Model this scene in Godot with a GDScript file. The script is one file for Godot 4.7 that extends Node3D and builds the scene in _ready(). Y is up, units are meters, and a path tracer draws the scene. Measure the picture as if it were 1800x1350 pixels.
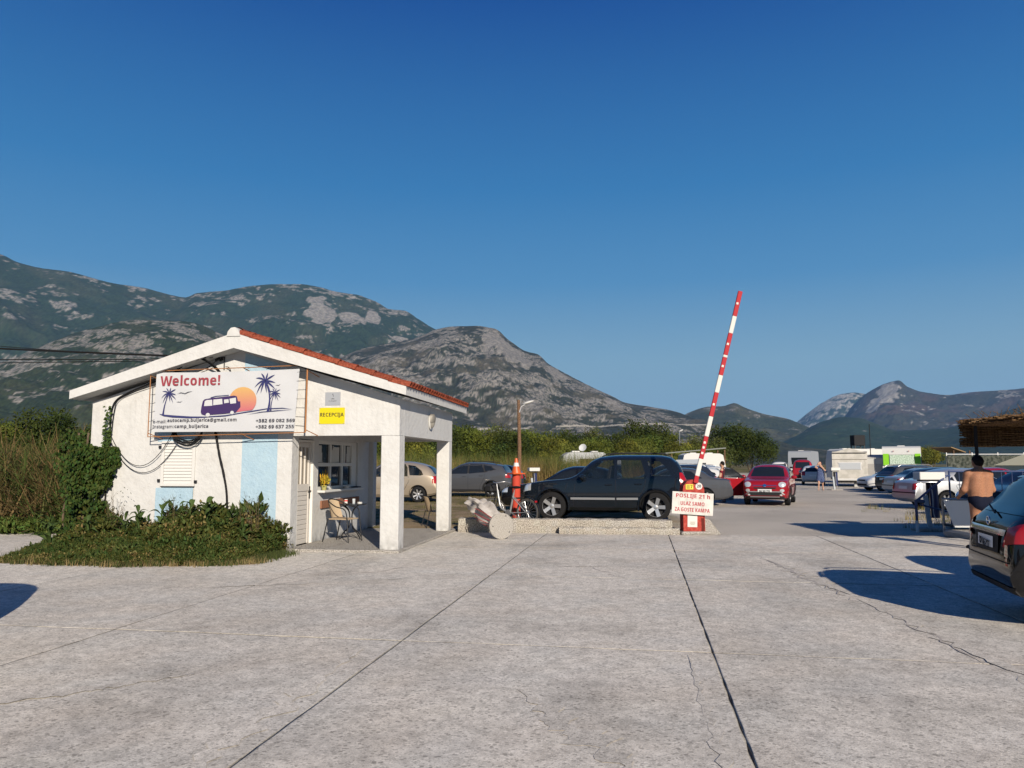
extends Node3D

const TH := deg_to_rad(8.5)      # the building's turn
const C0 := Vector3(-2.07, 0.0, -14.18)    # its front right corner

func _ready() -> void:
	R.seed = 11
	var cam := Camera3D.new()
	cam.name = "camera"
	cam.fov = 53.06
	cam.near = 0.1
	cam.far = 20000.0
	cam.position = Vector3(0, 1.6, 0)
	cam.rotation = Vector3(deg_to_rad(5.91), 0, 0)
	add_child(cam)
	cam.current = true
	var we := WorldEnvironment.new()
	we.name = "world_environment"
	var env := Environment.new()
	env.background_mode = Environment.BG_SKY
	env.tonemap_mode = Environment.TONE_MAPPER_LINEAR
	env.tonemap_exposure = 1.5
	env.sdfgi_enabled = true
	env.ssao_enabled = true
	env.ssil_enabled = true
	env.fog_enabled = true
	env.fog_density = 0.00006
	env.fog_light_color = Color(0.52, 0.71, 0.93)
	var pano := PanoramaSkyMaterial.new()
	pano.panorama = sky_picture()
	env.sky = Sky.new()
	env.sky.sky_material = pano
	we.environment = env
	add_child(we)
	var sun := DirectionalLight3D.new()
	sun.name = "sun"
	sun.light_color = Color(1.0, 0.95, 0.875)
	sun.light_energy = 1.6
	sun.light_angular_distance = 0.5
	sun.shadow_enabled = true
	sun.directional_shadow_max_distance = 200.0
	var az := deg_to_rad(17.0)
	var el := deg_to_rad(23.5)
	var to := Vector3(sin(az) * cos(el), sin(el), cos(az) * cos(el))
	sun.look_at_from_position(to * 50.0, Vector3.ZERO)
	add_child(sun)
	materials()
	ground()
	mountains()
	hedge()
	reeds()
	building()
	building_things()
	porch_things()
	bed()
	entrance()
	await cut_bodies()
	cars()
	caravans()
	stall()
	people()

func sky_picture() -> ImageTexture:      # clear air, bluer and darker towards the zenith
	var el := [-90.0, -6.0, -0.5, 0.0, 3.5, 7.4, 13.3, 20.0, 32.5, 50.0, 90.0]
	var co := [Color(0.0867, 0.0780, 0.0693), Color(0.1127, 0.1213, 0.1213), Color(0.1387, 0.1907, 0.2427), Color(0.1850, 0.2800, 0.3400), Color(0.1720, 0.2770, 0.3450), Color(0.1450, 0.2620, 0.3500), Color(0.0537, 0.1777, 0.3380), Color(0.0208, 0.1257, 0.2990), Color(0.0026, 0.0477, 0.2037), Color(0.0026, 0.0286, 0.1343), Color(0.0026, 0.0217, 0.1083)]
	var im := Image.create(16, 1024, false, Image.FORMAT_RGBAF)
	for y in 1024:
		var e := 90.0 - 180.0 * (y + 0.5) / 1024.0
		var i := 0
		while i < el.size() - 2 and e > el[i + 1]: i += 1
		var t: float = clampf((e - el[i]) / (el[i + 1] - el[i]), 0, 1)
		var c: Color = co[i].lerp(co[i + 1], t)
		for x in 16: im.set_pixel(x, y, c)
	return ImageTexture.create_from_image(im)
var M := {}
var R := RandomNumberGenerator.new()
var used := {}

# ---------- mesh collecting: counter-clockwise corners seen from outside ----------
class Sh:
	var P := PackedVector3Array()
	var C := PackedColorArray()
	var col := Color(1, 1, 1)
	var tinted := false

	func tri(a: Vector3, b: Vector3, c: Vector3) -> void:
		P.append(a); P.append(b); P.append(c)
		C.append(col); C.append(col); C.append(col)

	func quad(a: Vector3, b: Vector3, c: Vector3, d: Vector3) -> void:
		tri(a, b, c); tri(a, c, d)

	func otri(a: Vector3, b: Vector3, c: Vector3, o: Vector3) -> void:
		if (b - a).cross(c - a).dot((a + b + c) / 3.0 - o) < 0.0: tri(a, c, b)
		else: tri(a, b, c)

	func oquad(a: Vector3, b: Vector3, c: Vector3, d: Vector3, o: Vector3) -> void:
		otri(a, b, c, o); otri(a, c, d, o)

	func box(c: Vector3, s: Vector3, x := Transform3D(), bev := 0.0) -> void:
		var h := s * 0.5
		var b: float = minf(bev, minf(h.x, minf(h.y, h.z)) * 0.9)
		var o := x * c
		if b <= 0.0:
			var q := []
			for i in 8: q.append(x * (c + Vector3(h.x if i & 1 else -h.x, h.y if i & 2 else -h.y, h.z if i & 4 else -h.z)))
			oquad(q[0], q[1], q[3], q[2], o); oquad(q[4], q[5], q[7], q[6], o)
			oquad(q[0], q[1], q[5], q[4], o); oquad(q[2], q[3], q[7], q[6], o)
			oquad(q[0], q[2], q[6], q[4], o); oquad(q[1], q[3], q[7], q[5], o)
			return
		var px := []
		var py := []
		var pz := []
		for i in 8:
			var sx := 1.0 if i & 1 else -1.0
			var sy := 1.0 if i & 2 else -1.0
			var sz := 1.0 if i & 4 else -1.0
			px.append(x * (c + Vector3(sx * h.x, sy * (h.y - b), sz * (h.z - b))))
			py.append(x * (c + Vector3(sx * (h.x - b), sy * h.y, sz * (h.z - b))))
			pz.append(x * (c + Vector3(sx * (h.x - b), sy * (h.y - b), sz * h.z)))
			otri(px[i], py[i], pz[i], o)
		oquad(px[0], px[2], px[6], px[4], o); oquad(px[1], px[3], px[7], px[5], o)
		oquad(py[0], py[1], py[5], py[4], o); oquad(py[2], py[3], py[7], py[6], o)
		oquad(pz[0], pz[1], pz[3], pz[2], o); oquad(pz[4], pz[5], pz[7], pz[6], o)
		for k in [[0, 4], [1, 5], [2, 6], [3, 7]]: oquad(px[k[0]], py[k[0]], py[k[1]], px[k[1]], o)
		for k in [[0, 2], [1, 3], [4, 6], [5, 7]]: oquad(px[k[0]], pz[k[0]], pz[k[1]], px[k[1]], o)
		for k in [[0, 1], [2, 3], [4, 5], [6, 7]]: oquad(py[k[0]], pz[k[0]], pz[k[1]], py[k[1]], o)

	func tube(path: Array, r, n := 8, closed := false, caps := true) -> void:
		var m := path.size()
		var rings := []
		var up := Vector3.UP
		for i in m:
			var p: Vector3 = path[i]
			var a: Vector3 = path[(i - 1 + m) % m] if (i > 0 or closed) else p
			var b: Vector3 = path[(i + 1) % m] if (i < m - 1 or closed) else p
			var t := (b - a).normalized()
			if i == 0: up = Vector3.UP if absf(t.y) < 0.9 else Vector3.RIGHT
			var s := t.cross(up).normalized()
			up = s.cross(t).normalized()
			var rr: float = r[i] if r is Array else r
			var ring := []
			for k in n:
				var g := TAU * k / n
				ring.append(p + (s * cos(g) + up * sin(g)) * rr)
			rings.append(ring)
		for i in (m if closed else m - 1):
			var a: Array = rings[i]
			var b: Array = rings[(i + 1) % m]
			for k in n: quad(a[(k + 1) % n], a[k], b[k], b[(k + 1) % n])
		if caps and not closed:
			for k in n:
				tri(path[0], rings[0][k], rings[0][(k + 1) % n])
				tri(path[m - 1], rings[m - 1][(k + 1) % n], rings[m - 1][k])

	func lathe(prof: Array, n: int, x := Transform3D()) -> void:   # (radius, y) from the bottom up, about y
		for i in prof.size() - 1:
			var a: Vector2 = prof[i]
			var b: Vector2 = prof[i + 1]
			for k in n:
				var g := TAU * k / n
				var h := TAU * (k + 1) / n
				var p0 := x * Vector3(a.x * cos(g), a.y, a.x * sin(g))
				var p1 := x * Vector3(a.x * cos(h), a.y, a.x * sin(h))
				var q0 := x * Vector3(b.x * cos(g), b.y, b.x * sin(g))
				var q1 := x * Vector3(b.x * cos(h), b.y, b.x * sin(h))
				if a.x > 1e-5: tri(p0, q1, p1) if b.x > 1e-5 else tri(p0, q0, p1)
				if b.x > 1e-5: tri(p0, q0, q1)

	func prism(poly: PackedVector2Array, z0: float, z1: float, x := Transform3D()) -> void:
		var p := poly
		if Geometry2D.is_polygon_clockwise(p): p.reverse()
		# is_polygon_clockwise follows a y-down page: make the area positive
		var ar := 0.0
		for i in p.size(): ar += p[i].cross(p[(i + 1) % p.size()])
		if ar < 0.0: p.reverse()
		var t := Geometry2D.triangulate_polygon(p)
		for i in range(0, t.size(), 3):
			var a := p[t[i]]
			var b := p[t[i + 1]]
			var c := p[t[i + 2]]
			if (b - a).cross(c - a) < 0.0:
				var w := b
				b = c
				c = w
			tri(x * Vector3(a.x, a.y, z1), x * Vector3(b.x, b.y, z1), x * Vector3(c.x, c.y, z1))
			if z1 != z0: tri(x * Vector3(a.x, a.y, z0), x * Vector3(c.x, c.y, z0), x * Vector3(b.x, b.y, z0))
		if z1 != z0:
			for i in p.size():
				var a := p[i]
				var b := p[(i + 1) % p.size()]
				quad(x * Vector3(a.x, a.y, z0), x * Vector3(b.x, b.y, z0), x * Vector3(b.x, b.y, z1), x * Vector3(a.x, a.y, z1))

	func ball(c: Vector3, r: Vector3, n := 12, x := Transform3D()) -> void:
		var m := n / 2
		for i in m:
			var a := PI * i / m - PI / 2
			var b := PI * (i + 1) / m - PI / 2
			for k in n:
				var g := TAU * k / n
				var h := TAU * (k + 1) / n
				var p0 := x * (c + Vector3(cos(a) * cos(g), sin(a), cos(a) * sin(g)) * r)
				var p1 := x * (c + Vector3(cos(a) * cos(h), sin(a), cos(a) * sin(h)) * r)
				var q0 := x * (c + Vector3(cos(b) * cos(g), sin(b), cos(b) * sin(g)) * r)
				var q1 := x * (c + Vector3(cos(b) * cos(h), sin(b), cos(b) * sin(h)) * r)
				if i > 0: tri(p0, q1, p1) if i < m - 1 else tri(p0, q0, p1)
				if i < m - 1: tri(p0, q0, q1)

	func add(o: Sh, x := Transform3D()) -> void:
		for p in o.P: P.append(x * p)
		C.append_array(o.C)

	func mesh(crease := 35.0) -> ArrayMesh:
		var n := P.size() / 3
		var fn := PackedVector3Array()
		var un := PackedVector3Array()
		fn.resize(n); un.resize(n)
		for i in n:
			var v := (P[i * 3 + 1] - P[i * 3]).cross(P[i * 3 + 2] - P[i * 3])
			fn[i] = v
			un[i] = v.normalized()
		var N := PackedVector3Array()
		N.resize(n * 3)
		if crease > 0.0:
			var lim := cos(deg_to_rad(crease))
			var at := {}
			var keys := []
			keys.resize(n * 3)
			for i in n * 3:
				var p := P[i]
				var k := Vector3i(roundi(p.x * 2500.0), roundi(p.y * 2500.0), roundi(p.z * 2500.0))
				keys[i] = k
				if at.has(k): at[k].append(i / 3)
				else: at[k] = [i / 3]
			for i in n * 3:
				var me := un[i / 3]
				var s := Vector3.ZERO
				for f in at[keys[i]]:
					if un[f].dot(me) >= lim: s += fn[f]
				N[i] = s.normalized() if s.length_squared() > 1e-16 else me
		else:
			for i in n * 3: N[i] = un[i / 3]
		var V := PackedVector3Array()
		var W := PackedVector3Array()
		var D := PackedColorArray()
		V.resize(n * 3); W.resize(n * 3); D.resize(n * 3)
		for i in n:
			for k in 3:
				var s: int = i * 3 + [0, 2, 1][k]
				V[i * 3 + k] = P[s]
				W[i * 3 + k] = N[s]
				D[i * 3 + k] = C[s]
		var a := []
		a.resize(Mesh.ARRAY_MAX)
		a[Mesh.ARRAY_VERTEX] = V
		a[Mesh.ARRAY_NORMAL] = W
		if tinted: a[Mesh.ARRAY_COLOR] = D
		var am := ArrayMesh.new()
		if n > 0: am.add_surface_from_arrays(Mesh.PRIMITIVE_TRIANGLES, a)
		return am

func lin(r: float, g: float, b: float) -> Color:
	return Color(r, g, b).linear_to_srgb()

func grey(v: float) -> Color:
	return lin(v, v, v)

func mat(key: String, c: Color, rough := 0.7, metal := 0.0, tinted := false) -> StandardMaterial3D:
	if M.has(key): return M[key]
	var m := StandardMaterial3D.new()
	m.resource_name = key
	m.albedo_color = c
	m.roughness = rough
	m.metallic = metal
	if rough >= 0.5: m.metallic_specular = 0.18
	m.vertex_color_use_as_albedo = tinted
	M[key] = m
	return m

func noise_tex(sd: int, freq: float, size: int, cols: Array, offs: Array, oct := 4, kind := FastNoiseLite.TYPE_SIMPLEX_SMOOTH, nm := 0.0) -> NoiseTexture2D:
	var n := FastNoiseLite.new()
	n.seed = sd
	n.noise_type = kind
	n.frequency = freq
	n.fractal_octaves = oct
	n.fractal_gain = 0.6
	var t := NoiseTexture2D.new()
	t.width = size
	t.height = size
	t.seamless = true
	t.noise = n
	if nm > 0.0:
		t.as_normal_map = true
		t.bump_strength = nm
	else:
		var g := Gradient.new()
		g.offsets = PackedFloat32Array(offs)
		g.colors = PackedColorArray(cols)
		t.color_ramp = g
	return t

func textured(key: String, tex: Texture2D, scale: float, rough: float, nrm: Texture2D = null, nscale := 1.0, tinted := false, det: Texture2D = null, dscale := 1.0, world := true) -> StandardMaterial3D:
	var m := mat(key, Color.WHITE, rough, 0.0, tinted)
	m.albedo_texture = tex
	m.uv1_triplanar = true
	m.uv1_world_triplanar = world
	m.uv1_scale = Vector3.ONE * scale
	if nrm:
		m.normal_enabled = true
		m.normal_texture = nrm
		m.normal_scale = nscale
	if det:
		m.detail_enabled = true
		m.detail_blend_mode = BaseMaterial3D.BLEND_MODE_MUL
		m.detail_albedo = det
		m.detail_uv_layer = BaseMaterial3D.DETAIL_UV_2
		m.uv2_triplanar = true
		m.uv2_world_triplanar = world
		m.uv2_scale = Vector3.ONE * dscale
	return m

# ---------- things, parts, setting ----------
func numbered(n: String) -> String:
	var k: int = used.get(n, -1) + 1
	used[n] = k
	return n if k == 0 else "%s_%03d" % [n, k]

func tag(o: Node, label: String, cat: String, group := "", kind := "") -> void:
	if label: o.set_meta("label", label)
	if cat: o.set_meta("category", cat)
	if group: o.set_meta("group", group)
	if kind: o.set_meta("kind", kind)

func thing(n: String, label: String, cat: String, at := Vector3.ZERO, yaw := 0.0, group := "") -> Node3D:
	var o := Node3D.new()
	o.name = numbered(n)
	add_child(o)
	o.position = at
	o.rotation.y = deg_to_rad(yaw)
	tag(o, label, cat, group)
	return o

func part(n: String, s, m: Material, parent: Node3D, crease := 35.0) -> MeshInstance3D:
	var o := MeshInstance3D.new()
	o.name = n
	o.mesh = s.mesh(crease) if s is Sh else s
	o.material_override = m
	parent.add_child(o, true)
	return o

func solo(n: String, s, m: Material, label: String, cat: String, at := Vector3.ZERO, yaw := 0.0, group := "", crease := 35.0) -> MeshInstance3D:
	var o := MeshInstance3D.new()
	o.name = numbered(n)
	o.mesh = s.mesh(crease) if s is Sh else s
	o.material_override = m
	add_child(o)
	o.position = at
	o.rotation.y = deg_to_rad(yaw)
	tag(o, label, cat, group)
	return o

func struct(n: String, s, m: Material, label := "") -> MeshInstance3D:
	var o := solo(n, s, m, label, "")
	o.set_meta("kind", "structure")
	return o

func copy_of(o: Node3D, label: String, at: Vector3, yaw := 0.0, sc := 1.0) -> Node3D:
	var n: String = o.name
	var r := RegEx.create_from_string("_\\d{3}$")
	var c: Node3D = o.duplicate()
	c.name = numbered(r.sub(n, ""))
	add_child(c)
	c.position = at
	c.rotation = Vector3(0, deg_to_rad(yaw), 0)
	c.scale = Vector3.ONE * sc
	c.set_meta("label", label)
	return c

var fonts := {}
func text(s: String, height: float, m: Material, parent: Node3D, at: Vector3, rot := Vector3.ZERO, font := "Droid Sans", bold := false, stretch := 1.0, n := "lettering") -> MeshInstance3D:
	var key := font + str(bold)
	if not fonts.has(key):
		var f := SystemFont.new()
		f.font_names = PackedStringArray([font])
		if bold: f.font_weight = 700
		fonts[key] = f
	var t := TextMesh.new()
	t.text = s
	t.font = fonts[key]
	t.font_size = 48
	t.pixel_size = height / 34.5    # height of the capitals
	t.depth = 0.003
	t.curve_step = 1.5
	t.horizontal_alignment = HORIZONTAL_ALIGNMENT_CENTER
	var o := MeshInstance3D.new()
	o.name = n
	o.mesh = t
	o.material_override = m
	parent.add_child(o, true)
	o.position = at
	o.rotation = rot
	o.scale = Vector3(stretch, 1, 1)
	return o

func multi(n: String, mesh: Mesh, m: Material, xs: Array, cols: Array, parent: Node = self) -> MultiMeshInstance3D:
	var mm := MultiMesh.new()
	mm.transform_format = MultiMesh.TRANSFORM_3D
	mm.use_colors = cols.size() > 0
	mm.mesh = mesh
	mm.instance_count = xs.size()
	for i in xs.size():
		mm.set_instance_transform(i, xs[i])
		if cols.size() > 0: mm.set_instance_color(i, cols[i])
	var o := MultiMeshInstance3D.new()
	o.name = numbered(n) if parent == self else n
	o.multimesh = mm
	o.material_override = m
	parent.add_child(o, true)
	return o

func curve(pts: Array, x: float) -> float:     # smooth monotone-ish interpolation
	var n := pts.size()
	if x <= pts[0].x: return pts[0].y
	for i in n - 1:
		if x <= pts[i + 1].x:
			var a: Vector2 = pts[i]
			var b: Vector2 = pts[i + 1]
			var t := (x - a.x) / (b.x - a.x)
			var d := (b.y - a.y) / (b.x - a.x)
			var m0 := d
			var m1 := d
			if i > 0:
				var dp: float = (a.y - pts[i - 1].y) / (a.x - pts[i - 1].x)
				m0 = 0.0 if dp * d <= 0.0 else 2.0 * dp * d / (dp + d)
			if i < n - 2:
				var dq: float = (pts[i + 2].y - b.y) / (pts[i + 2].x - b.x)
				m1 = 0.0 if dq * d <= 0.0 else 2.0 * dq * d / (dq + d)
			var h := b.x - a.x
			return (2 * t * t * t - 3 * t * t + 1) * a.y + (t * t * t - 2 * t * t + t) * h * m0 + (-2 * t * t * t + 3 * t * t) * b.y + (t * t * t - t * t) * h * m1
	return pts[n - 1].y

func hang(a: Vector3, b: Vector3, sag: float, n := 12) -> Array:
	var r := []
	for i in n + 1:
		var t := float(i) / n
		r.append(a.lerp(b, t) - Vector3.UP * sag * 4.0 * t * (1.0 - t))
	return r

func ran(a: float, b: float) -> float:
	return R.randf_range(a, b)
func materials() -> void:
	var bumps := noise_tex(3, 0.03, 512, [], [], 5, FastNoiseLite.TYPE_SIMPLEX_SMOOTH, 6.0)
	var grit_n := noise_tex(5, 0.12, 1024, [], [], 4, FastNoiseLite.TYPE_SIMPLEX, 5.0)
	# concrete: pale grains in a grey paste
	var grit := noise_tex(7, 0.11, 1024, [lin(.14, .124, .108), lin(.36, .335, .305), lin(.62, .58, .535), lin(.72, .68, .635), lin(.92, .88, .83)], [0.18, 0.40, 0.5, 0.60, 0.80], 4, FastNoiseLite.TYPE_SIMPLEX)
	var stain := noise_tex(9, 0.006, 512, [grey(.80), grey(.95), grey(1.0), grey(1.0)], [0.14, 0.34, 0.5, 0.8], 8)
	textured("slab", concrete_picture(), 0.42, 0.92, grit_n, 0.10, true, stain, 0.13)
	textured("kerb", noise_tex(8, 0.07, 512, [lin(.09, .08, .07), lin(.26, .24, .215), lin(.38, .355, .325), lin(.46, .44, .405), lin(.60, .57, .53)], [0.18, 0.40, 0.5, 0.60, 0.85], 4, FastNoiseLite.TYPE_SIMPLEX), 0.9, 0.9, grit_n, 1.2, true, stain, 0.7)
	textured("gravel", noise_tex(12, 0.1, 1024, [lin(.22, .195, .17), lin(.44, .41, .37), lin(.56, .525, .48), lin(.72, .68, .63)], [0.15, 0.4, 0.6, 0.85], 4, FastNoiseLite.TYPE_SIMPLEX), 0.3, 0.95, grit_n, 1.0, true)
	var plain_stain := noise_tex(21, 0.008, 512, [lin(.475, .47, .46), lin(.495, .494, .487), lin(.505, .505, .498)], [0.12, 0.4, 0.6], 5)
	textured("plaster", plain_stain, 0.45, 0.85, bumps, 0.28, false, splash_picture(), 0.2, false)
	textured("blue_paint", noise_tex(22, 0.02, 256, [lin(.30, .415, .50), lin(.325, .44, .52)], [0.3, 0.7]), 0.8, 0.8, bumps, 0.5)
	textured("tile", noise_tex(23, 0.03, 512, [lin(.11, .030, .018), lin(.22, .052, .030), lin(.30, .095, .055)], [0.2, 0.5, 0.85], 5), 1.3, 0.85, bumps, 0.6, true)
	textured("terrain", noise_tex(31, 0.03, 512, [grey(.62), grey(.9), grey(1.0)], [0.25, 0.5, 0.75], 5), 0.02, 0.95, null, 1.0, true)
	textured("bark", noise_tex(33, 0.03, 256, [lin(.06, .045, .03), lin(.16, .12, .085)], [0.3, 0.7]), 0.9, 0.95, bumps, 1.0)
	textured("wood_pole", noise_tex(34, 0.03, 256, [lin(.09, .055, .035), lin(.20, .12, .075)], [0.3, 0.7]), 1.5, 0.9, bumps, 1.0)
	var leaf := mat("leaf", Color.WHITE, 0.6, 0.0, true)
	leaf.backlight_enabled = true
	leaf.backlight = Color(0.35, 0.42, 0.2)
	var straw := mat("straw", Color.WHITE, 0.85, 0.0, true)
	straw.backlight_enabled = true
	straw.backlight = Color(0.3, 0.28, 0.18)
	mat("white_paint", lin(.53, .525, .51), 0.55)
	mat("white_plastic", lin(.52, .515, .50), 0.45)
	mat("black_metal", lin(.018, .018, .02), 0.45, 0.3)
	mat("black_rubber", lin(.014, .014, .015), 0.75)
	mat("cable", lin(.012, .012, .013), 0.6)
	mat("copper_bar", lin(.30, .14, .06), 0.6, 0.1)
	mat("steel", lin(.45, .45, .46), 0.35, 0.8)
	mat("chrome", lin(.75, .75, .76), 0.12, 1.0)
	mat("dark_glass", lin(.010, .013, .017), 0.06)
	mat("lamp_red", lin(.28, .008, .012), 0.15)
	mat("lamp_clear", lin(.62, .64, .66), 0.08, 0.5)
	mat("rim", lin(.52, .53, .55), 0.3, 0.75)
	mat("trim", lin(.022, .022, .024), 0.6)
	mat("plate", lin(.55, .56, .57), 0.4)
	mat("ink", lin(.015, .015, .02), 0.7)

func concrete_picture() -> ImageTexture:      # worn concrete: paste, sand grains, pits and pale stones
	var n := 1024
	var f := FastNoiseLite.new()
	f.seed = 14
	f.noise_type = FastNoiseLite.TYPE_SIMPLEX_SMOOTH
	f.frequency = 0.012
	f.fractal_octaves = 6
	f.fractal_gain = 0.62
	var lo := f.get_seamless_image(n, n).get_data()
	R.seed = 15
	var v := PackedFloat32Array()
	v.resize(n * n)
	for i in n * n: v[i] = 201.0 + (lo[i] - 128) * 0.20 + R.randf_range(-17, 15)
	for k in 26000:
		var x := R.randi() % n
		var y := R.randi() % n
		var r := R.randi_range(1, 2) if R.randf() < .8 else R.randi_range(2, 5)
		var d := R.randf_range(-75, -25) if R.randf() < .6 else R.randf_range(15, 34)
		var sx := R.randf_range(.5, 1.0)
		for b in range(-r, r + 1):
			for a in range(-r, r + 1):
				if a * a * sx + b * b <= r * r + .3:
					var q := posmod(y + b, n) * n + posmod(x + a, n)
					v[q] = lerpf(v[q], 201.0 + d, .6)
	var by := PackedByteArray()
	by.resize(n * n * 3)
	for i in n * n:
		var c := clampf(v[i], 40, 250)
		by[i * 3] = int(c)
		by[i * 3 + 1] = int(c * .968)
		by[i * 3 + 2] = int(c * .918)
	return ImageTexture.create_from_image(Image.create_from_data(n, n, false, Image.FORMAT_RGB8, by))

func splash_picture() -> ImageTexture:      # dirt splashed up the foot of the walls, faint runs under the eaves (5 m high)
	var n := 512
	var im := Image.create(n, n, false, Image.FORMAT_RGB8)
	R.seed = 16
	var f := FastNoiseLite.new()
	f.seed = 17
	f.frequency = 0.03
	f.fractal_octaves = 5
	for x in n:
		var run := maxf(0.0, f.get_noise_2d(x * 3.0, 900.0)) * 1.1
		var top := 2.75 + .2 * f.get_noise_1d(x * .6)
		for y in n:
			var h := 5.0 * (1.0 - (y + .5) / n)
			var k := 1.0
			k -= .30 * exp(-h / .13) * (.7 + 1.2 * f.get_noise_2d(x * 1.5, y * 1.5))
			k -= .05 * maxf(0.0, f.get_noise_2d(x * .7, y * .7) - .12)
			if h < top and h > top - run * 2.2: k -= .06 * run * (1.0 - (top - h) / maxf(run * 2.2, .01))
			k = clampf(k, .4, 1.0)
			im.set_pixel(x, y, Color(k, k * (.985 + .015 * k), k * (.96 + .04 * k)))
	return ImageTexture.create_from_image(im)

var n1 := FastNoiseLite.new()
var n2 := FastNoiseLite.new()
var n3 := FastNoiseLite.new()

func setup_noise() -> void:
	for k in 3:
		var n: FastNoiseLite = [n1, n2, n3][k]
		n.seed = 40 + k
		n.noise_type = FastNoiseLite.TYPE_SIMPLEX
		n.frequency = 1.0
		n.fractal_type = [FastNoiseLite.FRACTAL_FBM, FastNoiseLite.FRACTAL_RIDGED, FastNoiseLite.FRACTAL_NONE][k]
		n.fractal_octaves = [4, 4, 1][k]

func sm(a: float, b: float, x: float) -> float:
	return smoothstep(a, b, x)

func strips(apron: Node3D) -> void:      # ragged mortar and worn lanes along the joints, a skin on the slabs
	var pale := textured("mortar", M.slab.albedo_texture, .6, .9, null, 1.0, true)
	for c in [[Vector2(-2.42, 6.6), Vector2(-2.36, 3.0), .11, 1.06], [Vector2(2.05, 13.6), Vector2(2.5, 10.2), .17, .80], [Vector2(.36, 6.8), Vector2(.44, 2.9), .05, .86], [Vector2(-5.6, 9.4), Vector2(-3.2, 10.6), .10, .84], [Vector2(2.5, 9.9), Vector2(3.0, 5.4), .10, .86], [Vector2(-.9, 5.6), Vector2(.1, 4.0), .16, .84], [Vector2(-1.4, 12.2), Vector2(.9, 12.5), .07, .86], [Vector2(-4.4, 4.6), Vector2(-3.4, 5.6), .09, .88]]:
		var s := Sh.new()
		s.tinted = true
		var last := []
		for i in 41:
			var t := i / 40.0
			var p: Vector2 = c[0].lerp(c[1], t)
			var nrm: Vector2 = (c[1] - c[0]).normalized().orthogonal()
			var w0: float = c[2] * (.55 + 1.1 * n1.get_noise_2d(p.x * 5.0, p.y * 5.0)) * sin(PI * clampf(t, .02, .98))
			var w1: float = c[2] * (.55 + 1.1 * n1.get_noise_2d(p.x * 5.0 + 60.0, p.y * 5.0)) * sin(PI * clampf(t, .02, .98))
			var l := Vector3(p.x - nrm.x * maxf(w0, .004), .0042, -(p.y - nrm.y * maxf(w0, .004)))
			var r := Vector3(p.x + nrm.x * maxf(w1, .004), .0042, -(p.y + nrm.y * maxf(w1, .004)))
			var k: float = c[3] * (1.0 + .12 * n1.get_noise_2d(p.x * 3.0, p.y * 3.0 + 9.0))
			s.col = Color(k, k, k)
			if last.size(): s.quad(last[1], r, l, last[0]) if (r - last[1]).cross(l - last[1]).y > 0 else s.quad(last[0], l, r, last[1])
			last = [l, r]
		part("mortar_strip", s, pale, apron, 0.0)

func verge(x: float, z: float) -> float:      # the ground behind the kerb lies a hand higher than the road
	var left := 4.2 + (-z - 18.0) * 0.17
	return .12 * sm(18.35, 19.1, -z) * (1.0 - sm(left - 1.2, left + .5, x)) * (1.0 - sm(70.0, 100.0, -z))

func road_tint(x: float, z: float) -> Color:      # real colours of the ground by place
	var d := -z
	var w := n1.get_noise_2d(x * 0.22, z * 0.22)
	var fine := n1.get_noise_2d(x * 1.3 + 40, z * 1.3)
	var gravel := Color(1.0, .98, .95) * (0.93 + 0.16 * w)
	var earth := Color(.62, .50, .36) * (0.9 + 0.3 * fine)
	var grass := Color(.24, .235, .10) * (0.9 + 0.5 * fine)
	var left := 4.2 + (d - 18.0) * 0.17
	var right := 9.4 + (d - 18.0) * 0.52
	var g := sm(left - 1.5, left + 1.0, x + w * 1.6) * (1.0 - sm(right, right + 5.0, x + w * 3.0)) if d > 17.0 else 1.0
	if d < 17.0: g = 1.0 - sm(14.0, 18.0, absf(x) + w * 2.0)
	if d > 120.0: g *= 1.0 - sm(120.0, 150.0, d)
	var soil := earth.lerp(grass, sm(-0.15, 0.25, fine + w * 0.6 + (0.35 if d > 90.0 else (-0.05 if x > 3.0 else 0.05))))
	return soil.lerp(gravel, clampf(g, 0, 1))

func sheet(name_: String, nu: int, nv: int, pos: PackedVector3Array, col: PackedColorArray) -> ArrayMesh:
	# a grid of nu by nv points, rows running away from the viewer, columns to the right
	var nrm := PackedVector3Array()
	nrm.resize(nu * nv)
	for j in nv:
		for i in nu:
			var a := pos[j * nu + mini(i + 1, nu - 1)] - pos[j * nu + maxi(i - 1, 0)]
			var b := pos[mini(j + 1, nv - 1) * nu + i] - pos[maxi(j - 1, 0) * nu + i]
			nrm[j * nu + i] = a.cross(b).normalized()
	var ix := PackedInt32Array()
	ix.resize((nu - 1) * (nv - 1) * 6)
	var k := 0
	for j in nv - 1:
		for i in nu - 1:
			var a := j * nu + i
			for q in [a, a + nu, a + nu + 1, a, a + nu + 1, a + 1]:
				ix[k] = q
				k += 1
	var arr := []
	arr.resize(Mesh.ARRAY_MAX)
	arr[Mesh.ARRAY_VERTEX] = pos
	arr[Mesh.ARRAY_NORMAL] = nrm
	arr[Mesh.ARRAY_COLOR] = col
	arr[Mesh.ARRAY_INDEX] = ix
	var m := ArrayMesh.new()
	m.add_surface_from_arrays(Mesh.PRIMITIVE_TRIANGLES, arr)
	return m

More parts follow.
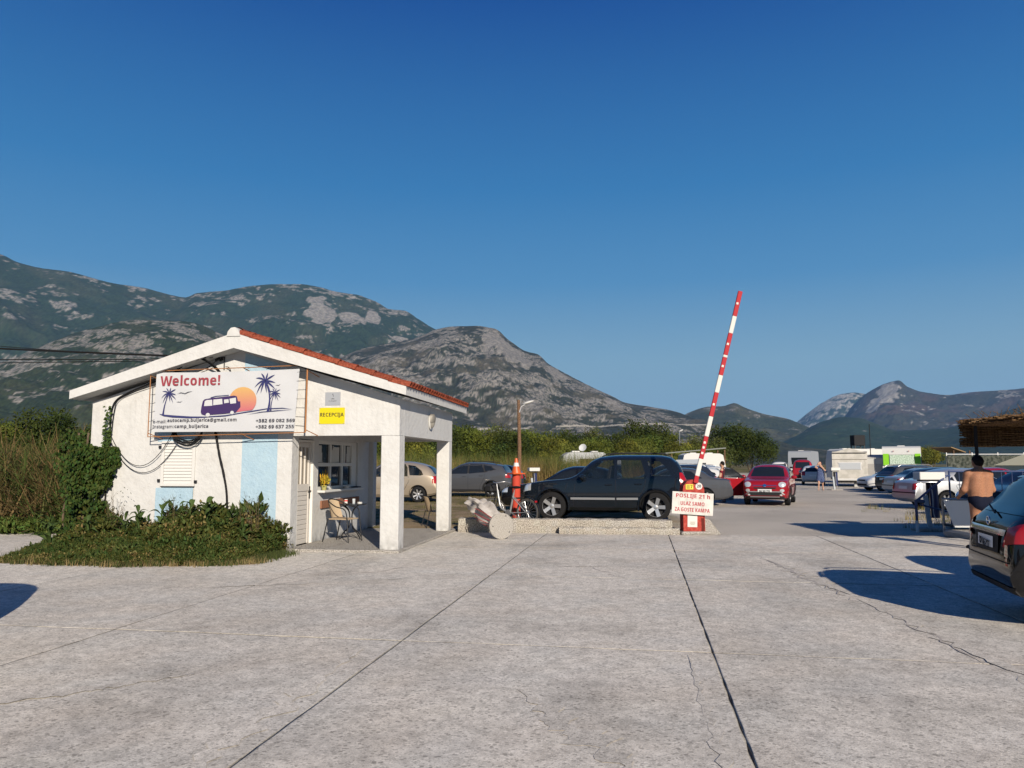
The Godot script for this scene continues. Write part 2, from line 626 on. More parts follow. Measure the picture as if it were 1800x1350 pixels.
func ground() -> void:
	setup_noise()
	var n := 240
	var pos := PackedVector3Array()
	var col := PackedColorArray()
	for j in n:
		var v := 2.0 * j / (n - 1) - 1.0
		for i in n:
			var u := 2.0 * i / (n - 1) - 1.0
			var x := signf(u) * (absf(u) * 42.0 + pow(absf(u), 9.0) * 9000.0)
			var z := -35.0 - signf(v) * (absf(v) * 55.0 + pow(absf(v), 9.0) * 9000.0)
			pos.append(Vector3(x, -0.04 + verge(x, z), z))
			col.append(road_tint(x, z))
	struct("ground", sheet("ground", n, n, pos, col), M.gravel, "grey gravel and dry grass plain of the campsite")
	# the concrete apron, cast in bays with open joints
	var apron := Node3D.new()
	apron.name = "concrete_pavement"
	add_child(apron)
	apron.rotation.y = -deg_to_rad(9.5)
	tag(apron, "weathered concrete apron cast in bays in front of the barrier", "", "", "structure")
	var ja := [-17.0, -13.9, -10.9, -8.0, -5.07, -2.18, .57, 3.8, 6.8, 9.8, 12.8, 15.8]
	var jf := [-4.0, -1.1, 2.9, 6.93, 11.13, 14.78, 18.2]
	for a in ja.size() - 1:
		for f in jf.size() - 1:
			part("slab", bay(ja[a], ja[a + 1], jf[f], jf[f + 1], a * 7 + f), M.slab, apron)
	strips(apron)
	var fill := Sh.new()
	fill.quad(Vector3(-17, -.016, 4), Vector3(15.8, -.016, 4), Vector3(15.8, -.016, -18.2), Vector3(-17, -.016, -18.2))
	part("joint_dirt", fill, mat("joint_dirt", lin(.22, .19, .16), .95), apron, 0.0)
	# cracks and scuffs: shallow broken strips beside the joints
	var dark := mat("crack", lin(.36, .33, .305), 0.95)
	for c in [[Vector2(1.9, 14.6), Vector2(2.5, 9.2), 0.022], [Vector2(2.55, 9.4), Vector2(2.75, 6.2), 0.014], [Vector2(2.8, 6.4), Vector2(3.0, 3.3), 0.008], [Vector2(-4.9, 9.6), Vector2(-3.1, 12.6), 0.012], [Vector2(-1.2, 13.0), Vector2(-.2, 10.9), 0.012]]:
		var s := Sh.new()
		var m := 26
		var last := []
		for i in m + 1:
			var t := float(i) / m
			var p: Vector2 = c[0].lerp(c[1], t)
			var nrm: Vector2 = (c[1] - c[0]).normalized().orthogonal()
			p += nrm * (n1.get_noise_2d(p.x * 2.2 + c[2] * 90.0, p.y * 2.2) * 0.10)
			var w: float = c[2] * maxf(0.12, 0.55 + 1.0 * n1.get_noise_2d(p.x * 7.0, p.y * 7.0 + 30.0)) * sin(PI * clampf(t, 0.02, 0.98))
			var l := Vector3(p.x - nrm.x * w, 0.0045, -(p.y - nrm.y * w))
			var r := Vector3(p.x + nrm.x * w, 0.0045, -(p.y + nrm.y * w))
			if last.size(): s.quad(last[1], r, l, last[0]) if (r - last[1]).cross(l - last[1]).y > 0 else s.quad(last[0], l, r, last[1])
			last = [l, r]
		part("crack", s, dark, apron, 0.0)

func row_at(i: int, n: int, l: float) -> float:      # skirt, edge, just inside the edge, then even steps
	if i <= 1: return 0.0
	if i >= n - 2: return 1.0
	if i == 2: return .02 / l
	if i == n - 3: return 1.0 - .02 / l
	return (i - 2.0) / (n - 5.0)

func bay(a0: float, a1: float, f0: float, f1: float, k: int) -> ArrayMesh:
	var nu := 20
	var nv := 26
	var pos := PackedVector3Array()
	var col := PackedColorArray()
	R.seed = 500 + k
	var tone := ran(0.92, 1.03)
	var lift := ran(-0.003, 0.002)
	for j in nv:
		for i in nu:
			var edge := i == 0 or j == 0 or i == nu - 1 or j == nv - 1
			var u := row_at(i, nu, a1 - a0)
			var v := row_at(j, nv, f1 - f0)
			var x := lerpf(a0, a1, u)
			var f := lerpf(f0, f1, v)
			var chip := 0.004 + 0.010 * n1.get_noise_2d(x * 3.0 + 9.0, f * 3.0)
			var gx := (chip if u == 0.0 else (-chip if u == 1.0 else 0.0))
			var gf := (chip if v == 0.0 else (-chip if v == 1.0 else 0.0))
			var h := lift + 0.004 * n1.get_noise_2d(x * 0.7, f * 0.7)
			if edge: h = -0.06
			elif u == 0.0 or u == 1.0 or v == 0.0 or v == 1.0: h -= 0.0015
			pos.append(Vector3(x + gx, h, -(f + gf)))
			var t := tone * (1.0 + 0.13 * n1.get_noise_2d(x * 0.45 + 80.0, f * 0.45) + 0.09 * n1.get_noise_2d(x * 2.0, f * 2.0 + 50.0) + 0.05 * n1.get_noise_2d(x * 6.0, f * 1.2))
			for lane in [-3.6, -1.7, 1.5, 2.7]: t *= 1.0 - (.055 + .05 * n1.get_noise_2d(lane * 9.0, f * .5)) * exp(-pow((x - lane + .25 * n1.get_noise_1d(f * .3 + lane)) / .34, 2.0))
			var near_edge := minf(minf(u, 1 - u) * (a1 - a0), minf(v, 1 - v) * (f1 - f0))
			t *= 1.0 - 0.05 * exp(-near_edge * 6.0)
			if edge: t *= .55
			elif u == 0.0 or u == 1.0 or v == 0.0 or v == 1.0: t *= .60 + .3 * n1.get_noise_2d(x * 4.0, f * 4.0 + 12.0)
			var cool := 0.03 * n1.get_noise_2d(x * 0.8 + 10.0, f * 0.8)
			col.append(Color(t * (1.0 - cool), t, t * (1.0 + cool)))
	return sheet("slab", nu, nv, pos, col)

# ---------- the mountains, far off ----------
func crest_points(a: Array) -> Array:
	var r := []
	for i in range(0, a.size(), 3): r.append(Vector3(a[i], a[i + 1], a[i + 2]))
	return r

func mountain(n: String, label: String, crest: Array, run: float, down: Vector3, nu: int, nv: int, sd: int, o: Dictionary) -> void:
	var pts := crest_points(crest)
	var lens := [0.0]
	for i in pts.size() - 1: lens.append(lens[i] + Vector2(pts[i].x, pts[i].z).distance_to(Vector2(pts[i + 1].x, pts[i + 1].z)))
	var total: float = lens[lens.size() - 1]
	var pos := PackedVector3Array()
	var col := PackedColorArray()
	pos.resize(nu * nv)
	col.resize(nu * nv)
	var seg := 0
	var px := []
	for i in nu:
		var d := total * i / (nu - 1)
		while seg < pts.size() - 2 and d > lens[seg + 1]: seg += 1
		var t: float = (d - lens[seg]) / (lens[seg + 1] - lens[seg])
		var h := curve(range(pts.size()).map(func(q): return Vector2(lens[q], pts[q].y)), d)
		var p: Vector3 = pts[seg].lerp(pts[seg + 1], t)
		p.y = h
		px.append(p)
	var off := Vector3(sd * 171.0, 0, sd * 57.0)
	var sc: float = o.get("scale", 1.0)
	var amp: float = o.get("amp", 0.10)
	var rock := Color(.235, .220, .200) * float(o.get("rock_tone", 1.0))
	var wood: Color = o.get("wood", Color(.026, .042, .020))
	var scrub: Color = o.get("scrub", Color(.085, .080, .045))
	var bias: float = o.get("bias", 0.0)
	for j in nv:
		var v := -0.12 + 1.12 * float(j) / (nv - 1)
		for i in nu:
			var c: Vector3 = px[i]
			var p := c + down * run * v
			var vv := maxf(v, 0.0)
			var prof := pow(1.0 - vv, o.get("shape", 1.25))
			var q := (p + off) / sc
			var gul := n2.get_noise_2d(q.x * 0.0016, q.z * 0.0016 + q.x * 0.0003)
			var big := n1.get_noise_2d(q.x * 0.0022 + 7.0, q.z * 0.0022)
			var fine := n1.get_noise_3d(q.x * 0.016, c.y * prof * 0.02, q.z * 0.016)
			var env_ := sin(PI * clampf(vv, 0.0, 1.0)) * 0.9 + 0.05
			var h := c.y * prof
			if v < 0.0: h = c.y * (1.0 + v * 2.5)
			h += c.y * amp * env_ * (gul * 0.42 + big * 0.62) + fine * (1.2 + 1.6 * env_) * sc
			h -= 4.0 * sm(0.9, 1.0, vv) * 3.0
			# rock ledges follow the height, woods fill the rest
			var m := n1.get_noise_3d(q.x * 0.0042, h / sc * 0.009, q.z * 0.0042) * 1.1 + n1.get_noise_3d(q.x * 0.022, h / sc * 0.028, q.z * 0.022) * 0.9 + gul * 0.30 + bias
			if o.has("low"): m += o.low * sm(0.35, 0.62, vv) * (1.0 - sm(0.8, 0.95, vv))
			if o.has("fade"): m -= 1.6 * sm(o.fade[0], o.fade[1], float(i) / (nu - 1))
			if o.has("top"): m += o.top * (1.0 - sm(0.0, 0.1, vv))
			var cliff := 0.0
			for f in o.get("faces", []):     # bare faces: along the crest, down the slope, half sizes
				var e := Vector2((float(i) / (nu - 1) - f[0]) / f[2], (vv - f[1]) / f[3]).length() + 0.45 * n1.get_noise_2d(q.x * 0.01, h * 0.01)
				cliff = maxf(cliff, 1.0 - sm(0.8, 1.0, e))
			m = maxf(m, cliff * (0.75 + 0.35 * n1.get_noise_3d(q.x * 0.025, h / sc * 0.02, q.z * 0.025)))
			var rk := sm(0.10, 0.30, m)
			var spot := n3.get_noise_3d(q.x * 0.11, h / sc * 0.11, q.z * 0.11)
			var bush := sm(0.15, 0.45, spot + 0.35 * n3.get_noise_3d(q.x * 0.05, h / sc * 0.05 + 9.0, q.z * 0.05)) * (1.0 - cliff * 0.75)
			var green := wood.lerp(scrub, clampf(float(o.get("dry", 0.0)) + sm(0.0, 0.5, n1.get_noise_2d(q.x * 0.003 + 31.0, q.z * 0.003)) * float(o.get("drymix", 0.25)), 0, 1))
			green *= 0.8 + 0.4 * spot
			var stone := rock * (0.80 + 0.55 * n1.get_noise_3d(q.x * 0.045, h / sc * 0.07, q.z * 0.045 + 11.0))
			if o.has("road") and absf(h - (72.0 + p.x * .055)) < 1.8 and p.x > 90.0 and p.x < 520.0 and vv > .3: rk = 1.0
			if rk == 1.0 and o.has("road") and absf(h - (72.0 + p.x * .055)) < 1.8 and vv > .3:
				stone = Color(.36, .33, .28)
				bush = 0.0
			var k := stone.lerp(green, bush * float(o.get("speckle", 0.8)))
			col[j * nu + i] = green.lerp(k, rk)
			h += (1.0 - rk) * spot * 0.45 * sc + rk * 0.7 * sc * n1.get_noise_3d(q.x * 0.03, h * 0.03, q.z * 0.03)
			# rows run away from the viewer: the first row is the foot
			pos[j * nu + i] = Vector3(p.x, h, p.z)
	var pr := PackedVector3Array()
	var cr := PackedColorArray()
	for j in range(nv - 1, -1, -1):
		pr.append_array(pos.slice(j * nu, (j + 1) * nu))
		cr.append_array(col.slice(j * nu, (j + 1) * nu))
	struct(n, sheet(n, nu, nv, pr, cr), M.terrain, label)

func mountains() -> void:
	var d0 := Vector3(0.22, 0, 0.975)
	mountain("mountain", "high wooded mountain with pale rock bands behind the white building", [-2545, 721, -2546, -2368, 841, -2712, -2202, 839, -2848, -2027, 826, -2975, -1978, 804, -3008, -1912, 792, -3050, -1827, 787, -3102, -1755, 773, -3143, -1680, 758, -3184, -1583, 753, -3233, -1502, 734, -3272, -1429, 723, -3304, -1388, 745, -3322, -1269, 771, -3369, -1179, 797, -3401, -1063, 816, -3439, -967, 820, -3468, -893, 812, -3487, -818, 794, -3506, -730, 785, -3525, -639, 757, -3543, -574, 724, -3554, -509, 720, -3564, -442, 681, -3573, -370, 637, -3581, -269, 597, -3590, -134, 509, -3597, 80, 334, -3599, 266, 186, -3590], 1700.0, d0, 900, 300, 1, {"amp": .10, "bias": -.36, "top": .42, "low": .15, "speckle": .8, "faces": [[.627, .16, .021, .085], [.672, .17, .018, .06], [.70, .12, .012, .05], [.73, .24, .02, .05]]})
	mountain("foothill", "mottled rock and scrub spur below the high mountain on the left", [-1330, 117, -1357, -1234, 135, -1445, -1097, 177, -1551, -1010, 241, -1609, -931, 292, -1656, -833, 324, -1708, -747, 327, -1747, -666, 297, -1780, -568, 237, -1813, -465, 172, -1842, -346, 105, -1868, -250, 57, -1883], 900.0, Vector3(.3, 0, .954), 520, 230, 2, {"amp": .14, "bias": .04, "low": -.35, "scale": .6, "speckle": .95, "wood": Color(.032, .045, .022)})
	mountain("rocky_hill", "bare grey limestone hill falling to the right behind the trees", [-699, 188, -2191, -595, 257, -2222, -502, 313, -2244, -439, 342, -2258, -357, 361, -2272, -282, 380, -2283, -223, 406, -2289, -172, 415, -2294, -120, 416, -2297, -52, 408, -2299, -9, 373, -2300, 43, 340, -2300, 77, 331, -2299, 111, 300, -2297, 171, 265, -2294, 238, 230, -2288, 305, 198, -2280, 337, 181, -2275, 403, 169, -2264, 483, 152, -2249, 561, 111, -2231, 681, 66, -2197], 1000.0, Vector3(0, 0, 1), 620, 260, 3, {"amp": .13, "bias": .16, "scale": .62, "speckle": .95, "wood": Color(.038, .042, .028), "scrub": Color(.12, .105, .075), "drymix": .6, "rock_tone": .98, "shape": 1.1, "road": true, "fade": [.80, .90], "faces": [[.50, .14, .05, .12], [.60, .10, .02, .08], [.70, .25, .015, .08]]})
	mountain("far_hill", "low brown and green hill between the barrier and the trees", [282, 95, -3188, 468, 165, -3166, 672, 190, -3129, 727, 213, -3116, 793, 232, -3100, 847, 234, -3086, 889, 244, -3074, 931, 225, -3062, 1002, 196, -3039, 1071, 179, -3015, 1110, 163, -3001, 1167, 133, -2980, 1295, 66, -2926], 900.0, Vector3(-.25, 0, .968), 220, 90, 4, {"amp": .16, "bias": -.45, "low": -.6, "dry": .35, "drymix": .5, "top": .3, "speckle": .7})
	mountain("distant_ridge", "distant pale bluish limestone ridge right of the barrier boom", [1963, 69, -6197, 2172, 249, -6126, 2255, 329, -6096, 2356, 417, -6058, 2456, 490, -6018, 2571, 544, -5970, 2646, 550, -5937, 2754, 532, -5888, 2993, 405, -5770, 3245, 229, -5632], 900.0, Vector3(-.4, 0, .916), 160, 90, 5, {"amp": .18, "bias": .30, "scale": 1.3, "speckle": .7, "rock_tone": 1.5})
	mountain("peak", "brown mountain with a bare rocky peak on the right", [1668, 88, -4714, 1822, 172, -4656, 1972, 265, -4595, 2033, 352, -4568, 2120, 430, -4529, 2203, 473, -4488, 2257, 483, -4462, 2295, 445, -4442, 2371, 408, -4402, 2482, 389, -4341, 2554, 398, -4298, 2692, 403, -4213, 2780, 410, -4156, 2985, 447, -4011, 3255, 494, -3796, 3546, 433, -3525], 1400.0, Vector3(-.5, 0, .866), 320, 130, 6, {"amp": .15, "bias": -.50, "low": -.5, "rock_tone": 1.35, "dry": .35, "drymix": .7, "wood": Color(.03, .04, .024), "scrub": Color(.075, .055, .042), "speckle": .6, "faces": [[.262, .10, .028, .12], [.235, .22, .018, .10]]})
	mountain("wooded_hill", "dark wooded hill rising behind the caravans on the right", [848, 33, -2878, 1001, 64, -2828, 1076, 129, -2800, 1131, 157, -2779, 1184, 168, -2757, 1235, 163, -2734, 1284, 141, -2712, 1347, 116, -2681, 1440, 118, -2632, 1556, 147, -2565, 1665, 189, -2495, 1789, 224, -2408, 1949, 229, -2280, 2123, 181, -2119], 1000.0, Vector3(-.5, 0, .866), 300, 110, 7, {"amp": .14, "bias": -.75, "drymix": .15, "wood": Color(.026, .044, .024)})
	mat("cut", lin(.34, .31, .27), .9)

# ---------- leaves ----------
func leaf(s: Sh, p: Vector3, dir: Vector3, nrm: Vector3, l: float, w: float) -> void:
	var side := dir.cross(nrm).normalized()
	var up := side.cross(dir).normalized()
	var m := p + dir * l * 0.45 - up * l * 0.06
	var t := p + dir * l - up * l * 0.1
	var a := m + side * w * 0.5 + up * w * 0.16
	var b := m - side * w * 0.5 + up * w * 0.16
	s.tri(p, a, t)
	s.tri(p, t, b)

func rand_dir() -> Vector3:
	var v := Vector3(R.randfn(), R.randfn(), R.randfn())
	return v.normalized()

func crown(sd: int, r: Vector3, lobes: int, n: int, size: float, base: Color, vary := 0.45) -> ArrayMesh:
	R.seed = sd
	var s := Sh.new()
	s.tinted = true
	var cs := []
	for i in lobes:
		var d := rand_dir()
		d.y = absf(d.y) * 1.1 - 0.25
		var c := Vector3(d.x * r.x, d.y * r.y, d.z * r.z) * ran(0.35, 0.78)
		cs.append([c, ran(0.22, 0.44), ran(1.0 - vary, 1.0 + vary), ran(-0.12, 0.2)])
	for i in n:
		var c: Array = cs[R.randi() % lobes]
		var d := rand_dir()
		var f := pow(R.randf(), 0.33) * (1.0 + 0.18 * R.randfn())
		var p: Vector3 = c[0] + Vector3(d.x * r.x, d.y * r.y, d.z * r.z) * float(c[1]) * f
		if p.y < -r.y * 0.95: continue
		var k: float = c[2] * ran(0.7, 1.3)
		s.col = Color(base.r * k * (1.0 + float(c[3])), base.g * k, base.b * k * (1.0 - float(c[3])))
		var dir := (d + rand_dir() * 0.9 + Vector3.DOWN * 0.2).normalized()
		leaf(s, p, dir, (d + rand_dir() * 0.7).normalized(), size * ran(0.7, 1.4), size * ran(0.45, 0.75))
	return s.mesh(0.0)

func stems(h: float, n: int, sd: int) -> Sh:
	R.seed = sd
	var s := Sh.new()
	for i in n:
		var g := TAU * i / n + ran(-.3, .3)
		var lean := ran(0.15, 0.5)
		var a := Vector3(cos(g) * 0.1, -0.1, sin(g) * 0.1)
		var b := a + Vector3(cos(g) * lean * h * .5, h * ran(.55, .75), sin(g) * lean * h * .5)
		var m := a.lerp(b, .5) + Vector3(ran(-.1, .1), 0, ran(-.1, .1)) * h * .3
		s.tube([a, m, b], [0.09 * h / 4, 0.06 * h / 4, 0.025 * h / 4], 6)
	return s

func blades(sd: int, n: int, h: float, spread: float, w: float, most := 0.55) -> ArrayMesh:
	R.seed = sd
	var s := Sh.new()
	s.tinted = true
	for i in n:
		var g := ran(0, TAU)
		var p := Vector3(ran(-spread, spread), 0, ran(-spread, spread))
		var out := Vector3(cos(g), 0, sin(g))
		var side := Vector3(-sin(g), 0, cos(g))
		var hh := h * ran(0.55, 1.1)
		var bend := ran(0.05, most)
		w *= ran(.9, 1.11)
		var k := ran(0.65, 1.25)
		s.col = Color(k, k, k * ran(.85, 1.1))
		var last := []
		for q in 4:
			var t := q / 3.0
			var c := p + out * bend * hh * t * t + Vector3.UP * hh * t * (1.0 - 0.25 * bend * t)
			var ww := w * (1.0 - t * 0.92)
			var now := [c - side * ww, c + side * ww]
			if last.size(): s.quad(last[0], last[1], now[1], now[0])
			last = now
	return s.mesh(0.0)

func hedge() -> void:
	# trees and tall shrubs beyond the car park; a few crowns, each copy turned and scaled
	var protos := []
	var kinds := [[Vector3(2.6, 2.3, 2.3), 15, 7500, .16, Color(.072, .094, .020)], [Vector3(2.2, 2.0, 2.2), 13, 6500, .15, Color(.125, .135, .028)], [Vector3(2.8, 2.5, 2.5), 17, 8000, .16, Color(.040, .058, .016)], [Vector3(2.0, 2.6, 2.0), 14, 7000, .14, Color(.078, .090, .026)]]
	var names_ := ["mid green bushy tree", "bright yellowish green shrub", "dark green dense tree", "olive green upright tree"]
	for k in 4:
		var q: Array = kinds[k]
		protos.append([crown(60 + k, q[0], q[1], q[2], q[3], q[4]), stems(3.2, 5, 70 + k).mesh()])
	# x, z, scale, kind: the belt from behind the porch to the big tree near the road
	var spots := [[-32, -46, 1.1, 2], [-28, -42, 1.0, 0], [-24, -40, 1.05, 2], [-20, -44, 1.1, 0], [-15, -52, 1.2, 2], [-11.5, -60, 1.15, 0], [-9, -66, 1.2, 1], [-6.5, -70, 1.2, 2], [-4, -72, 1.25, 0], [-1.8, -74, 1.15, 3], [.2, -71, 1.1, 2], [2.2, -75, 1.2, 0], [4.2, -71, 1.05, 1], [5.8, -76, 1.15, 2], [7.8, -73, 1.0, 0], [9.6, -77, 1.1, 2], [11.4, -74, 1.05, 1], [13.2, -79, 1.1, 0], [15.0, -86, 1.5, 2], [16.6, -76, 1.0, 1], [18.6, -80, 1.0, 3], [20.2, -84, 1.0, 1], [22.0, -88, .9, 0], [24.2, -88, 1.0, 3], [25.6, -92, 1.5, 2], [28.0, -90, 1.35, 2], [49.5, -93, 1.0, 1], [52, -96, .95, 1], [-37, -50, 1.2, 0], [-42, -52, 1.2, 2], [17.0, -90, 1.35, 0], [-13, -68, 1.1, 3], [8.5, -84, 1.2, 3], [1.0, -84, 1.3, 0], [-5, -82, 1.3, 2]]
	var where := ["beyond the left end of the white building", "seen through the porch", "behind the parked grey crossover", "above the bonnet of the black off-roader", "above the roof of the black off-roader", "left of the barrier boom", "beside the barrier boom", "right of the barrier boom"]
	var order := ["leftmost", "second from the left", "third from the left", "fourth from the left", "fifth from the left", "sixth from the left", "seventh from the left", "eighth from the left", "ninth from the left", "tenth from the left", "eleventh from the left", "twelfth from the left", "thirteenth from the left", "fourteenth from the left"]
	spots.sort_custom(func(p, q): return float(p[0]) / -p[1] < float(q[0]) / -q[1])
	var count := [0, 0, 0, 0, 0, 0, 0, 0]
	var i := 0
	for s in spots:
		var o := thing("tree", "", "tree", Vector3(s[0], 0, s[1]), fmod(i * 77.0, 360.0), "trees and tall shrubs beyond the car park")
		var m := part("crown", protos[s[3]][0], M.leaf, o)
		m.position.y = 2.35
		part("trunk", protos[s[3]][1], M.bark, o)
		o.scale = Vector3.ONE * float(s[2])
		var r: float = float(s[0]) / -s[1]
		var w := 0 if r < -.35 else (1 if r < -.1 else (2 if r < .0 else (3 if r < .085 else (4 if r < .14 else (5 if r < .2 else (6 if r < .27 else 7))))))
		if s[0] > 45: o.set_meta("label", "low rounded olive tree rising behind the green and white caravan" if s[0] < 51 else "small shrub beside the olive tree behind the green caravan")
		else:
			o.set_meta("label", names_[s[3]] + ", " + order[count[w]] + " " + where[w])
			count[w] += 1
		i += 1

func reeds() -> void:
	var tuft := blades(90, 26, 2.0, .35, .016)
	var xs := []
	var cs := []
	R.seed = 91
	# reed bed in front of the trees
	for i in 2600:
		var x := ran(-16, 11.5)
		var z := -ran(51, 62) - maxf(x, 0.0) * .3
		if x < -3: z = -ran(44, 60)
		var pt := n1.get_noise_2d(x * .25, z * .25)
		var h := ran(.8, 1.3) * (1.0 + .35 * pt)
		xs.append(Transform3D(Basis(Vector3.UP, ran(0, TAU)).scaled(Vector3(1.2, h, 1.2)), Vector3(x, -.05, z)))
		var g := clampf(.45 + pt * 1.6 + ran(-.35, .35) + sm(54.0, 60.0, -z) * .35, 0, 1)
		cs.append(Color(.26, .185, .075).lerp(Color(.085, .115, .030), g))
	var o := multi("reed_bed", tuft, M.straw, xs, cs)
	tag(o, "band of tan and green reeds in front of the trees", "reeds", "", "stuff")
	# the tangle of dry grass left of the building
	tuft = blades(92, 24, 1.9, .5, .021, 1.15)
	xs = []
	cs = []
	for i in 2300:
		var x := ran(-26, -8.6)
		var z := -ran(18.6, 27.0)
		if x > -9.8 and z > -19.4: continue
		var edge := sm(18.3, 20.0, -z)
		var h := ran(.45, 1.0) * (0.45 + .75 * edge)
		var tilt := Basis(Vector3(ran(-1, 1), 0, ran(-1, 1)).normalized(), ran(0, .7))
		xs.append(Transform3D(tilt * Basis(Vector3.UP, ran(0, TAU)).scaled(Vector3(1.1, h * 1.25, 1.1)), Vector3(x, -.05, z)))
		var dry := sm(-.15, .25, n1.get_noise_2d(x * .35, z * .3) + .02 + .1 * R.randfn())
		cs.append(Color(.060, .085, .024).lerp(Color(.17, .118, .058), dry))
	o = multi("dry_grass", tuft, M.straw, xs, cs)
	tag(o, "tangle of dry straw and green reeds left of the white building", "grass", "", "stuff")
	# low green weeds along its foot
	var weed := weeds(95, 46, .28, .10, Color(.060, .095, .024))
	xs = []
	for i in 520:
		var x := ran(-24, -8.0)
		var z := -ran(17.7, 19.6)
		xs.append(Transform3D(Basis(Vector3.UP, ran(0, TAU)).scaled(Vector3.ONE * ran(.8, 1.7)), Vector3(x, 0, z)))
	o = multi("weeds", weed, M.leaf, xs, [])
	tag(o, "low green weeds along the foot of the dry grass at left", "weeds", "", "stuff")
	# sparse grass on the verge behind the kerb and by the stall
	xs = []
	cs = []
	var short := blades(97, 16, .22, .16, .006)
	for i in 2200:
		var x := ran(-12, 8)
		var z := -ran(20.0, 46.0)
		if R.randf() < .06:
			x = ran(9.3, 15)
			z = -ran(18.6, 30)
			if x < 9.4 + (-z - 18) * .3: continue
		elif x > 2.5 + (-z - 18) * .12: continue
		if n1.get_noise_2d(x * .3, z * .3) < -.05: continue
		xs.append(Transform3D(Basis(Vector3.UP, ran(0, TAU)).scaled(Vector3.ONE * ran(.6, 1.3)), Vector3(x, -.04, z)))
		cs.append(Color(.085, .10, .03).lerp(Color(.27, .21, .10), R.randf()))
	o = multi("verge_grass", short, M.straw, xs, cs)
	tag(o, "thin dry grass on the verge around the parked cars", "grass", "", "stuff")

func weeds(sd: int, n: int, r: float, size: float, base: Color) -> ArrayMesh:
	R.seed = sd
	var s := Sh.new()
	s.tinted = true
	for i in n:
		var d := rand_dir()
		d.y = absf(d.y)
		var p := d * r * sqrt(R.randf())
		var k := ran(.6, 1.35)
		s.col = Color(base.r * k * ran(.9, 1.4), base.g * k, base.b * k)
		leaf(s, p, (d + rand_dir() * .8 + Vector3.UP * .3).normalized(), (d + Vector3.UP * .8 + rand_dir() * .6).normalized(), size * ran(.6, 1.5), size * ran(.35, .7))
	return s.mesh(0.0)
func on_b(x: float, y: float, z: float) -> Vector3:     # a place in the building's own axes
	return C0 + Basis(Vector3.UP, -TH) * Vector3(x, y, z)

const BYAW := -8.5

func poly(a: Array) -> PackedVector2Array:
	var p := PackedVector2Array()
	for i in range(0, a.size(), 2): p.append(Vector2(a[i], a[i + 1]))
	return p

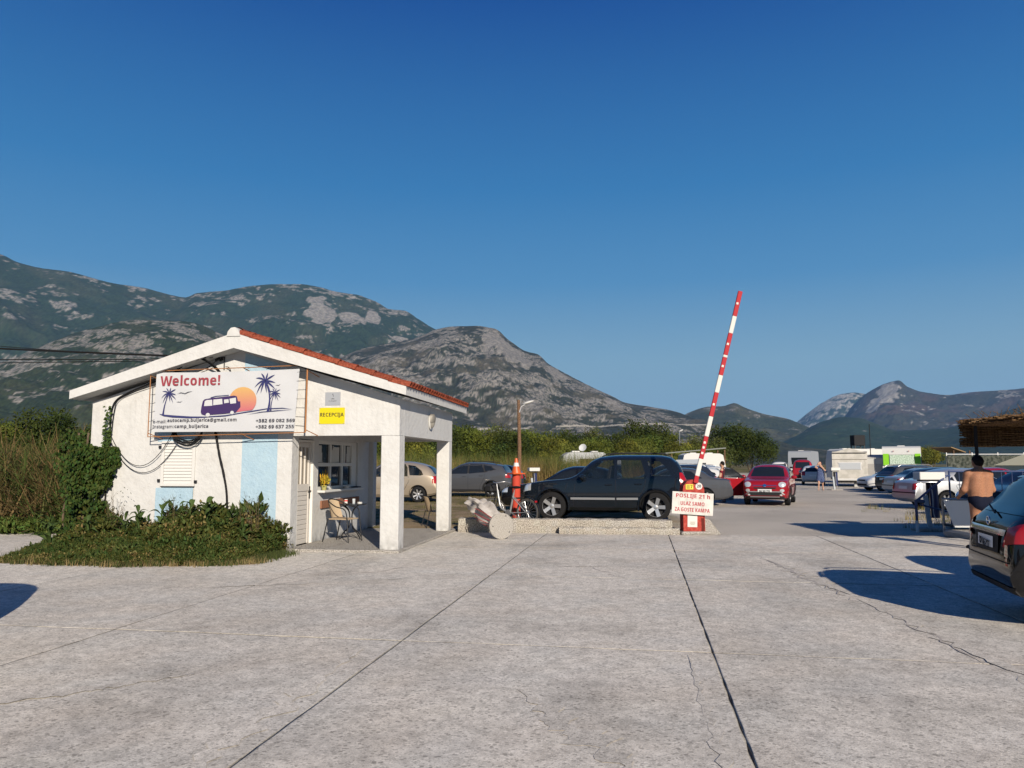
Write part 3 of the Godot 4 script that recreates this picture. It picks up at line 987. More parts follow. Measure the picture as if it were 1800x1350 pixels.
func building() -> void:
	var b := thing("reception_building", "small white reception building with blue stripes and red tiled gable roof", "building", C0, BYAW)
	var wall := Sh.new()
	wall.prism(poly([-6.25, -.05, -4.72, -.05, -4.72, 1.19, -4.02, 1.19, -4.02, -.05, -2.08, -.05, -2.08, 2.12, -.002, 2.12, -.002, 2.80, -3.13, 3.78, -6.25, 2.80]), -.28, 0)
	wall.box(Vector3(-4.37, .58, -.16), Vector3(.70, 1.22, .24))
	part("front_wall", wall, M.plaster, b)
	var s := Sh.new()
	s.box(Vector3(-6.13, 1.4, -2.39), Vector3(.24, 2.9, 4.22))
	part("left_wall", s, M.plaster, b)
	s = Sh.new()
	s.box(Vector3(-4.13, 1.4, -4.62), Vector3(4.24, 2.9, .24))
	part("back_wall", s, M.plaster, b)
	s = Sh.new()      # right wall of the room, round the door and the window
	s.box(Vector3(-2.22, 2.33, -2.51), Vector3(.2, .5, 4.46))
	s.box(Vector3(-2.22, 1.05, -1.23), Vector3(.2, 2.06, .26))
	s.box(Vector3(-2.22, .50, -2.53), Vector3(.2, 1.1, 2.34))
	s.box(Vector3(-2.22, 1.05, -4.22), Vector3(.2, 2.06, 1.04))
	part("room_wall", s, M.plaster, b)
	s = Sh.new()
	s.box(Vector3(-.175, 1.035, -.175), Vector3(.35, 2.17, .35), Transform3D(), .012)
	part("column", s, M.plaster, b)
	s = Sh.new()
	s.box(Vector3(-.15, 1.035, -4.15), Vector3(.30, 2.17, .30), Transform3D(), .012)
	part("column", s, M.plaster, b)
	s = Sh.new()
	s.box(Vector3(-.125, 2.46, -2.29), Vector3(.25, .68, 4.02))
	part("beam", s, M.plaster, b)
	s = Sh.new()
	s.box(Vector3(-1.186, 2.46, -4.17), Vector3(1.87, .68, .25))
	part("beam", s, M.plaster, b)
	s = Sh.new()
	s.box(Vector3(-1.186, 2.62, -2.16), Vector3(1.87, .1, 3.76))
	part("porch_ceiling", s, M.plaster, b)
	s = Sh.new()
	s.box(Vector3(-1.02, .0, -2.3), Vector3(2.16, .09, 4.9), Transform3D(), .01)
	part("porch_floor", s, M.kerb, b)
	# painted bands, a coat proud of the plaster
	for r in [[-4.82, 0.0, -4.05, 1.14], [-4.82, 2.02, -4.05, 2.9], [-3.08, 0.0, -2.37, 3.37]]:
		s = Sh.new()
		if r[3] > 3.0: s.prism(poly([r[0], r[1], r[2], r[1], r[2], 3.49, r[0], 3.71]), 0.0005, .004)
		else: s.box(Vector3((r[0] + r[2]) / 2, (r[1] + r[3]) / 2, .0025), Vector3(r[2] - r[0], r[3] - r[1], .004))
		part("blue_stripe", s, M.blue_paint, b)
	# louvred shutter
	var sh := Node3D.new()
	sh.name = "shutter"
	b.add_child(sh)
	s = Sh.new()
	for q in [[-4.69, 1.6, .06, .86], [-4.05, 1.6, .06, .86]]: s.box(Vector3(q[0], q[1], .012), Vector3(q[2], q[3], .05), Transform3D(), .006)
	for q in [[-4.37, 1.195, .58, .05], [-4.37, 2.005, .58, .05]]: s.box(Vector3(q[0], q[1], .012), Vector3(q[2], q[3], .046), Transform3D(), .006)
	part("frame", s, M.white_paint, sh)
	s = Sh.new()
	s.box(Vector3(-4.37, 1.6, .002), Vector3(.58, .76, .006))
	part("backing", s, mat("shutter_back", lin(.45, .44, .42), .8), sh)
	var sl := Sh.new()
	sl.box(Vector3.ZERO, Vector3(.575, .058, .012), Transform3D(Basis(Vector3.RIGHT, -.32), Vector3.ZERO), .003)
	var slm := sl.mesh()
	for i in 13:
		var o := part("slat", slm, M.white_paint, sh)
		o.position = Vector3(-4.37, 1.245 + i * .0595, .016)
	s = Sh.new()
	for p in [Vector3(-4.75, 1.28, .03), Vector3(-4.75, 1.92, .03), Vector3(-3.99, 1.26, .03)]: box_part("hinge", sh, p, Vector3(.05, .05, .03), M.black_metal)
	# roof slab, its white gable edge and soffit in one
	s = Sh.new()
	s.prism(poly([-6.48, 2.84, -6.48, 3.0, -3.13, 4.05, .22, 2.985, .22, 2.83, -3.13, 3.76]), -4.92, .37)
	var roof := part("roof", s, M.plaster, b)
	s = Sh.new()
	s.prism(poly([-3.27, 3.98, -3.25, 4.07, -3.19, 4.14, -3.11, 4.15, -3.04, 4.10, -3.0, 3.98]), .15, .39)
	part("ridge_end", s, M.plaster, roof)
	# barrel tiles: edge tiles one by one, the field as one
	var tiles := []
	for v in 3:
		R.seed = 300 + v
		var t := Sh.new()
		t.tinted = true
		var k: float = [1.0, .82, 1.12][v]
		t.col = Color(k, k, k)
		var n := 7
		for q in 2:
			var z0 := -.21 + q * .42
		for i in n:
			var a := PI * i / n
			var c := PI * (i + 1) / n
			var r0 := .105
			var r1 := .088
			# local x down the slope, z across
			var lo0 := Vector3(.21, sin(a) * r0, -cos(a) * r0)
			var lo1 := Vector3(.21, sin(c) * r0, -cos(c) * r0)
			var hi0 := Vector3(-.21, sin(a) * r1 , -cos(a) * r1)
			var hi1 := Vector3(-.21, sin(c) * r1, -cos(c) * r1)
			t.oquad(lo0, lo1, hi1, hi0, Vector3(0, -.05, 0))
			var li0 := lo0 * Vector3(1, .8, .8)
			var li1 := lo1 * Vector3(1, .8, .8)
			t.quad(lo0, li0, li1, lo1) if (li0 - lo0).cross(li1 - lo0).x > 0 else t.quad(lo0, lo1, li1, li0)
			t.oquad(li0, li1, hi1 * Vector3(1, .8, .8), hi0 * Vector3(1, .8, .8), Vector3(0, 1, 0))
		tiles.append(t.mesh(50.0))
	var xs := []
	var cs := []
	R.seed = 310
	for side in [1.0, -1.0]:
		var slope := atan2(1.065, 3.35)
		for row in 10:
			for c in 27:
				var dist := .17 + row * .355
				var x: float = -3.13 + side * dist * cos(slope)
				var y := 4.062 - dist * sin(slope) - .012 - (.035 if side < 0 else 0.0)
				var z := (.285 if side > 0 else .12) - c * .193
				var up := Basis(Vector3.BACK, -slope) if side > 0 else Basis(Vector3.UP, PI) * Basis(Vector3.BACK, -slope)
				var jig := Basis(Vector3.UP, ran(-.03, .03)) * Basis(Vector3.BACK, .05)
				var xf := Transform3D(up * jig, Vector3(x, y + ran(0, .006), z + ran(-.008, .008)))
				if c == 0 or row == 9:
					var o := part("roof_tile", tiles[R.randi() % 3], M.tile, roof)
					o.transform = xf
				else:
					xs.append(xf)
					var k := ran(.75, 1.1)
					cs.append(Color(k, k, k))
	var f := multi("roof_tiles", tiles[0], M.tile, xs, cs, roof)
	f.set_meta("kind", "stuff")
	s = Sh.new()
	for c in 13: s.lathe([Vector2(.11, -.2), Vector2(.125, .2)], 14, Transform3D(Basis(Vector3.RIGHT, PI / 2), Vector3(-3.13, 4.05, .02 - c * .39)))
	part("ridge_tiles", s, M.tile, roof)
	# the room door, facing the porch
	var d := Node3D.new()
	d.name = "door"
	b.add_child(d)
	var grey_paint := mat("door_paint", lin(.52, .49, .45), .6)
	s = Sh.new()
	for z in [-.33, -1.07]: s.box(Vector3(-2.15, 1.03, z), Vector3(.1, 2.04, .05), Transform3D(), .006)
	s.box(Vector3(-2.15, 2.045, -.70), Vector3(.1, .04, .7), Transform3D(), .006)
	part("door_frame", s, mat("door_frame", lin(.62, .6, .56), .6), d)
	s = Sh.new()
	for z in [-.40, -1.0]: s.box(Vector3(-2.17, 1.03, z), Vector3(.045, 1.98, .09), Transform3D(), .005)
	s.box(Vector3(-2.17, 1.13, -.70), Vector3(.044, .14, .51), Transform3D(), .005)
	s.box(Vector3(-2.17, 1.97, -.70), Vector3(.044, .10, .51), Transform3D(), .005)
	for z in [-.61, -.79]: s.box(Vector3(-2.17, 1.56, z), Vector3(.042, .72, .035), Transform3D(), .005)
	part("leaf_frame", s, grey_paint, d)
	var bd := Sh.new()
	bd.box(Vector3.ZERO, Vector3(.03, .088, .515), Transform3D(), .007)
	var bdm := bd.mesh()
	for i in 11:
		var o := part("board", bdm, grey_paint, d)
		o.position = Vector3(-2.175, .09 + i * .0925, -.70)
	for z in [-.53, -.70, -.87]:
		s = Sh.new()
		s.box(Vector3(-2.18, 1.56, z), Vector3(.008, .72, .15))
		part("pane", s, mat("door_glass", lin(.20, .17, .13), .12), d)
	s = Sh.new()
	s.box(Vector3(-2.14, 1.03, -1.0), Vector3(.012, .24, .045), Transform3D(), .003)
	s.box(Vector3(-2.12, 1.06, -.96), Vector3(.02, .02, .13), Transform3D(), .004)
	part("door_handle", s, M.black_metal, d)
	# the counter window with papers stuck behind its panes
	var w := Node3D.new()
	w.name = "window"
	b.add_child(w)
	s = Sh.new()
	for z in [-1.385, -2.12, -2.80, -3.43]: s.box(Vector3(-2.19, 1.57, z), Vector3(.07, 1.02, .075), Transform3D(), .006)
	for y in [1.085, 1.58, 2.045]: s.box(Vector3(-2.19, y, -2.41), Vector3(.066, .075, 1.98), Transform3D(), .006)
	s.box(Vector3(-2.19, 1.57, -3.58), Vector3(.06, 1.02, .23), Transform3D(), .006)
	part("window_frame", s, mat("window_frame", lin(.58, .58, .56), .5), w)
	for z in [-1.76, -2.46, -3.115]:
		for y in [1.33, 1.81]:
			s = Sh.new()
			s.box(Vector3(-2.205, y, z), Vector3(.008, .44, .64))
			part("pane", s, M.dark_glass, w)
	R.seed = 40
	var paper := mat("paper", lin(.50, .50, .48), .8)
	for q in [[1.90, -1.60, .16, .2], [1.73, -1.63, .2, .2], [1.78, -2.45, .36, .5], [1.68, -2.44, .14, .34], [1.82, -3.02, .42, .13], [1.88, -3.28, .22, .22], [1.72, -3.26, .20, .22], [1.92, -2.30, .13, .15]]:
		s = Sh.new()
		s.box(Vector3(-2.198 + ran(0, .002), q[0], q[1]), Vector3(.002, q[2], q[3]))
		part("notice", s, paper, w)
	text("P", .10, M.ink, w, Vector3(-2.194, 1.94, -2.30), Vector3(0, PI / 2, 0), "Droid Sans", true)
	s = Sh.new()
	s.box(Vector3(-2.10, 1.03, -2.53), Vector3(.27, .05, 2.36), Transform3D(), .01)
	part("window_sill", s, M.white_paint, w)
	s = Sh.new()
	s.box(Vector3(-2.10, .76, -2.62), Vector3(.035, .16, 2.26), Transform3D(), .006)
	part("rail_board", s, mat("brown_board", lin(.24, .115, .07), .6), b)
	s = Sh.new()
	s.box(Vector3(-2.18, 2.10, -2.5), Vector3(.02, .022, 2.2))
	part("blind_box", s, M.black_metal, w)

func bp(x: float, y: float) -> Vector2:      # a point of the banner print
	return Vector2((x - 885.0) / 1400.0 * 2.86, (485.0 - y) / 595.0 * 1.14)

func print_poly(pts: Array, m: Material, parent: Node3D, n: String, layer := 1) -> MeshInstance3D:
	var p := PackedVector2Array()
	for i in range(0, pts.size(), 2): p.append(bp(pts[i], pts[i + 1]))
	var s := Sh.new()
	s.prism(p, .0015 + .0012 * (layer - 1), .0015 + .0012 * layer)
	return part(n, s, m, parent, 0.0)

func frond(s: Sh, at: Vector2, ang: float, l: float, w: float, droop: float, z: float) -> void:
	var top := []
	var bot := []
	for i in 7:
		var t := i / 6.0
		var p := at + Vector2(cos(ang), sin(ang)) * l * t + Vector2(0, -droop * t * t)
		var nn := Vector2(-sin(ang), cos(ang))
		var ww := w * sin(PI * minf(t * .9 + .08, 1.0))
		top.append(p + nn * ww * .4)
		bot.append(p - nn * ww)
	for i in 6: s.quad(Vector3(bot[i].x, bot[i].y, z), Vector3(bot[i + 1].x, bot[i + 1].y, z), Vector3(top[i + 1].x, top[i + 1].y, z), Vector3(top[i].x, top[i].y, z))

func palm_print(parent: Node3D, m: Material, root: Vector2, tip: Vector2, size: float, bend: float) -> void:
	var s := Sh.new()
	for i in 10:
		var a := i / 10.0
		var b := (i + 1) / 10.0
		var pa := root.lerp(tip, a) + Vector2(bend * sin(PI * a), 0)
		var pb := root.lerp(tip, b) + Vector2(bend * sin(PI * b), 0)
		var wa := size * lerpf(.11, .03, pow(a, .5))
		var wb := size * lerpf(.11, .03, pow(b, .5))
		s.quad(Vector3(pa.x - wa, pa.y, .004), Vector3(pa.x + wa, pa.y, .004), Vector3(pb.x + wb, pb.y, .004), Vector3(pb.x - wb, pb.y, .004))
	for q in [[.1, .8, .25], [.7, .95, .2], [1.3, .7, .1], [2.0, .75, .15], [2.6, .85, .25], [3.2, .8, .45], [-.35, .85, .35], [3.7, .75, .6], [-.8, .7, .5], [4.2, .62, .35], [-1.3, .6, .3]]:
		frond(s, tip, q[0], size * q[1], size * .085, size * q[2], .0045)
	part("palm_print", s, m, parent, 0.0)

func building_things() -> void:
	# the banner, laced into its bar frame a hand's breadth off the wall
	var bn := thing("banner", "white printed welcome banner with palms, sunset and van on the front wall", "banner", on_b(-3.31, 2.765, .30), BYAW)
	var s := Sh.new()
	var nu := 40
	var nv := 16
	var g := func(i: int, j: int) -> Vector3:
		var u := float(i) / nu
		var v := float(j) / nv
		return Vector3(lerpf(-1.46, 1.40, u) + .05 * v + (.03 * (v - .5) if u > .5 else 0.0), lerpf(-.57, .575, v) - .02 * sin(PI * u) * (1 if v > .5 else 0) + .02 * (u - .5) * v, -.012 + .008 * n1.get_noise_2d(u * 5.0, v * 3.0) + .004 * sin(u * 30.0 + v * 9.0) * v)
	for i in nu:
		for j in nv: s.quad(g.call(i, j), g.call(i + 1, j), g.call(i + 1, j + 1), g.call(i, j + 1))
	part("sheet", s, mat("banner_sheet", lin(.45, .46, .48), .55), bn, 60.0)
	var navy := mat("print_navy", lin(.035, .038, .12), .6)
	var violet := mat("print_violet", lin(.045, .028, .095), .6)
	var white := mat("print_white", lin(.47, .48, .49), .6)
	var red := mat("print_red", lin(.25, .045, .06), .6)
	var dark := mat("print_dark", lin(.07, .07, .085), .6)
	var sun := Sh.new()
	sun.tinted = true
	var ctr := bp(1062, 482)
	var stops := func(y: float) -> Color: return Color(.42, .11, .15).lerp(Color(.50, .31, .12), clampf((y + .22) / .46, 0, 1))
	for i in 36:
		var a := TAU * i / 36
		var b := TAU * (i + 1) / 36
		var rr := Vector2(.275, .255)
		var pa := Vector2(cos(a), sin(a)) * rr
		var pb := Vector2(cos(b), sin(b)) * rr
		pa.y = maxf(pa.y, -.20 + pa.x * .12)
		pb.y = maxf(pb.y, -.20 + pb.x * .12)
		for k in 5:
			var t0 := k / 5.0
			var t1 := (k + 1) / 5.0
			for q in [[pa * t0, pa * t1, pb * t1], [pa * t0, pb * t1, pb * t0]]:
				for p in q:
					sun.P.append(Vector3(ctr.x + p.x, ctr.y + p.y, .002))
					sun.C.append(stops.call(p.y))
	part("sun_print", sun, mat("print_sun", Color.WHITE, .6, 0, true), bn, 0.0)
	# van, leaning with the slope
	print_poly([660, 540, 672, 480, 690, 464, 760, 452, 980, 432, 1005, 440, 1018, 488, 1040, 490, 1044, 545, 1020, 575, 1000, 598, 700, 622, 665, 612, 655, 590], violet, bn, "van_print", 2)
	for w in [[686, 532, 692, 482, 712, 472, 764, 470, 768, 528], [776, 524, 776, 468, 862, 462, 868, 514], [884, 506, 880, 470, 924, 466, 930, 500], [944, 512, 934, 462, 996, 452, 1000, 506]]:
		print_poly(w, white, bn, "van_window_print", 3)
	for c in [[727, 620, 21], [964, 599, 18]]:
		var a := []
		for i in 16: a.append_array([c[0] + c[2] * cos(TAU * i / 16), c[1] + c[2] * sin(TAU * i / 16)])
		print_poly(a, white, bn, "van_wheel_print", 3)
	print_poly([745, 446, 800, 432, 925, 424, 925, 429, 800, 438, 750, 450], navy, bn, "rack_print", 2)
	print_poly([238, 602, 300, 612, 420, 622, 560, 632, 700, 634, 700, 644, 540, 648, 380, 640, 290, 626], navy, bn, "shore_print", 3)
	print_poly([700, 634, 900, 622, 1100, 590, 1300, 560, 1450, 556, 1550, 572, 1450, 562, 1300, 568, 1100, 600, 900, 632, 700, 644], navy, bn, "shore_print", 3)
	print_poly([1100, 620, 1250, 592, 1400, 580, 1545, 576, 1400, 586, 1250, 598], navy, bn, "shore_print", 3)
	for q in [[412, 405, 450, 392, 490, 402, 520, 388, 566, 383, 525, 395, 492, 409, 452, 398], [405, 488, 430, 484, 445, 487, 468, 476, 448, 491, 430, 489], [1375, 338, 1395, 334, 1406, 337, 1425, 324, 1408, 342, 1395, 339]]:
		print_poly(q, dark, bn, "bird_print", 3)
	palm_print(bn, navy, bp(280, 612), bp(330, 400), .19, -.02)
	palm_print(bn, navy, bp(1312, 588), bp(1275, 290), .26, .06)
	palm_print(bn, navy, bp(1338, 580), bp(1372, 410), .15, -.02)
	fit(text("Welcome!", .185, red, bn, Vector3.ZERO, Vector3.ZERO, "Droid Sans", true), bp(238, 325), bp(835, 325), .003)
	fit(text("e-mail: ", .06, dark, bn, Vector3.ZERO), bp(182, 695), bp(316, 695), .003)
	fit(text("autocamp.buljarica@gmail.com", .06, dark, bn, Vector3.ZERO, Vector3.ZERO, "Droid Sans", true), bp(326, 695), bp(1010, 692), .003)
	fit(text("Instagram: ", .06, dark, bn, Vector3.ZERO), bp(180, 754), bp(392, 754), .003)
	fit(text("camp_buljarica", .06, dark, bn, Vector3.ZERO, Vector3.ZERO, "Droid Sans", true), bp(400, 754), bp(735, 754), .003)
	fit(text("+382 69 082 569", .06, dark, bn, Vector3.ZERO, Vector3.ZERO, "Droid Sans", true), bp(1198, 695), bp(1572, 695), .003)
	fit(text("+382 69 637 255", .06, dark, bn, Vector3.ZERO, Vector3.ZERO, "Droid Sans", true), bp(1198, 754), bp(1565, 754), .003)
	# frame of rusty bars with lacing
	var fr := Node3D.new()
	fr.name = "bar_frame"
	bn.add_child(fr)
	fr.position = Vector3(.045, .005, 0)
	var cor := [Vector3(-1.575, .585, 0), Vector3(1.575, .645, 0), Vector3(1.565, -.60, 0), Vector3(-1.575, -.665, 0)]
	for i in 4:
		s = Sh.new()
		s.tube([cor[i], cor[(i + 1) % 4]], .009 if i != 1 else .016, 6)
		part("bar", s, M.copper_bar, fr)
	for p in [Vector3(-1.57, .5, 0), Vector3(1.57, .55, 0), Vector3(1.565, -.55, 0), Vector3(-1.57, -.6, 0), Vector3(.3, .62, 0), Vector3(.3, -.62, 0)]:
		s = Sh.new()
		s.tube([p, p + Vector3(.12, -.1, -.29)], .009, 5)
		part("strut", s, M.copper_bar, fr)
	s = Sh.new()
	for i in 7:
		var t := (i + .5) / 7.0
		s.tube([Vector3(1.57, lerpf(.62, -.58, t), 0), Vector3(1.37, lerpf(.60, -.56, t), -.008)], .003, 4)
		s.tube([Vector3(-1.575, lerpf(.56, -.64, t), 0), Vector3(-1.46, lerpf(.55, -.58, t), -.008)], .003, 4)
		s.tube([Vector3(lerpf(-1.5, 1.5, t), .6 + .03 * t, 0), Vector3(lerpf(-1.42, 1.36, t), .575, -.008)], .003, 4)
	part("lacing", s, M.cable, fr)
	# signs
	var ys := thing("reception_sign", "yellow reception sign with dark capitals on the white wall", "sign", on_b(-1.31, 2.49, .006), BYAW)
	s = Sh.new()
	s.box(Vector3.ZERO, Vector3(.50, .305, .008), Transform3D(), .002)
	part("plate", s, mat("yellow_sign", lin(.55, .46, .015), .5), ys)
	s = Sh.new()
	for q in [Vector3(-.235, -.138, .006), Vector3(.235, -.138, .006), Vector3(-.235, .138, .006), Vector3(.235, .138, .006)]: s.ball(q, Vector3(.008, .008, .004), 8)
	part("screws", s, M.steel, ys)
	fit(text("RECEPCIJA", .07, mat("sign_ink", lin(.05, .05, .03), .6), ys, Vector3.ZERO, Vector3.ZERO, "Droid Sans", true), Vector2(-.23, -.035), Vector2(.23, -.035), .005)
	var gs := thing("plaque", "small silver metal plaque above the yellow sign", "plaque", on_b(-1.30, 2.81, .006), BYAW)
	s = Sh.new()
	s.box(Vector3.ZERO, Vector3(.30, .245, .008), Transform3D(), .002)
	part("plate", s, mat("silver_sign", lin(.42, .43, .45), .35, .4), gs)
	s = Sh.new()
	s.prism(poly([-.012, .09, .004, .095, .018, .035, .01, .035]), .004, .006)
	s.prism(poly([-.035, -.01, .035, -.01, .03, .0, .0, .008, -.03, .0]), .004, .006)
	part("emblem", s, mat("sign_grey", lin(.12, .12, .13), .6), gs, 0.0)
	fit(text("CAMP", .03, M.sign_grey, gs, Vector3.ZERO), Vector2(-.075, -.06), Vector2(.075, -.06), .004)
	# bulkhead lamp on the side beam
	var lp := thing("wall_lamp", "hooded grey outdoor wall lamp on the side beam of the porch", "lamp", on_b(0, 2.48, -2.16), BYAW)
	s = Sh.new()
	s.lathe([Vector2(.001, 0), Vector2(.075, 0), Vector2(.09, .02), Vector2(.09, .035), Vector2(.07, .04), Vector2(.001, .04)], 18, Transform3D(Basis(Vector3.BACK, -PI / 2).scaled(Vector3(1, 1.8, 1)), Vector3(.001, 0, 0)))
	part("base", s, M.white_plastic, lp)
	s = Sh.new()
	s.ball(Vector3(.04, -.01, 0), Vector3(.08, .125, .075), 16)
	part("glass", s, mat("lamp_glass", lin(.20, .19, .17), .15), lp)
	s = Sh.new()
	for i in 10:
		for k in 5:
			var q := func(a: int, b: int) -> Vector3:
				var th := PI * .5 * a / 10.0 * 1.3 - .1
				var ph := PI * (b / 5.0) - PI / 2
				return Vector3(.04 + .095 * cos(ph) * cos(th - .5), .165 * sin(th), .10 * sin(ph) * cos(th * .6))
			s.quad(q.call(i, k + 1), q.call(i, k), q.call(i + 1, k), q.call(i + 1, k + 1))
	part("hood", s, mat("lamp_hood", lin(.17, .16, .145), .5, .3), lp, 60.0)
	# cables: a drop from the left, loops along the eave, a coil, and the run down the wall
	var far := [[Vector3(-34, 9.0, -22), Vector3(-3.62, 3.60, .22), .9, .008, "thin black overhead cable highest of those from the left"], [Vector3(-34, 6.3, -20), Vector3(-3.70, 3.60, .34), .25, .020, "thick black overhead cable running to the gable"], [Vector3(-34, 6.05, -20), Vector3(-3.8, 3.58, .33), .55, .010, "middle black overhead cable just under the thick one"], [Vector3(-34, 4.4, -21), Vector3(-3.85, 3.55, .33), .1, .008, "lowest black overhead cable rising to the gable"]]
	var hook := on_b(0, 0, 0)
	for q in far:
		s = Sh.new()
		var e: Vector3 = on_b(q[1].x, q[1].y, q[1].z)
		s.tube(hang(q[0], e, q[2], 24), q[3], 6)
		solo("overhead_cable", s, M.cable, q[4], "cable", Vector3.ZERO, 0.0, "overhead cables from the left")
	var loops := [
		[[-4.6, 3.58, .34], [-3.95, 3.63, .34], [-3.6, 3.45, .2], [-3.5, 3.2, .05], [-3.48, 2.7, .05], [-3.46, 2.2, .05]],
		[[-4.4, 3.56, .33], [-3.9, 3.60, .30], [-3.62, 3.42, .16], [-3.54, 3.2, .06], [-3.52, 2.6, .05]],
		[[-4.2, 3.5, .2], [-4.6, 3.28, .1], [-5.0, 3.15, .06], [-5.45, 2.98, .05], [-5.72, 2.83, .04], [-5.82, 2.6, .03], [-5.83, 2.2, .03], [-5.84, 1.6, .03], [-5.86, .5, .03]],
		[[-3.6, 3.55, .15], [-3.9, 3.40, .06], [-4.6, 3.2, .05], [-5.3, 3.0, .05], [-5.66, 2.84, .05], [-5.75, 2.6, .05], [-5.78, 2.2, .05]],
		[[-3.45, 3.45, .05], [-3.36, 3.42, .08], [-3.32, 3.30, .08], [-3.40, 3.24, .05]]]
	var lab := ["black cable bundle bending down from the gable behind the banner", "second black cable bending down beside the bundle", "black cable looping under the left eave and down the corner", "thinner cable under the left eave beside the black one", "short curled cable at the gable peak"]
	for i in loops.size():
		s = Sh.new()
		s.tube(smooth(loops[i].map(func(v): return Vector3(v[0], v[1], v[2]))), .016 if i < 3 else .008, 6)
		solo("cable", s, M.cable, lab[i], "cable", C0, BYAW, "cables on the front wall")
	for q in [[Vector3(-5.8, 2.15, .04), Vector3(-4.45, 2.2, .1), .62, "upper drooping wire crossing the wall left of the shutter"], [Vector3(-5.78, 2.0, .04), Vector3(-4.4, 1.95, .06), .55, "lower drooping wire crossing the wall left of the shutter"]]:
		s = Sh.new()
		s.tube(hang(q[0], q[1], q[2], 16), .007, 5)
		solo("wire", s, M.cable, q[3], "wire", C0, BYAW, "drooping wires")
	s = Sh.new()
	for k in 3:
		var ring := []
		for i in 24: ring.append(Vector3(-4.13 + (.27 + .015 * k) * cos(TAU * i / 24), 2.22 + (.19 + .02 * k) * sin(TAU * i / 24) - .02 * k, .10 + .025 * k))
		s.tube(ring, .016, 6, true)
	solo("cable_coil", s, M.cable, "coil of thick black cable hanging below the banner", "cable", C0, BYAW)
	s = Sh.new()
	s.tube(smooth([Vector3(-3.62, 2.3, .06), Vector3(-3.57, 2.0, .04), Vector3(-3.50, 1.72, .05), Vector3(-3.42, 1.4, .03), Vector3(-3.33, 1.0, .05), Vector3(-3.30, .3, .05)]), [.013, .02, .024, .02, .024, .02, .024, .02, .022, .024, .02, .022, .024, .02, .022, .024, .02, .02, .02, .02, .02, .02, .02, .02, .02, .02, .02, .02, .02, .02, .02, .02], 6)
	solo("cable", s, M.cable, "thick black cable dropping down the wall right of the shutter", "cable", C0, BYAW, "cables on the front wall")
	s = Sh.new()
	for i in 5: s.box(Vector3(-3.66 + .03 * i, 3.58 + .02 * (i % 3), .04), Vector3(.025, .05, .06), Transform3D(), .005)
	s.tube([Vector3(-3.72, 3.62, .02), Vector3(-3.5, 3.64, .02), Vector3(-3.5, 3.4, .02)], .012, 6)
	solo("wall_bracket", s, M.black_metal, "dark cable bracket with insulators under the gable peak", "bracket", C0, BYAW)

func smooth(p: Array, n := 5) -> Array:
	var r := []
	for i in p.size() - 1:
		var a: Vector3 = p[maxi(i - 1, 0)]
		var d: Vector3 = p[mini(i + 2, p.size() - 1)]
		for k in n: r.append(p[i].cubic_interpolate(p[i + 1], a, d, float(k) / n))
	r.append(p[p.size() - 1])
	return r

func fit(o: MeshInstance3D, a: Vector2, b: Vector2, z: float) -> void:      # stretch lettering between two ends of its base line
	var bb: AABB = o.mesh.get_aabb()
	var k := a.distance_to(b) / maxf(bb.size.x, .001)
	o.scale = Vector3(k, 1, 1)
	var m := (a + b) / 2
	o.rotation.z = (b - a).angle()
	var cy := bb.position.y + bb.size.y / 2
	# the letters stand on the base line: TextMesh centres its line box on y = 0
	o.position = Vector3(m.x - (bb.position.x + bb.size.x / 2) * k, a.lerp(b, .5).y + bb.size.y * .5 - cy, z)

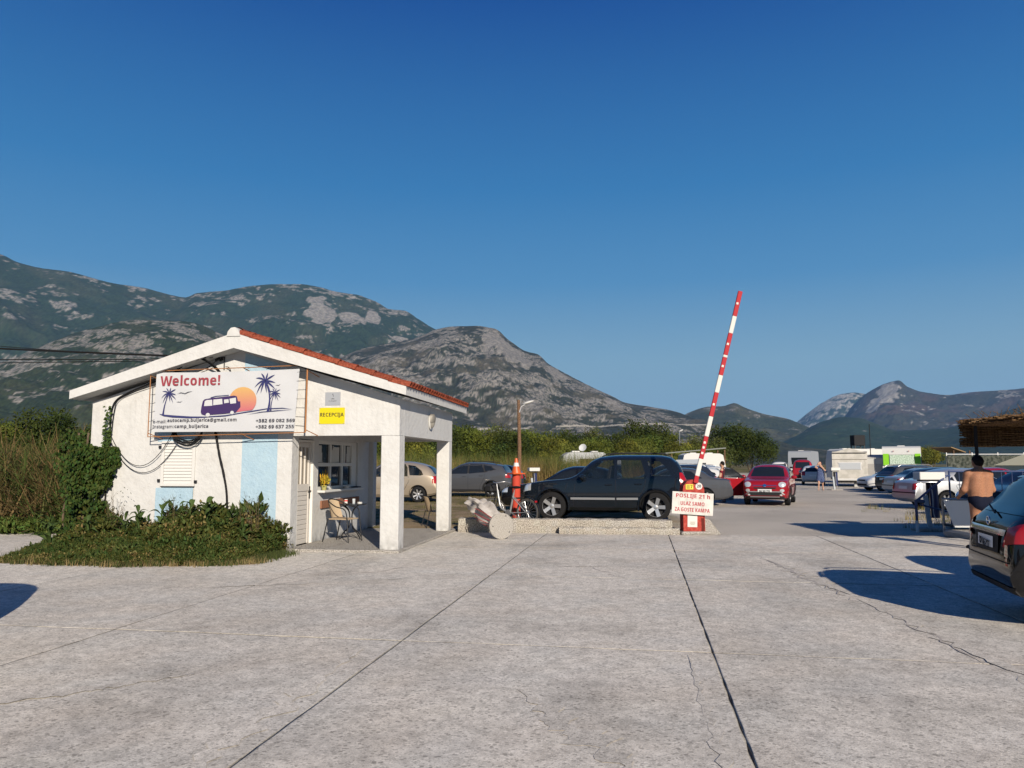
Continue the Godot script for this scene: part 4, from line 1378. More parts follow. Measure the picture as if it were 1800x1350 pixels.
func porch_things() -> void:
	var fy := .045
	# bistro table
	var t := thing("table", "small round black bistro table in the porch", "table", on_b(-1.62, fy, -1.95), BYAW)
	var s := Sh.new()
	s.lathe([Vector2(.001, .695), Vector2(.31, .695), Vector2(.325, .705), Vector2(.325, .715), Vector2(.31, .722), Vector2(.001, .722)], 28)
	part("tabletop", s, mat("table_glass", lin(.02, .022, .026), .1), t)
	for i in 4:
		var g := TAU * i / 4 + .5
		var c := Vector3(cos(g), 0, sin(g))
		s = Sh.new()
		s.tube(smooth([c * .22 + Vector3.UP * .69, c * .05 + Vector3.UP * .55, c * .05 + Vector3.UP * .25, c * .20 + Vector3.UP * .12, c * .31 + Vector3.UP * .0]), .012, 6)
		part("leg", s, M.black_metal, t)
	s = Sh.new()
	s.tube(range(16).map(func(i): return Vector3(.065 * cos(TAU * i / 16), .42, .065 * sin(TAU * i / 16))), .008, 5, true)
	part("ring", s, M.black_metal, t)
	# chairs with a woven seat and back on a bent black tube
	var c := thing("chair", "beige woven chair with black tube frame beside the bistro table", "chair", on_b(-1.56, fy, -1.33), BYAW - 12, "woven porch chairs")
	var weave := textured("weave", noise_tex(81, .06, 256, [lin(.30, .22, .14), lin(.50, .40, .28)], [.3, .7], 3), 6.0, .85, null, 1, false, null, 1, false)
	s = Sh.new()
	s.box(Vector3(.02, .45, 0), Vector3(.44, .022, .42), Transform3D(), .008)
	part("seat", s, weave, c)
	s = Sh.new()
	for i in 8:
		for j in 6:
			var q := func(a: int, b: int) -> Vector3:
				var u := a / 8.0 * 2 - 1
				var v := b / 6.0
				return Vector3(-.20 - .10 * v + .07 * u * u, .47 + .36 * v - .03 * u * u * v, .20 * u * (1.0 - .12 * v))
			s.quad(q.call(i, j), q.call(i + 1, j), q.call(i + 1, j + 1), q.call(i, j + 1))
			s.quad(q.call(i, j + 1) + Vector3(-.012, 0, 0), q.call(i + 1, j + 1) + Vector3(-.012, 0, 0), q.call(i + 1, j) + Vector3(-.012, 0, 0), q.call(i, j) + Vector3(-.012, 0, 0))
	part("backrest", s, weave, c, 60)
	s = Sh.new()
	s.tube(smooth([Vector3(.25, .44, -.23), Vector3(.20, .64, -.25), Vector3(.0, .70, -.26), Vector3(-.22, .80, -.18), Vector3(-.30, .84, 0), Vector3(-.22, .80, .18), Vector3(.0, .70, .26), Vector3(.20, .64, .25), Vector3(.25, .44, .23)]), .012, 7)
	part("arm_frame", s, M.black_metal, c)
	for z in [-1, 1]:
		for x in [[.25, .44, .30], [-.2, .46, -.30]]:
			s = Sh.new()
			s.tube([Vector3(x[0], x[1], .23 * z), Vector3(x[2], 0, .25 * z)], .012, 7)
			part("leg", s, M.black_metal, c)
	copy_of(c, "beige woven chair behind the rear porch column", on_b(-.55, fy - .06, -4.95), 20)
	# things on the table
	var k := thing("cigarette_box", "small white and red box on the bistro table", "box", on_b(-1.70, fy + .722, -1.86), 20)
	s = Sh.new()
	s.box(Vector3(0, .045, 0), Vector3(.06, .09, .024), Transform3D(), .002)
	part("carton", s, M.white_paint, k)
	s = Sh.new()
	s.box(Vector3(0, .06, .0), Vector3(.0612, .03, .0252))
	part("band", s, mat("box_red", lin(.5, .03, .03), .5), k)
	s = Sh.new()
	s.lathe([Vector2(.001, 0), Vector2(.028, 0), Vector2(.034, .1), Vector2(.031, .1), Vector2(.026, .006), Vector2(.001, .006)], 14)
	var glass := mat("clear_glass", Color(.9, .93, .95, .25), .03)
	glass.transparency = BaseMaterial3D.TRANSPARENCY_ALPHA
	solo("drinking_glass", s, glass, "clear drinking glass on the bistro table", "glass", on_b(-1.55, fy + .722, -1.92))
	s = Sh.new()
	s.lathe([Vector2(.001, 0), Vector2(.05, 0), Vector2(.055, .03), Vector2(.045, .03), Vector2(.04, .01), Vector2(.001, .01)], 16)
	solo("ashtray", s, M.white_plastic, "white ashtray on the bistro table", "ashtray", on_b(-1.44, fy + .722, -1.98))
	# flower pot on the sill
	var fp := thing("potted_plant", "potted yellow plant on the counter window sill", "plant", on_b(-2.05, 1.056, -1.52), BYAW)
	s = Sh.new()
	s.lathe([Vector2(.001, 0), Vector2(.045, 0), Vector2(.06, .1), Vector2(.05, .1), Vector2(.001, .09)], 14)
	part("pot", s, mat("pot", lin(.30, .28, .10), .6), fp)
	var lf := weeds(83, 110, .13, .07, Color(.34, .27, .03))
	var o := part("foliage", lf, M.leaf, fp)
	o.position.y = .12
	o.scale = Vector3(.7, 1.6, .7)
	s = Sh.new()
	s.box(Vector3(0, .012, 0), Vector3(.16, .024, .24), Transform3D(), .006)
	solo("counter_tray", s, M.ink, "dark flat tray at the far end of the window sill", "tray", on_b(-2.04, 1.056, -3.4), BYAW)
	s = Sh.new()
	s.lathe([Vector2(.001, 0), Vector2(.06, 0), Vector2(.075, .05), Vector2(.001, .045)], 16)
	solo("bowl", s, M.white_plastic, "small white bowl on the middle of the window sill", "bowl", on_b(-2.04, 1.056, -2.75), BYAW)

# ---------- the overgrown bed against the front wall ----------
func bed() -> void:
	# ivy climbing the left corner
	R.seed = 120
	var s := Sh.new()
	s.tinted = true
	var put := 0
	while put < 6500:
		var x := ran(-7.25, -5.55)
		var y := ran(0.0, 2.45)
		var right := -5.75 - .15 * sin(y * 3.0) + .25 * n1.get_noise_1d(y * 2.0)
		var left := -6.72 + .2 * sin(y * 2.2) + .3 * sm(1.5, 2.4, y)
		if x < left or x > right: continue
		if y > 2.0 + .45 * sm(-6.0, -6.9, x) - .05: continue
		if x > -6.3 and y > .5 and y < 1.15 and x < -5.95 and n1.get_noise_2d(x * 3, y * 3) > -.25: continue
		var th := .42 * (1.0 - sm(-6.35, -5.6, x)) + .12
		var z := .05 + th * R.randf() + .15 * n1.get_noise_2d(x * 2.5, y * 2.5)
		if x < -6.3: z = ran(-.9, .35)
		var k := ran(.55, 1.4)
		s.col = Color(.026 * k * ran(.9, 1.6), .052 * k, .013 * k)
		leaf(s, Vector3(x, y, z), (Vector3(ran(-.5, .5), -.9, ran(.0, .6))).normalized(), (Vector3(0, .35, 1) + rand_dir() * .75).normalized(), ran(.05, .10), ran(.04, .08))
		put += 1
	for i in 260:       # the thin stem up the cable
		var y := ran(1.9, 2.72)
		var k := ran(.6, 1.3)
		s.col = Color(.05 * k, .08 * k, .022 * k)
		if R.randf() < sm(2.72, 1.9, y) + .15: leaf(s, Vector3(-5.83 + ran(-.07, .07), y, .05 + ran(0, .08)), (Vector3(ran(-.8, .8), -.5, .5)).normalized(), (Vector3.BACK + rand_dir() * .6).normalized(), ran(.05, .08), ran(.04, .07))
	var iv := thing("ivy", "dark green ivy climbing the left corner of the white building", "ivy", C0, BYAW)
	var f := part("foliage", s.mesh(0.0), M.leaf, iv)
	f.set_meta("kind", "stuff")
	s = Sh.new()
	for q in [[-6.6, -6.5], [-6.2, -6.3], [-5.9, -5.84]]: s.tube(smooth([Vector3(q[0], 0, .1), Vector3(q[0] - .1, .7, .07), Vector3(q[1], 1.4, .06), Vector3(q[1] + .03, 2.2, .05)]), .02, 6)
	part("stem", s, M.bark, iv)
	# weeds and grass that fill the bed
	var lump := func(x: float, z: float) -> float:
		# height of the growth: highest along the wall
		var t := clampf(1.0 - z / 2.4, 0, 1)
		var rim := sm(0.0, 1.3, x + 6.1 + (2.1 - z) * .53)
		return rim * (.06 + .58 * pow(t, 1.3) * (1.0 + .6 * n1.get_noise_2d(x * 1.3, z * 1.3 + 5.0)) + (.18 * exp(-pow((x + 5.9) / .6, 2.0)) + .30 * exp(-pow((x + 3.5) / .9, 2.0)) - .25 * exp(-pow((x + 5.0) / .4, 2.0))) * t - .45 * t * sm(-2.9, -2.0, x))
	var edge := func(x: float) -> float:
		return 2.45 - 0.10 * pow((x + 4.3) / 1.1, 2.0) * (1.0 if x > -4.3 else .55) + .12 * n1.get_noise_1d(x * 2.0)
	var kinds := [weeds(130, 60, .17, .075, Color(.058, .078, .022)), weeds(131, 46, .15, .10, Color(.042, .068, .020)), weeds(132, 60, .16, .055, Color(.115, .105, .042))]
	var xs := [[], [], []]
	for i in 5200:
		var x := ran(-8.4, -2.12)
		var z := ran(-.1, 2.6)
		if x < -6.3: z = ran(-1.8, 2.2)
		if z > edge.call(x) or x < -6.1 - (2.1 - z) * .53: continue
		if x > -2.1 and z < .55: continue
		var h: float = lump.call(x, maxf(z, 0.0))
		var k := 0 if R.randf() < .5 else (1 if n1.get_noise_2d(x, z + 20.0) > 0.0 else 2)
		var y := h * R.randf() * .75
		xs[k].append(Transform3D(Basis(Vector3.UP, ran(0, TAU)).scaled(Vector3(1, ran(.6, 1.1), 1) * ran(.55, 1.15) * (.55 + h)), on_b(x, y, z)))
	var lab := ["mixed green weeds filling the bed before the front wall", "broad leaved dark weeds in the bed before the front wall", "yellowish weeds in the bed before the front wall"]
	for k in 3:
		var o := multi("weeds", kinds[k], M.leaf, xs[k], [])
		tag(o, lab[k], "weeds", "", "stuff")
	var tuft := blades(135, 30, .14, .16, .005)
	var gx := []
	var gc := []
	for i in 2600:
		var x := ran(-8.7, -1.75)
		var z := ran(.3, 2.6)
		if z > float(edge.call(x)) + .06 or x < -6.15 - (2.1 - z) * .53: continue
		if x > -2.1 and z < .55: continue
		gx.append(Transform3D(Basis(Vector3.UP, ran(0, TAU)).scaled(Vector3.ONE * ran(.4, 1.0)), on_b(x, 0, z)))
		gc.append(Color(.055, .070, .024).lerp(Color(.24, .18, .09), sm(.35, .9, R.randf() * (.45 + .6 * sm(edge.call(x) - .9, edge.call(x), z)))))
	var go := multi("bed_grass", tuft, M.straw, gx, gc)
	tag(go, "green and straw coloured grass along the front edge of the bed", "grass", "", "stuff")
	s = Sh.new()
	var ring := PackedVector2Array()
	for i in 30:
		var x := lerpf(-6.1, -1.8, i / 29.0)
		ring.append(Vector2(x, -(float(edge.call(x)) + .03)))
	ring.append(Vector2(-2.1, -.02))
	ring.append(Vector2(-6.3, -.02))
	ring.append(Vector2(-6.4, 1.7))
	ring.append(Vector2(-8.2, 1.8))
	s.prism(ring, -.02, .012, Transform3D(Basis(Vector3.RIGHT, -PI / 2), Vector3.ZERO))
	var soil := struct("soil", s, mat("soil", lin(.10, .075, .045), .95), "brown soil of the planted bed")
	soil.position = C0
	soil.rotation.y = -TH
	# large leaved plants, each leaf a piece
	var lm := []
	for v in 3:
		var q := Sh.new()
		q.tinted = true
		var k: float = [1.0, .75, 1.25][v]
		q.col = Color(.048 * k, .075 * k, .024 * k)
		var n := 6
		var last := []
		for i in n + 1:
			var t := float(i) / n
			var w := .075 * sin(PI * pow(t, .8)) + .004
			var c := Vector3(t * .42, .16 * sin(t * 2.2) - .10 * t * t, 0)
			var now := [c + Vector3(0, w * .35, w), c, c + Vector3(0, w * .35, -w)]
			if last.size():
				q.quad(last[0], now[0], now[1], last[1])
				q.quad(last[1], now[1], now[2], last[2])
			last = now
		lm.append(q.mesh(0.0))
	var plants := [[-5.05, .55, .55, "leafy plant with arching leaves left of the shutter"], [-4.62, .8, .7, "tall leafy plant in front of the blue panel, left side"], [-4.25, .65, .75, "leafy plant below the middle of the shutter"], [-3.75, .55, .85, "tallest broad leaved plant beside the hanging cable"], [-3.35, .7, .85, "broad leaved plant right of the hanging cable"], [-2.95, .6, .6, "leafy plant at the blue stripe"], [-2.62, .75, .5, "small leafy plant near the white pier"], [-6.75, .35, .5, "broad leaved plant at the foot of the ivy"], [-6.2, 1.0, .45, "low leafy plant before the ivy"], [-5.6, .8, .5, "leafy plant between the ivy and the shutter"]]
	var idx := 0
	for p in plants:
		R.seed = 140 + idx
		var o := thing("leafy_plant", p[3], "plant", on_b(p[0], 0, p[1]), ran(0, 360), "leafy plants in the bed")
		var st := Sh.new()
		st.tube([Vector3.ZERO, Vector3(.02, p[2] * .6, .02), Vector3(.0, p[2], -.02)], .012, 5)
		part("stem", st, mat("green_stem", lin(.05, .08, .025), .7), o)
		for i in 12:
			var y := float(p[2]) * lerpf(.25, 1.0, i / 11.0)
			var m := part("leaf", lm[R.randi() % 3], M.leaf, o)
			m.position = Vector3(0, y, 0)
			m.rotation = Vector3(ran(-.3, .3), i * 2.4 + ran(-.3, .3), ran(-.1, .75))
			m.scale = Vector3(ran(.45, .85), ran(.5, .9), ran(.35, .7))
		idx += 1
	# bare twigs
	for q in [[-5.35, .45, 1.15, "thin bare twigs against the white wall left of the blue panel"], [-4.15, .4, 1.0, "bare twig with dark seed heads in front of the blue panel"], [-2.55, .5, 1.1, "thin twig with narrow leaves in front of the blue stripe"]]:
		R.seed = 160 + idx
		idx += 1
		s = Sh.new()
		var o := thing("twig", q[3], "twig", on_b(q[0], 0, q[1]), 0, "bare twigs in the bed")
		for i in 7:
			var b := Vector3(ran(-.1, .1), 0, ran(-.05, .05))
			var tip := Vector3(ran(-.28, .28), float(q[2]) * ran(.7, 1.05), ran(-.1, .1))
			var m := b.lerp(tip, .5) + Vector3(ran(-.04, .04), 0, 0)
			s.tube([b, m, tip], [.006, .004, .002], 4)
			for k in 4:
				var a := m.lerp(tip, ran(0, .8))
				s.tube([a, a + Vector3(ran(-.1, .1), ran(.03, .13), ran(-.04, .04))], [.003, .0015], 4)
		part("branches", s, mat("twig", lin(.10, .075, .05), .9), o)
		s = Sh.new()
		s.tinted = true
		for i in 30:
			s.col = Color(.05, .06, .03) * ran(.7, 1.3)
			leaf(s, Vector3(ran(-.25, .25), float(q[2]) * ran(.6, 1.0), ran(-.08, .08)), rand_dir(), rand_dir(), .05, .015)
		part("leaf_tips", s.mesh(0.0), M.leaf, o)
func entrance() -> void:
	# kerbs: cast blocks with broken edges
	R.seed = 200
	var mk := func(l: float, h: float, d: float, sd: int) -> Sh:
		var s := Sh.new()
		s.tinted = true
		var n := 36
		var prof := [Vector2(0, -.06), Vector2(.0, h * .5), Vector2(.012, h - .03), Vector2(.05, h), Vector2(d - .05, h), Vector2(d, h - .04), Vector2(d, -.06)]
		var rows := []
		for i in n + 1:
			var x := l * (float(i) / n - .5)
			var r := []
			for p in prof:
				var w: float = .022 if p.y > h * .6 else .012
				r.append(Vector3(x + .012 * n1.get_noise_2d(p.y * 9.0, sd), p.y + w * n1.get_noise_2d(x * 4.0 + sd, p.x * 7.0), -(p.x + w * n1.get_noise_2d(x * 5.0 + 30.0 + sd, p.y * 9.0))))
			rows.append(r)
		for i in n:
			for k in prof.size() - 1:
				var t := 1.0 + .18 * n1.get_noise_2d(i * .3, k + sd)
				s.col = Color(t, t * .97, t * .92)
				s.quad(rows[i][k], rows[i + 1][k], rows[i + 1][k + 1], rows[i][k + 1])
		var o := Vector3(0, h / 2, -d / 2)
		for e in [0, n]:
			for k in range(1, prof.size() - 1): s.otri(rows[e][0], rows[e][k], rows[e][k + 1], o)
		return s
	solo("kerb", mk.call(4.95, .32, .42, 3), M.kerb, "long pale concrete kerb block between the porch column and the barrier", "kerb", Vector3(1.19, 0, -18.05), BYAW + 2, "concrete kerb blocks", 40)
	solo("kerb", mk.call(2.72, .15, .26, 8), M.kerb, "low concrete kerb block lying in front of the long kerb", "kerb", Vector3(2.43, 0, -17.72), BYAW + 4, "concrete kerb blocks", 40)
	# barrier
	var red := textured("barrier_red", noise_tex(201, .02, 256, [lin(.22, .032, .025), lin(.31, .045, .035), lin(.38, .08, .06)], [.2, .5, .85]), 1.6, .55)
	var b := thing("barrier", "red barrier cabinet with raised red and white striped boom", "barrier", Vector3(4.12, 0, -17.85), 0)
	var s := Sh.new()
	s.box(Vector3(.03, .03, .0), Vector3(.66, .09, .62), Transform3D(), .03)
	part("plinth", s, M.kerb, b)
	s = Sh.new()
	s.prism(poly([-.235, .07, .255, .07, .255, 1.02, .215, 1.13, .08, 1.22, -.02, 1.24, -.13, 1.20, -.215, 1.10, -.235, .98]), -.17, .19)
	part("cabinet", s, red, b, 25)
	s = Sh.new()
	s.box(Vector3(.20, .22, .192), Vector3(.05, .30, .012), Transform3D(), .003)
	s.box(Vector3(.235, .30, .192), Vector3(.012, .5, .01))
	part("hatch", s, mat("barrier_dark", lin(.10, .02, .015), .6), b)
	s = Sh.new()
	s.prism(poly([.26, -.02, .62, -.02, .60, .03, .42, .26, .36, .34, .26, .36]), -.12, .16)
	part("buttress", s, M.kerb, b)
	# the boom is a chain of painted lengths
	var white := mat("boom_white", lin(.52, .51, .485), .5)
	var boom := mat("boom_red", lin(.34, .026, .034), .5)
	var a := Vector3(.05, 1.16, .215)
	var e := Vector3(1.21, 5.60, .215)
	var cuts := [842.0, 830.0, 801.0, 763.0, 729.0, 688.0, 658.0, 627.0, 623.0, 585.0, 555.0, 511.0]
	for i in cuts.size() - 1:
		var t0: float = (842.0 - cuts[i]) / 331.0
		var t1: float = (842.0 - cuts[i + 1]) / 331.0
		s = Sh.new()
		var p := a.lerp(e, t0)
		var q := a.lerp(e, t1)
		var y := (q - p).normalized()
		var z := Vector3.BACK
		var xf := Transform3D(Basis(y.cross(z), y, z), (p + q) / 2)
		s.box(Vector3.ZERO, Vector3(.10, (q - p).length(), .06), xf, .008)
		part("boom_length", s, boom if i % 2 == 0 else white, b)
		if i % 2 == 0 and i > 0:
			s = Sh.new()
			for k in ([0.25, .5, .72] if i == 2 else [.5]):
				s.box(Vector3(-.01, (k - .5) * (q - p).length(), .032), Vector3(.05, .05, .006), xf)
			part("reflector", s, white, b)
	# the stickers and the notice on the cabinet
	s = Sh.new()
	s.box(Vector3(-.08, 1.075, .194), Vector3(.17, .115, .004))
	part("yellow_sticker", s, mat("sticker_yellow", lin(.60, .50, .03), .45), b)
	text("7", .07, M.ink, b, Vector3(-.035, 1.075, .196), Vector3.ZERO, "Droid Sans", true)
	s = Sh.new()
	for i in 5: s.box(Vector3(-.11, 1.11 - i * .018, .197), Vector3(.075, .010, .002))
	part("sticker_print", s, mat("sticker_grey", lin(.16, .14, .06), .6), b)
	s = Sh.new()
	s.lathe([Vector2(.001, 0), Vector2(.078, 0), Vector2(.078, .005), Vector2(.001, .005)], 24, Transform3D(Basis(Vector3.RIGHT, PI / 2), Vector3(.135, 1.09, .191)))
	part("round_sticker", s, M.white_paint, b)
	text("20", .065, M.ink, b, Vector3(.135, 1.09, .197), Vector3.ZERO, "Droid Sans", true)
	s = Sh.new()
	s.box(Vector3(-.04, .34, .193), Vector3(.22, .34, .003), Transform3D(Basis(Vector3.BACK, -.03), Vector3.ZERO))
	part("notice", s, M.white_paint, b)
	s = Sh.new()
	for i in 6: s.box(Vector3(-.03, .455 - [0.0, .022, .17, .19, .21, .23][i], .196), Vector3([.08, .12, .13, .1, .13, .09][i], .006, .002))
	part("notice_print", s, M.sticker_grey, b)
	# the board wired to the cabinet
	var sg := thing("sign_board", "white board with red capitals hung across the red barrier cabinet", "sign", Vector3(4.09, .70, -17.60), 0, "")
	sg.rotation.z = -.065
	s = Sh.new()
	s.box(Vector3.ZERO, Vector3(.935, .50, .014), Transform3D(), .003)
	part("board", s, textured("board_white", noise_tex(203, .012, 256, [lin(.44, .43, .405), lin(.52, .51, .49)], [.25, .6]), 1.2, .5), sg)
	var sr := mat("sign_red", lin(.33, .035, .05), .6)
	fit(text("POSLIJE 21 h", .085, sr, sg, Vector3.ZERO, Vector3.ZERO, "Droid Sans", true), Vector2(-.385, .10), Vector2(.385, .10), .009)
	fit(text("ULAZ SAMO", .085, sr, sg, Vector3.ZERO, Vector3.ZERO, "Droid Sans", true), Vector2(-.275, -.045), Vector2(.265, -.045), .009)
	fit(text("ZA GOSTE KAMPA", .085, sr, sg, Vector3.ZERO, Vector3.ZERO, "Droid Sans", true), Vector2(-.40, -.185), Vector2(.39, -.185), .009)
	s = Sh.new()
	for p in [Vector2(-.40, .2), Vector2(.42, .21), Vector2(-.32, .22)]: s.ball(Vector3(p.x, p.y, .008), Vector3(.008, .008, .004), 8)
	part("screws", s, M.steel, sg)
	# concrete footed parasol lying folded over the kerb
	var pa := thing("parasol", "folded dirty white parasol lying on the kerb with its round concrete foot", "parasol", Vector3(-.24, 0, -16.72), 0)
	var ax := Vector3(-.72, .34, -1.75).normalized()
	var side := ax.cross(Vector3.UP).normalized()
	var up := side.cross(ax)
	var foot := Transform3D(Basis(side, Vector3(.12, .05, 1.0).normalized(), side.cross(Vector3(.12, .05, 1.0).normalized())).orthonormalized(), Vector3(.02, .275, .08))
	s = Sh.new()
	s.lathe([Vector2(.001, -.10), Vector2(.255, -.10), Vector2(.27, -.085), Vector2(.278, -.01), Vector2(.268, 0), Vector2(.001, 0)], 40, foot)
	part("concrete_foot", s, textured("foot_concrete", noise_tex(207, .09, 512, [lin(.10, .09, .08), lin(.27, .25, .23), lin(.38, .36, .33), lin(.52, .50, .46)], [.1, .35, .6, .9], 3, FastNoiseLite.TYPE_SIMPLEX), 1.1, .9, M.slab.normal_texture, 1.2), pa, 25)
	s = Sh.new()
	for p in [[-.20, .0], [.17, .13], [.10, -.21]]:
		s.lathe([Vector2(.001, .002), Vector2(.014, .002), Vector2(.014, .004), Vector2(.001, .004)], 8, foot * Transform3D(Basis(), Vector3(p[0], 0, p[1])))
	part("bolt_hole", s, M.ink, pa)
	s = Sh.new()
	var rows := []
	var m := 26
	for i in 22:
		var t := i / 21.0
		var c := Vector3(-.03, .33, -.06) + ax * 2.02 * t + Vector3(0, .06 * sin(PI * t), 0)
		var rr := .05 + .155 * pow(sin(PI * pow(clampf(t * .93 + .03, 0, 1), .8)), .8) * (1.0 - .35 * sm(.62, .75, t)) - .05 * exp(-pow((t - .5) / .05, 2.0)) + .05 * sm(.86, .93, t) * (1 - sm(.95, 1.0, t))
		var r := []
		for k in m:
			var g := TAU * k / m
			var w := rr * (1.0 + .24 * sin(g * 5.0 + t * 5.0) + .08 * sin(g * 11.0 - t * 9.0) + .03 * n1.get_noise_2d(t * 5.0, cos(g) * 1.2 + sin(g)))
			r.append(c + (side * cos(g) + up * sin(g)) * w + Vector3.DOWN * (.05 if sin(g) < 0 else 0.0) * sin(PI * t))
		rows.append(r)
	for i in 21:
		for k in m: s.quad(rows[i][k], rows[i][(k + 1) % m], rows[i + 1][(k + 1) % m], rows[i + 1][k])
	for k in m:
		s.tri(rows[0][(k + 1) % m], rows[0][k], Vector3(-.03, .33, -.06))
		s.tri(rows[21][k], rows[21][(k + 1) % m], Vector3(-.03, .33, -.06) + ax * 2.02)
	part("canopy", s, textured("parasol_cloth", noise_tex(205, .02, 256, [lin(.30, .27, .25), lin(.46, .43, .40), lin(.52, .49, .46)], [.1, .35, .7]), 1.2, .8, null, 1, false, null, 1, false), pa, 50)
	s = Sh.new()
	for i in 7:
		var t := .40 + .012 * i
		var c := Vector3(-.03, .33, -.06) + ax * 2.02 * t + Vector3(0, .06 * sin(PI * t), 0)
		var d := Vector3.UP * .45 + Vector3.BACK * .8 + Vector3.RIGHT * .35
		s.ball(c + d.normalized() * .155, Vector3(.055, .045, .06), 8)
	part("red_print", s, mat("cloth_red", lin(.42, .07, .075), .8), pa)
	s = Sh.new()
	for i in 4:
		var fold := []
		for k in 12:
			var t := .06 + .035 * k + .01 * i
			var c := Vector3(-.03, .33, -.06) + ax * 2.02 * t + Vector3(0, .06 * sin(PI * t), 0)
			var g := 2.5 + .42 * i + .03 * k
			var rr := .075 + .155 * pow(sin(PI * pow(t * .93 + .03, .8)), .8)
			fold.append(c + (side * cos(g) + up * sin(g)) * rr * 1.13 + Vector3.DOWN * .03)
		s.tube(fold, .008, 5)
	part("red_fringe", s, M.cloth_red, pa)
	s = Sh.new()
	s.tube([Vector3(.0, .30, 0), Vector3(-.03, .33, -.06) + ax * 2.12], .022, 8)
	part("pole", s, M.steel, pa)
	# red bollard with a traffic cone on its head
	var bo := thing("bollard", "orange red round bollard standing behind the kerb", "bollard", Vector3(.11, .08, -20.0), 0)
	s = Sh.new()
	s.lathe([Vector2(.001, 0), Vector2(.105, 0), Vector2(.105, 1.24), Vector2(.001, 1.25)], 20)
	part("post", s, mat("bollard_red", lin(.42, .055, .035), .5), bo, 30)
	s = Sh.new()
	s.lathe([Vector2(.107, .62), Vector2(.108, .62), Vector2(.108, .66), Vector2(.107, .66)], 20)
	part("band", s, M.black_rubber, bo)
	var co := thing("traffic_cone", "orange traffic cone with a white band stuck on the red bollard", "traffic cone", Vector3(.11, 1.325, -20.0), 0)
	s = Sh.new()
	s.box(Vector3(0, .02, 0), Vector3(.38, .04, .38), Transform3D(Basis(Vector3.UP, .5), Vector3.ZERO), .012)
	part("base", s, mat("cone_orange", lin(.50, .085, .015), .45), co)
	s = Sh.new()
	s.lathe([Vector2(.13, .04), Vector2(.085, .22)], 20)
	s.lathe([Vector2(.062, .32), Vector2(.035, .44), Vector2(.028, .445), Vector2(.001, .445)], 20)
	part("cone", s, M.cone_orange, co)
	s = Sh.new()
	s.lathe([Vector2(.0865, .22), Vector2(.0635, .32)], 20)
	part("white_band", s, M.white_plastic, co)
	co.scale = Vector3.ONE * .93
	bicycle()
	# lamps
	var lp := thing("street_lamp", "rusty wooden lamp post with white lamp head behind the cone", "street lamp", Vector3(.36, .05, -40.0), 0, "street lamps")
	s = Sh.new()
	s.tube([Vector3(.0, 0, 0), Vector3(.03, 2.4, 0), Vector3(-.02, 4.85, 0)], [.12, .10, .08], 10)
	part("post", s, M.wood_pole, lp)
	s = Sh.new()
	s.tube([Vector3(.02, 4.2, .09), Vector3(.12, 4.5, .09), Vector3(.40, 4.66, .09)], .028, 7)
	part("arm", s, M.steel, lp)
	s = Sh.new()
	s.ball(Vector3.ZERO, Vector3(.30, .07, .12), 12, Transform3D(Basis(Vector3.BACK, .30), Vector3(.50, 4.72, .09)))
	part("lamp_head", s, M.white_plastic, lp)
	var l2 := thing("street_lamp", "thin grey lamp post with white head among the trees near the boom", "street lamp", Vector3(17.4, -.04, -80.0), 0, "street lamps")
	s = Sh.new()
	s.tube([Vector3(0, 0, 0), Vector3(0, 4.95, 0)], .05, 8)
	part("post", s, M.steel, l2)
	s = Sh.new()
	s.ball(Vector3.ZERO, Vector3(.26, .08, .14), 12, Transform3D(Basis(Vector3.BACK, .45), Vector3(.16, 5.05, 0)))
	part("lamp_head", s, M.white_plastic, l2)
	# power pedestals of the pitches
	var pp := pedestal("blue power pedestal with wide white box top beside the railing", Vector3(10.28, .0, -19.1), 1.0)
	copy_of(pp, "small power pedestal with white box top in front of the reeds", Vector3(1.15, .06, -41.0), 20, .95)
	copy_of(pp, "power pedestal with white box top beside the white caravan", Vector3(20.2, -.04, -48.5), 10, 1.0)
	# blue railing by the stall
	var rl := thing("railing", "dark blue tube railing with a slanting rail beside the stall", "railing", Vector3(9.72, 0, -18.7), 0)
	var blue := mat("rail_blue", lin(.02, .04, .12), .45)
	for q in [[[0, -.05, 0], [0, .74, 0], .035], [[1.0, .0, -.3], [1.0, 1.42, -.3], .022], [[0, .70, 0], [.92, 1.30, -.28], .028], [[.92, 1.30, -.28], [1.02, 1.31, -.3], .022], [[1.0, 1.41, -.3], [3.2, 1.41, -.35], .022], [[.1, .62, 0], [.85, .44, -.2], .02], [[1.0, .75, -.3], [3.2, .75, -.35], .018]]:
		s = Sh.new()
		s.tube([Vector3(q[0][0], q[0][1], q[0][2]), Vector3(q[1][0], q[1][1], q[1][2])], q[2], 8)
		part("rail", s, blue, rl)
	s = Sh.new()
	for i in 8: s.tube([Vector3(1.25 + i * .26, .75, -.31), Vector3(1.25 + i * .26, 1.41, -.31)], .008, 5)
	part("bars", s, blue, rl)
	s = Sh.new()
	s.tube([Vector3(0, -.045, 0), Vector3(0, .24, 0)], .0365, 8)
	part("white_foot", s, M.white_paint, rl)
	s = Sh.new()
	for i in 3: s.ball(Vector3(.05 + .05 * i, .71 - .01 * i, .0), Vector3(.07, .05, .06), 8)
	part("knot_of_cloth", s, mat("rag", lin(.07, .09, .14), .9), rl)

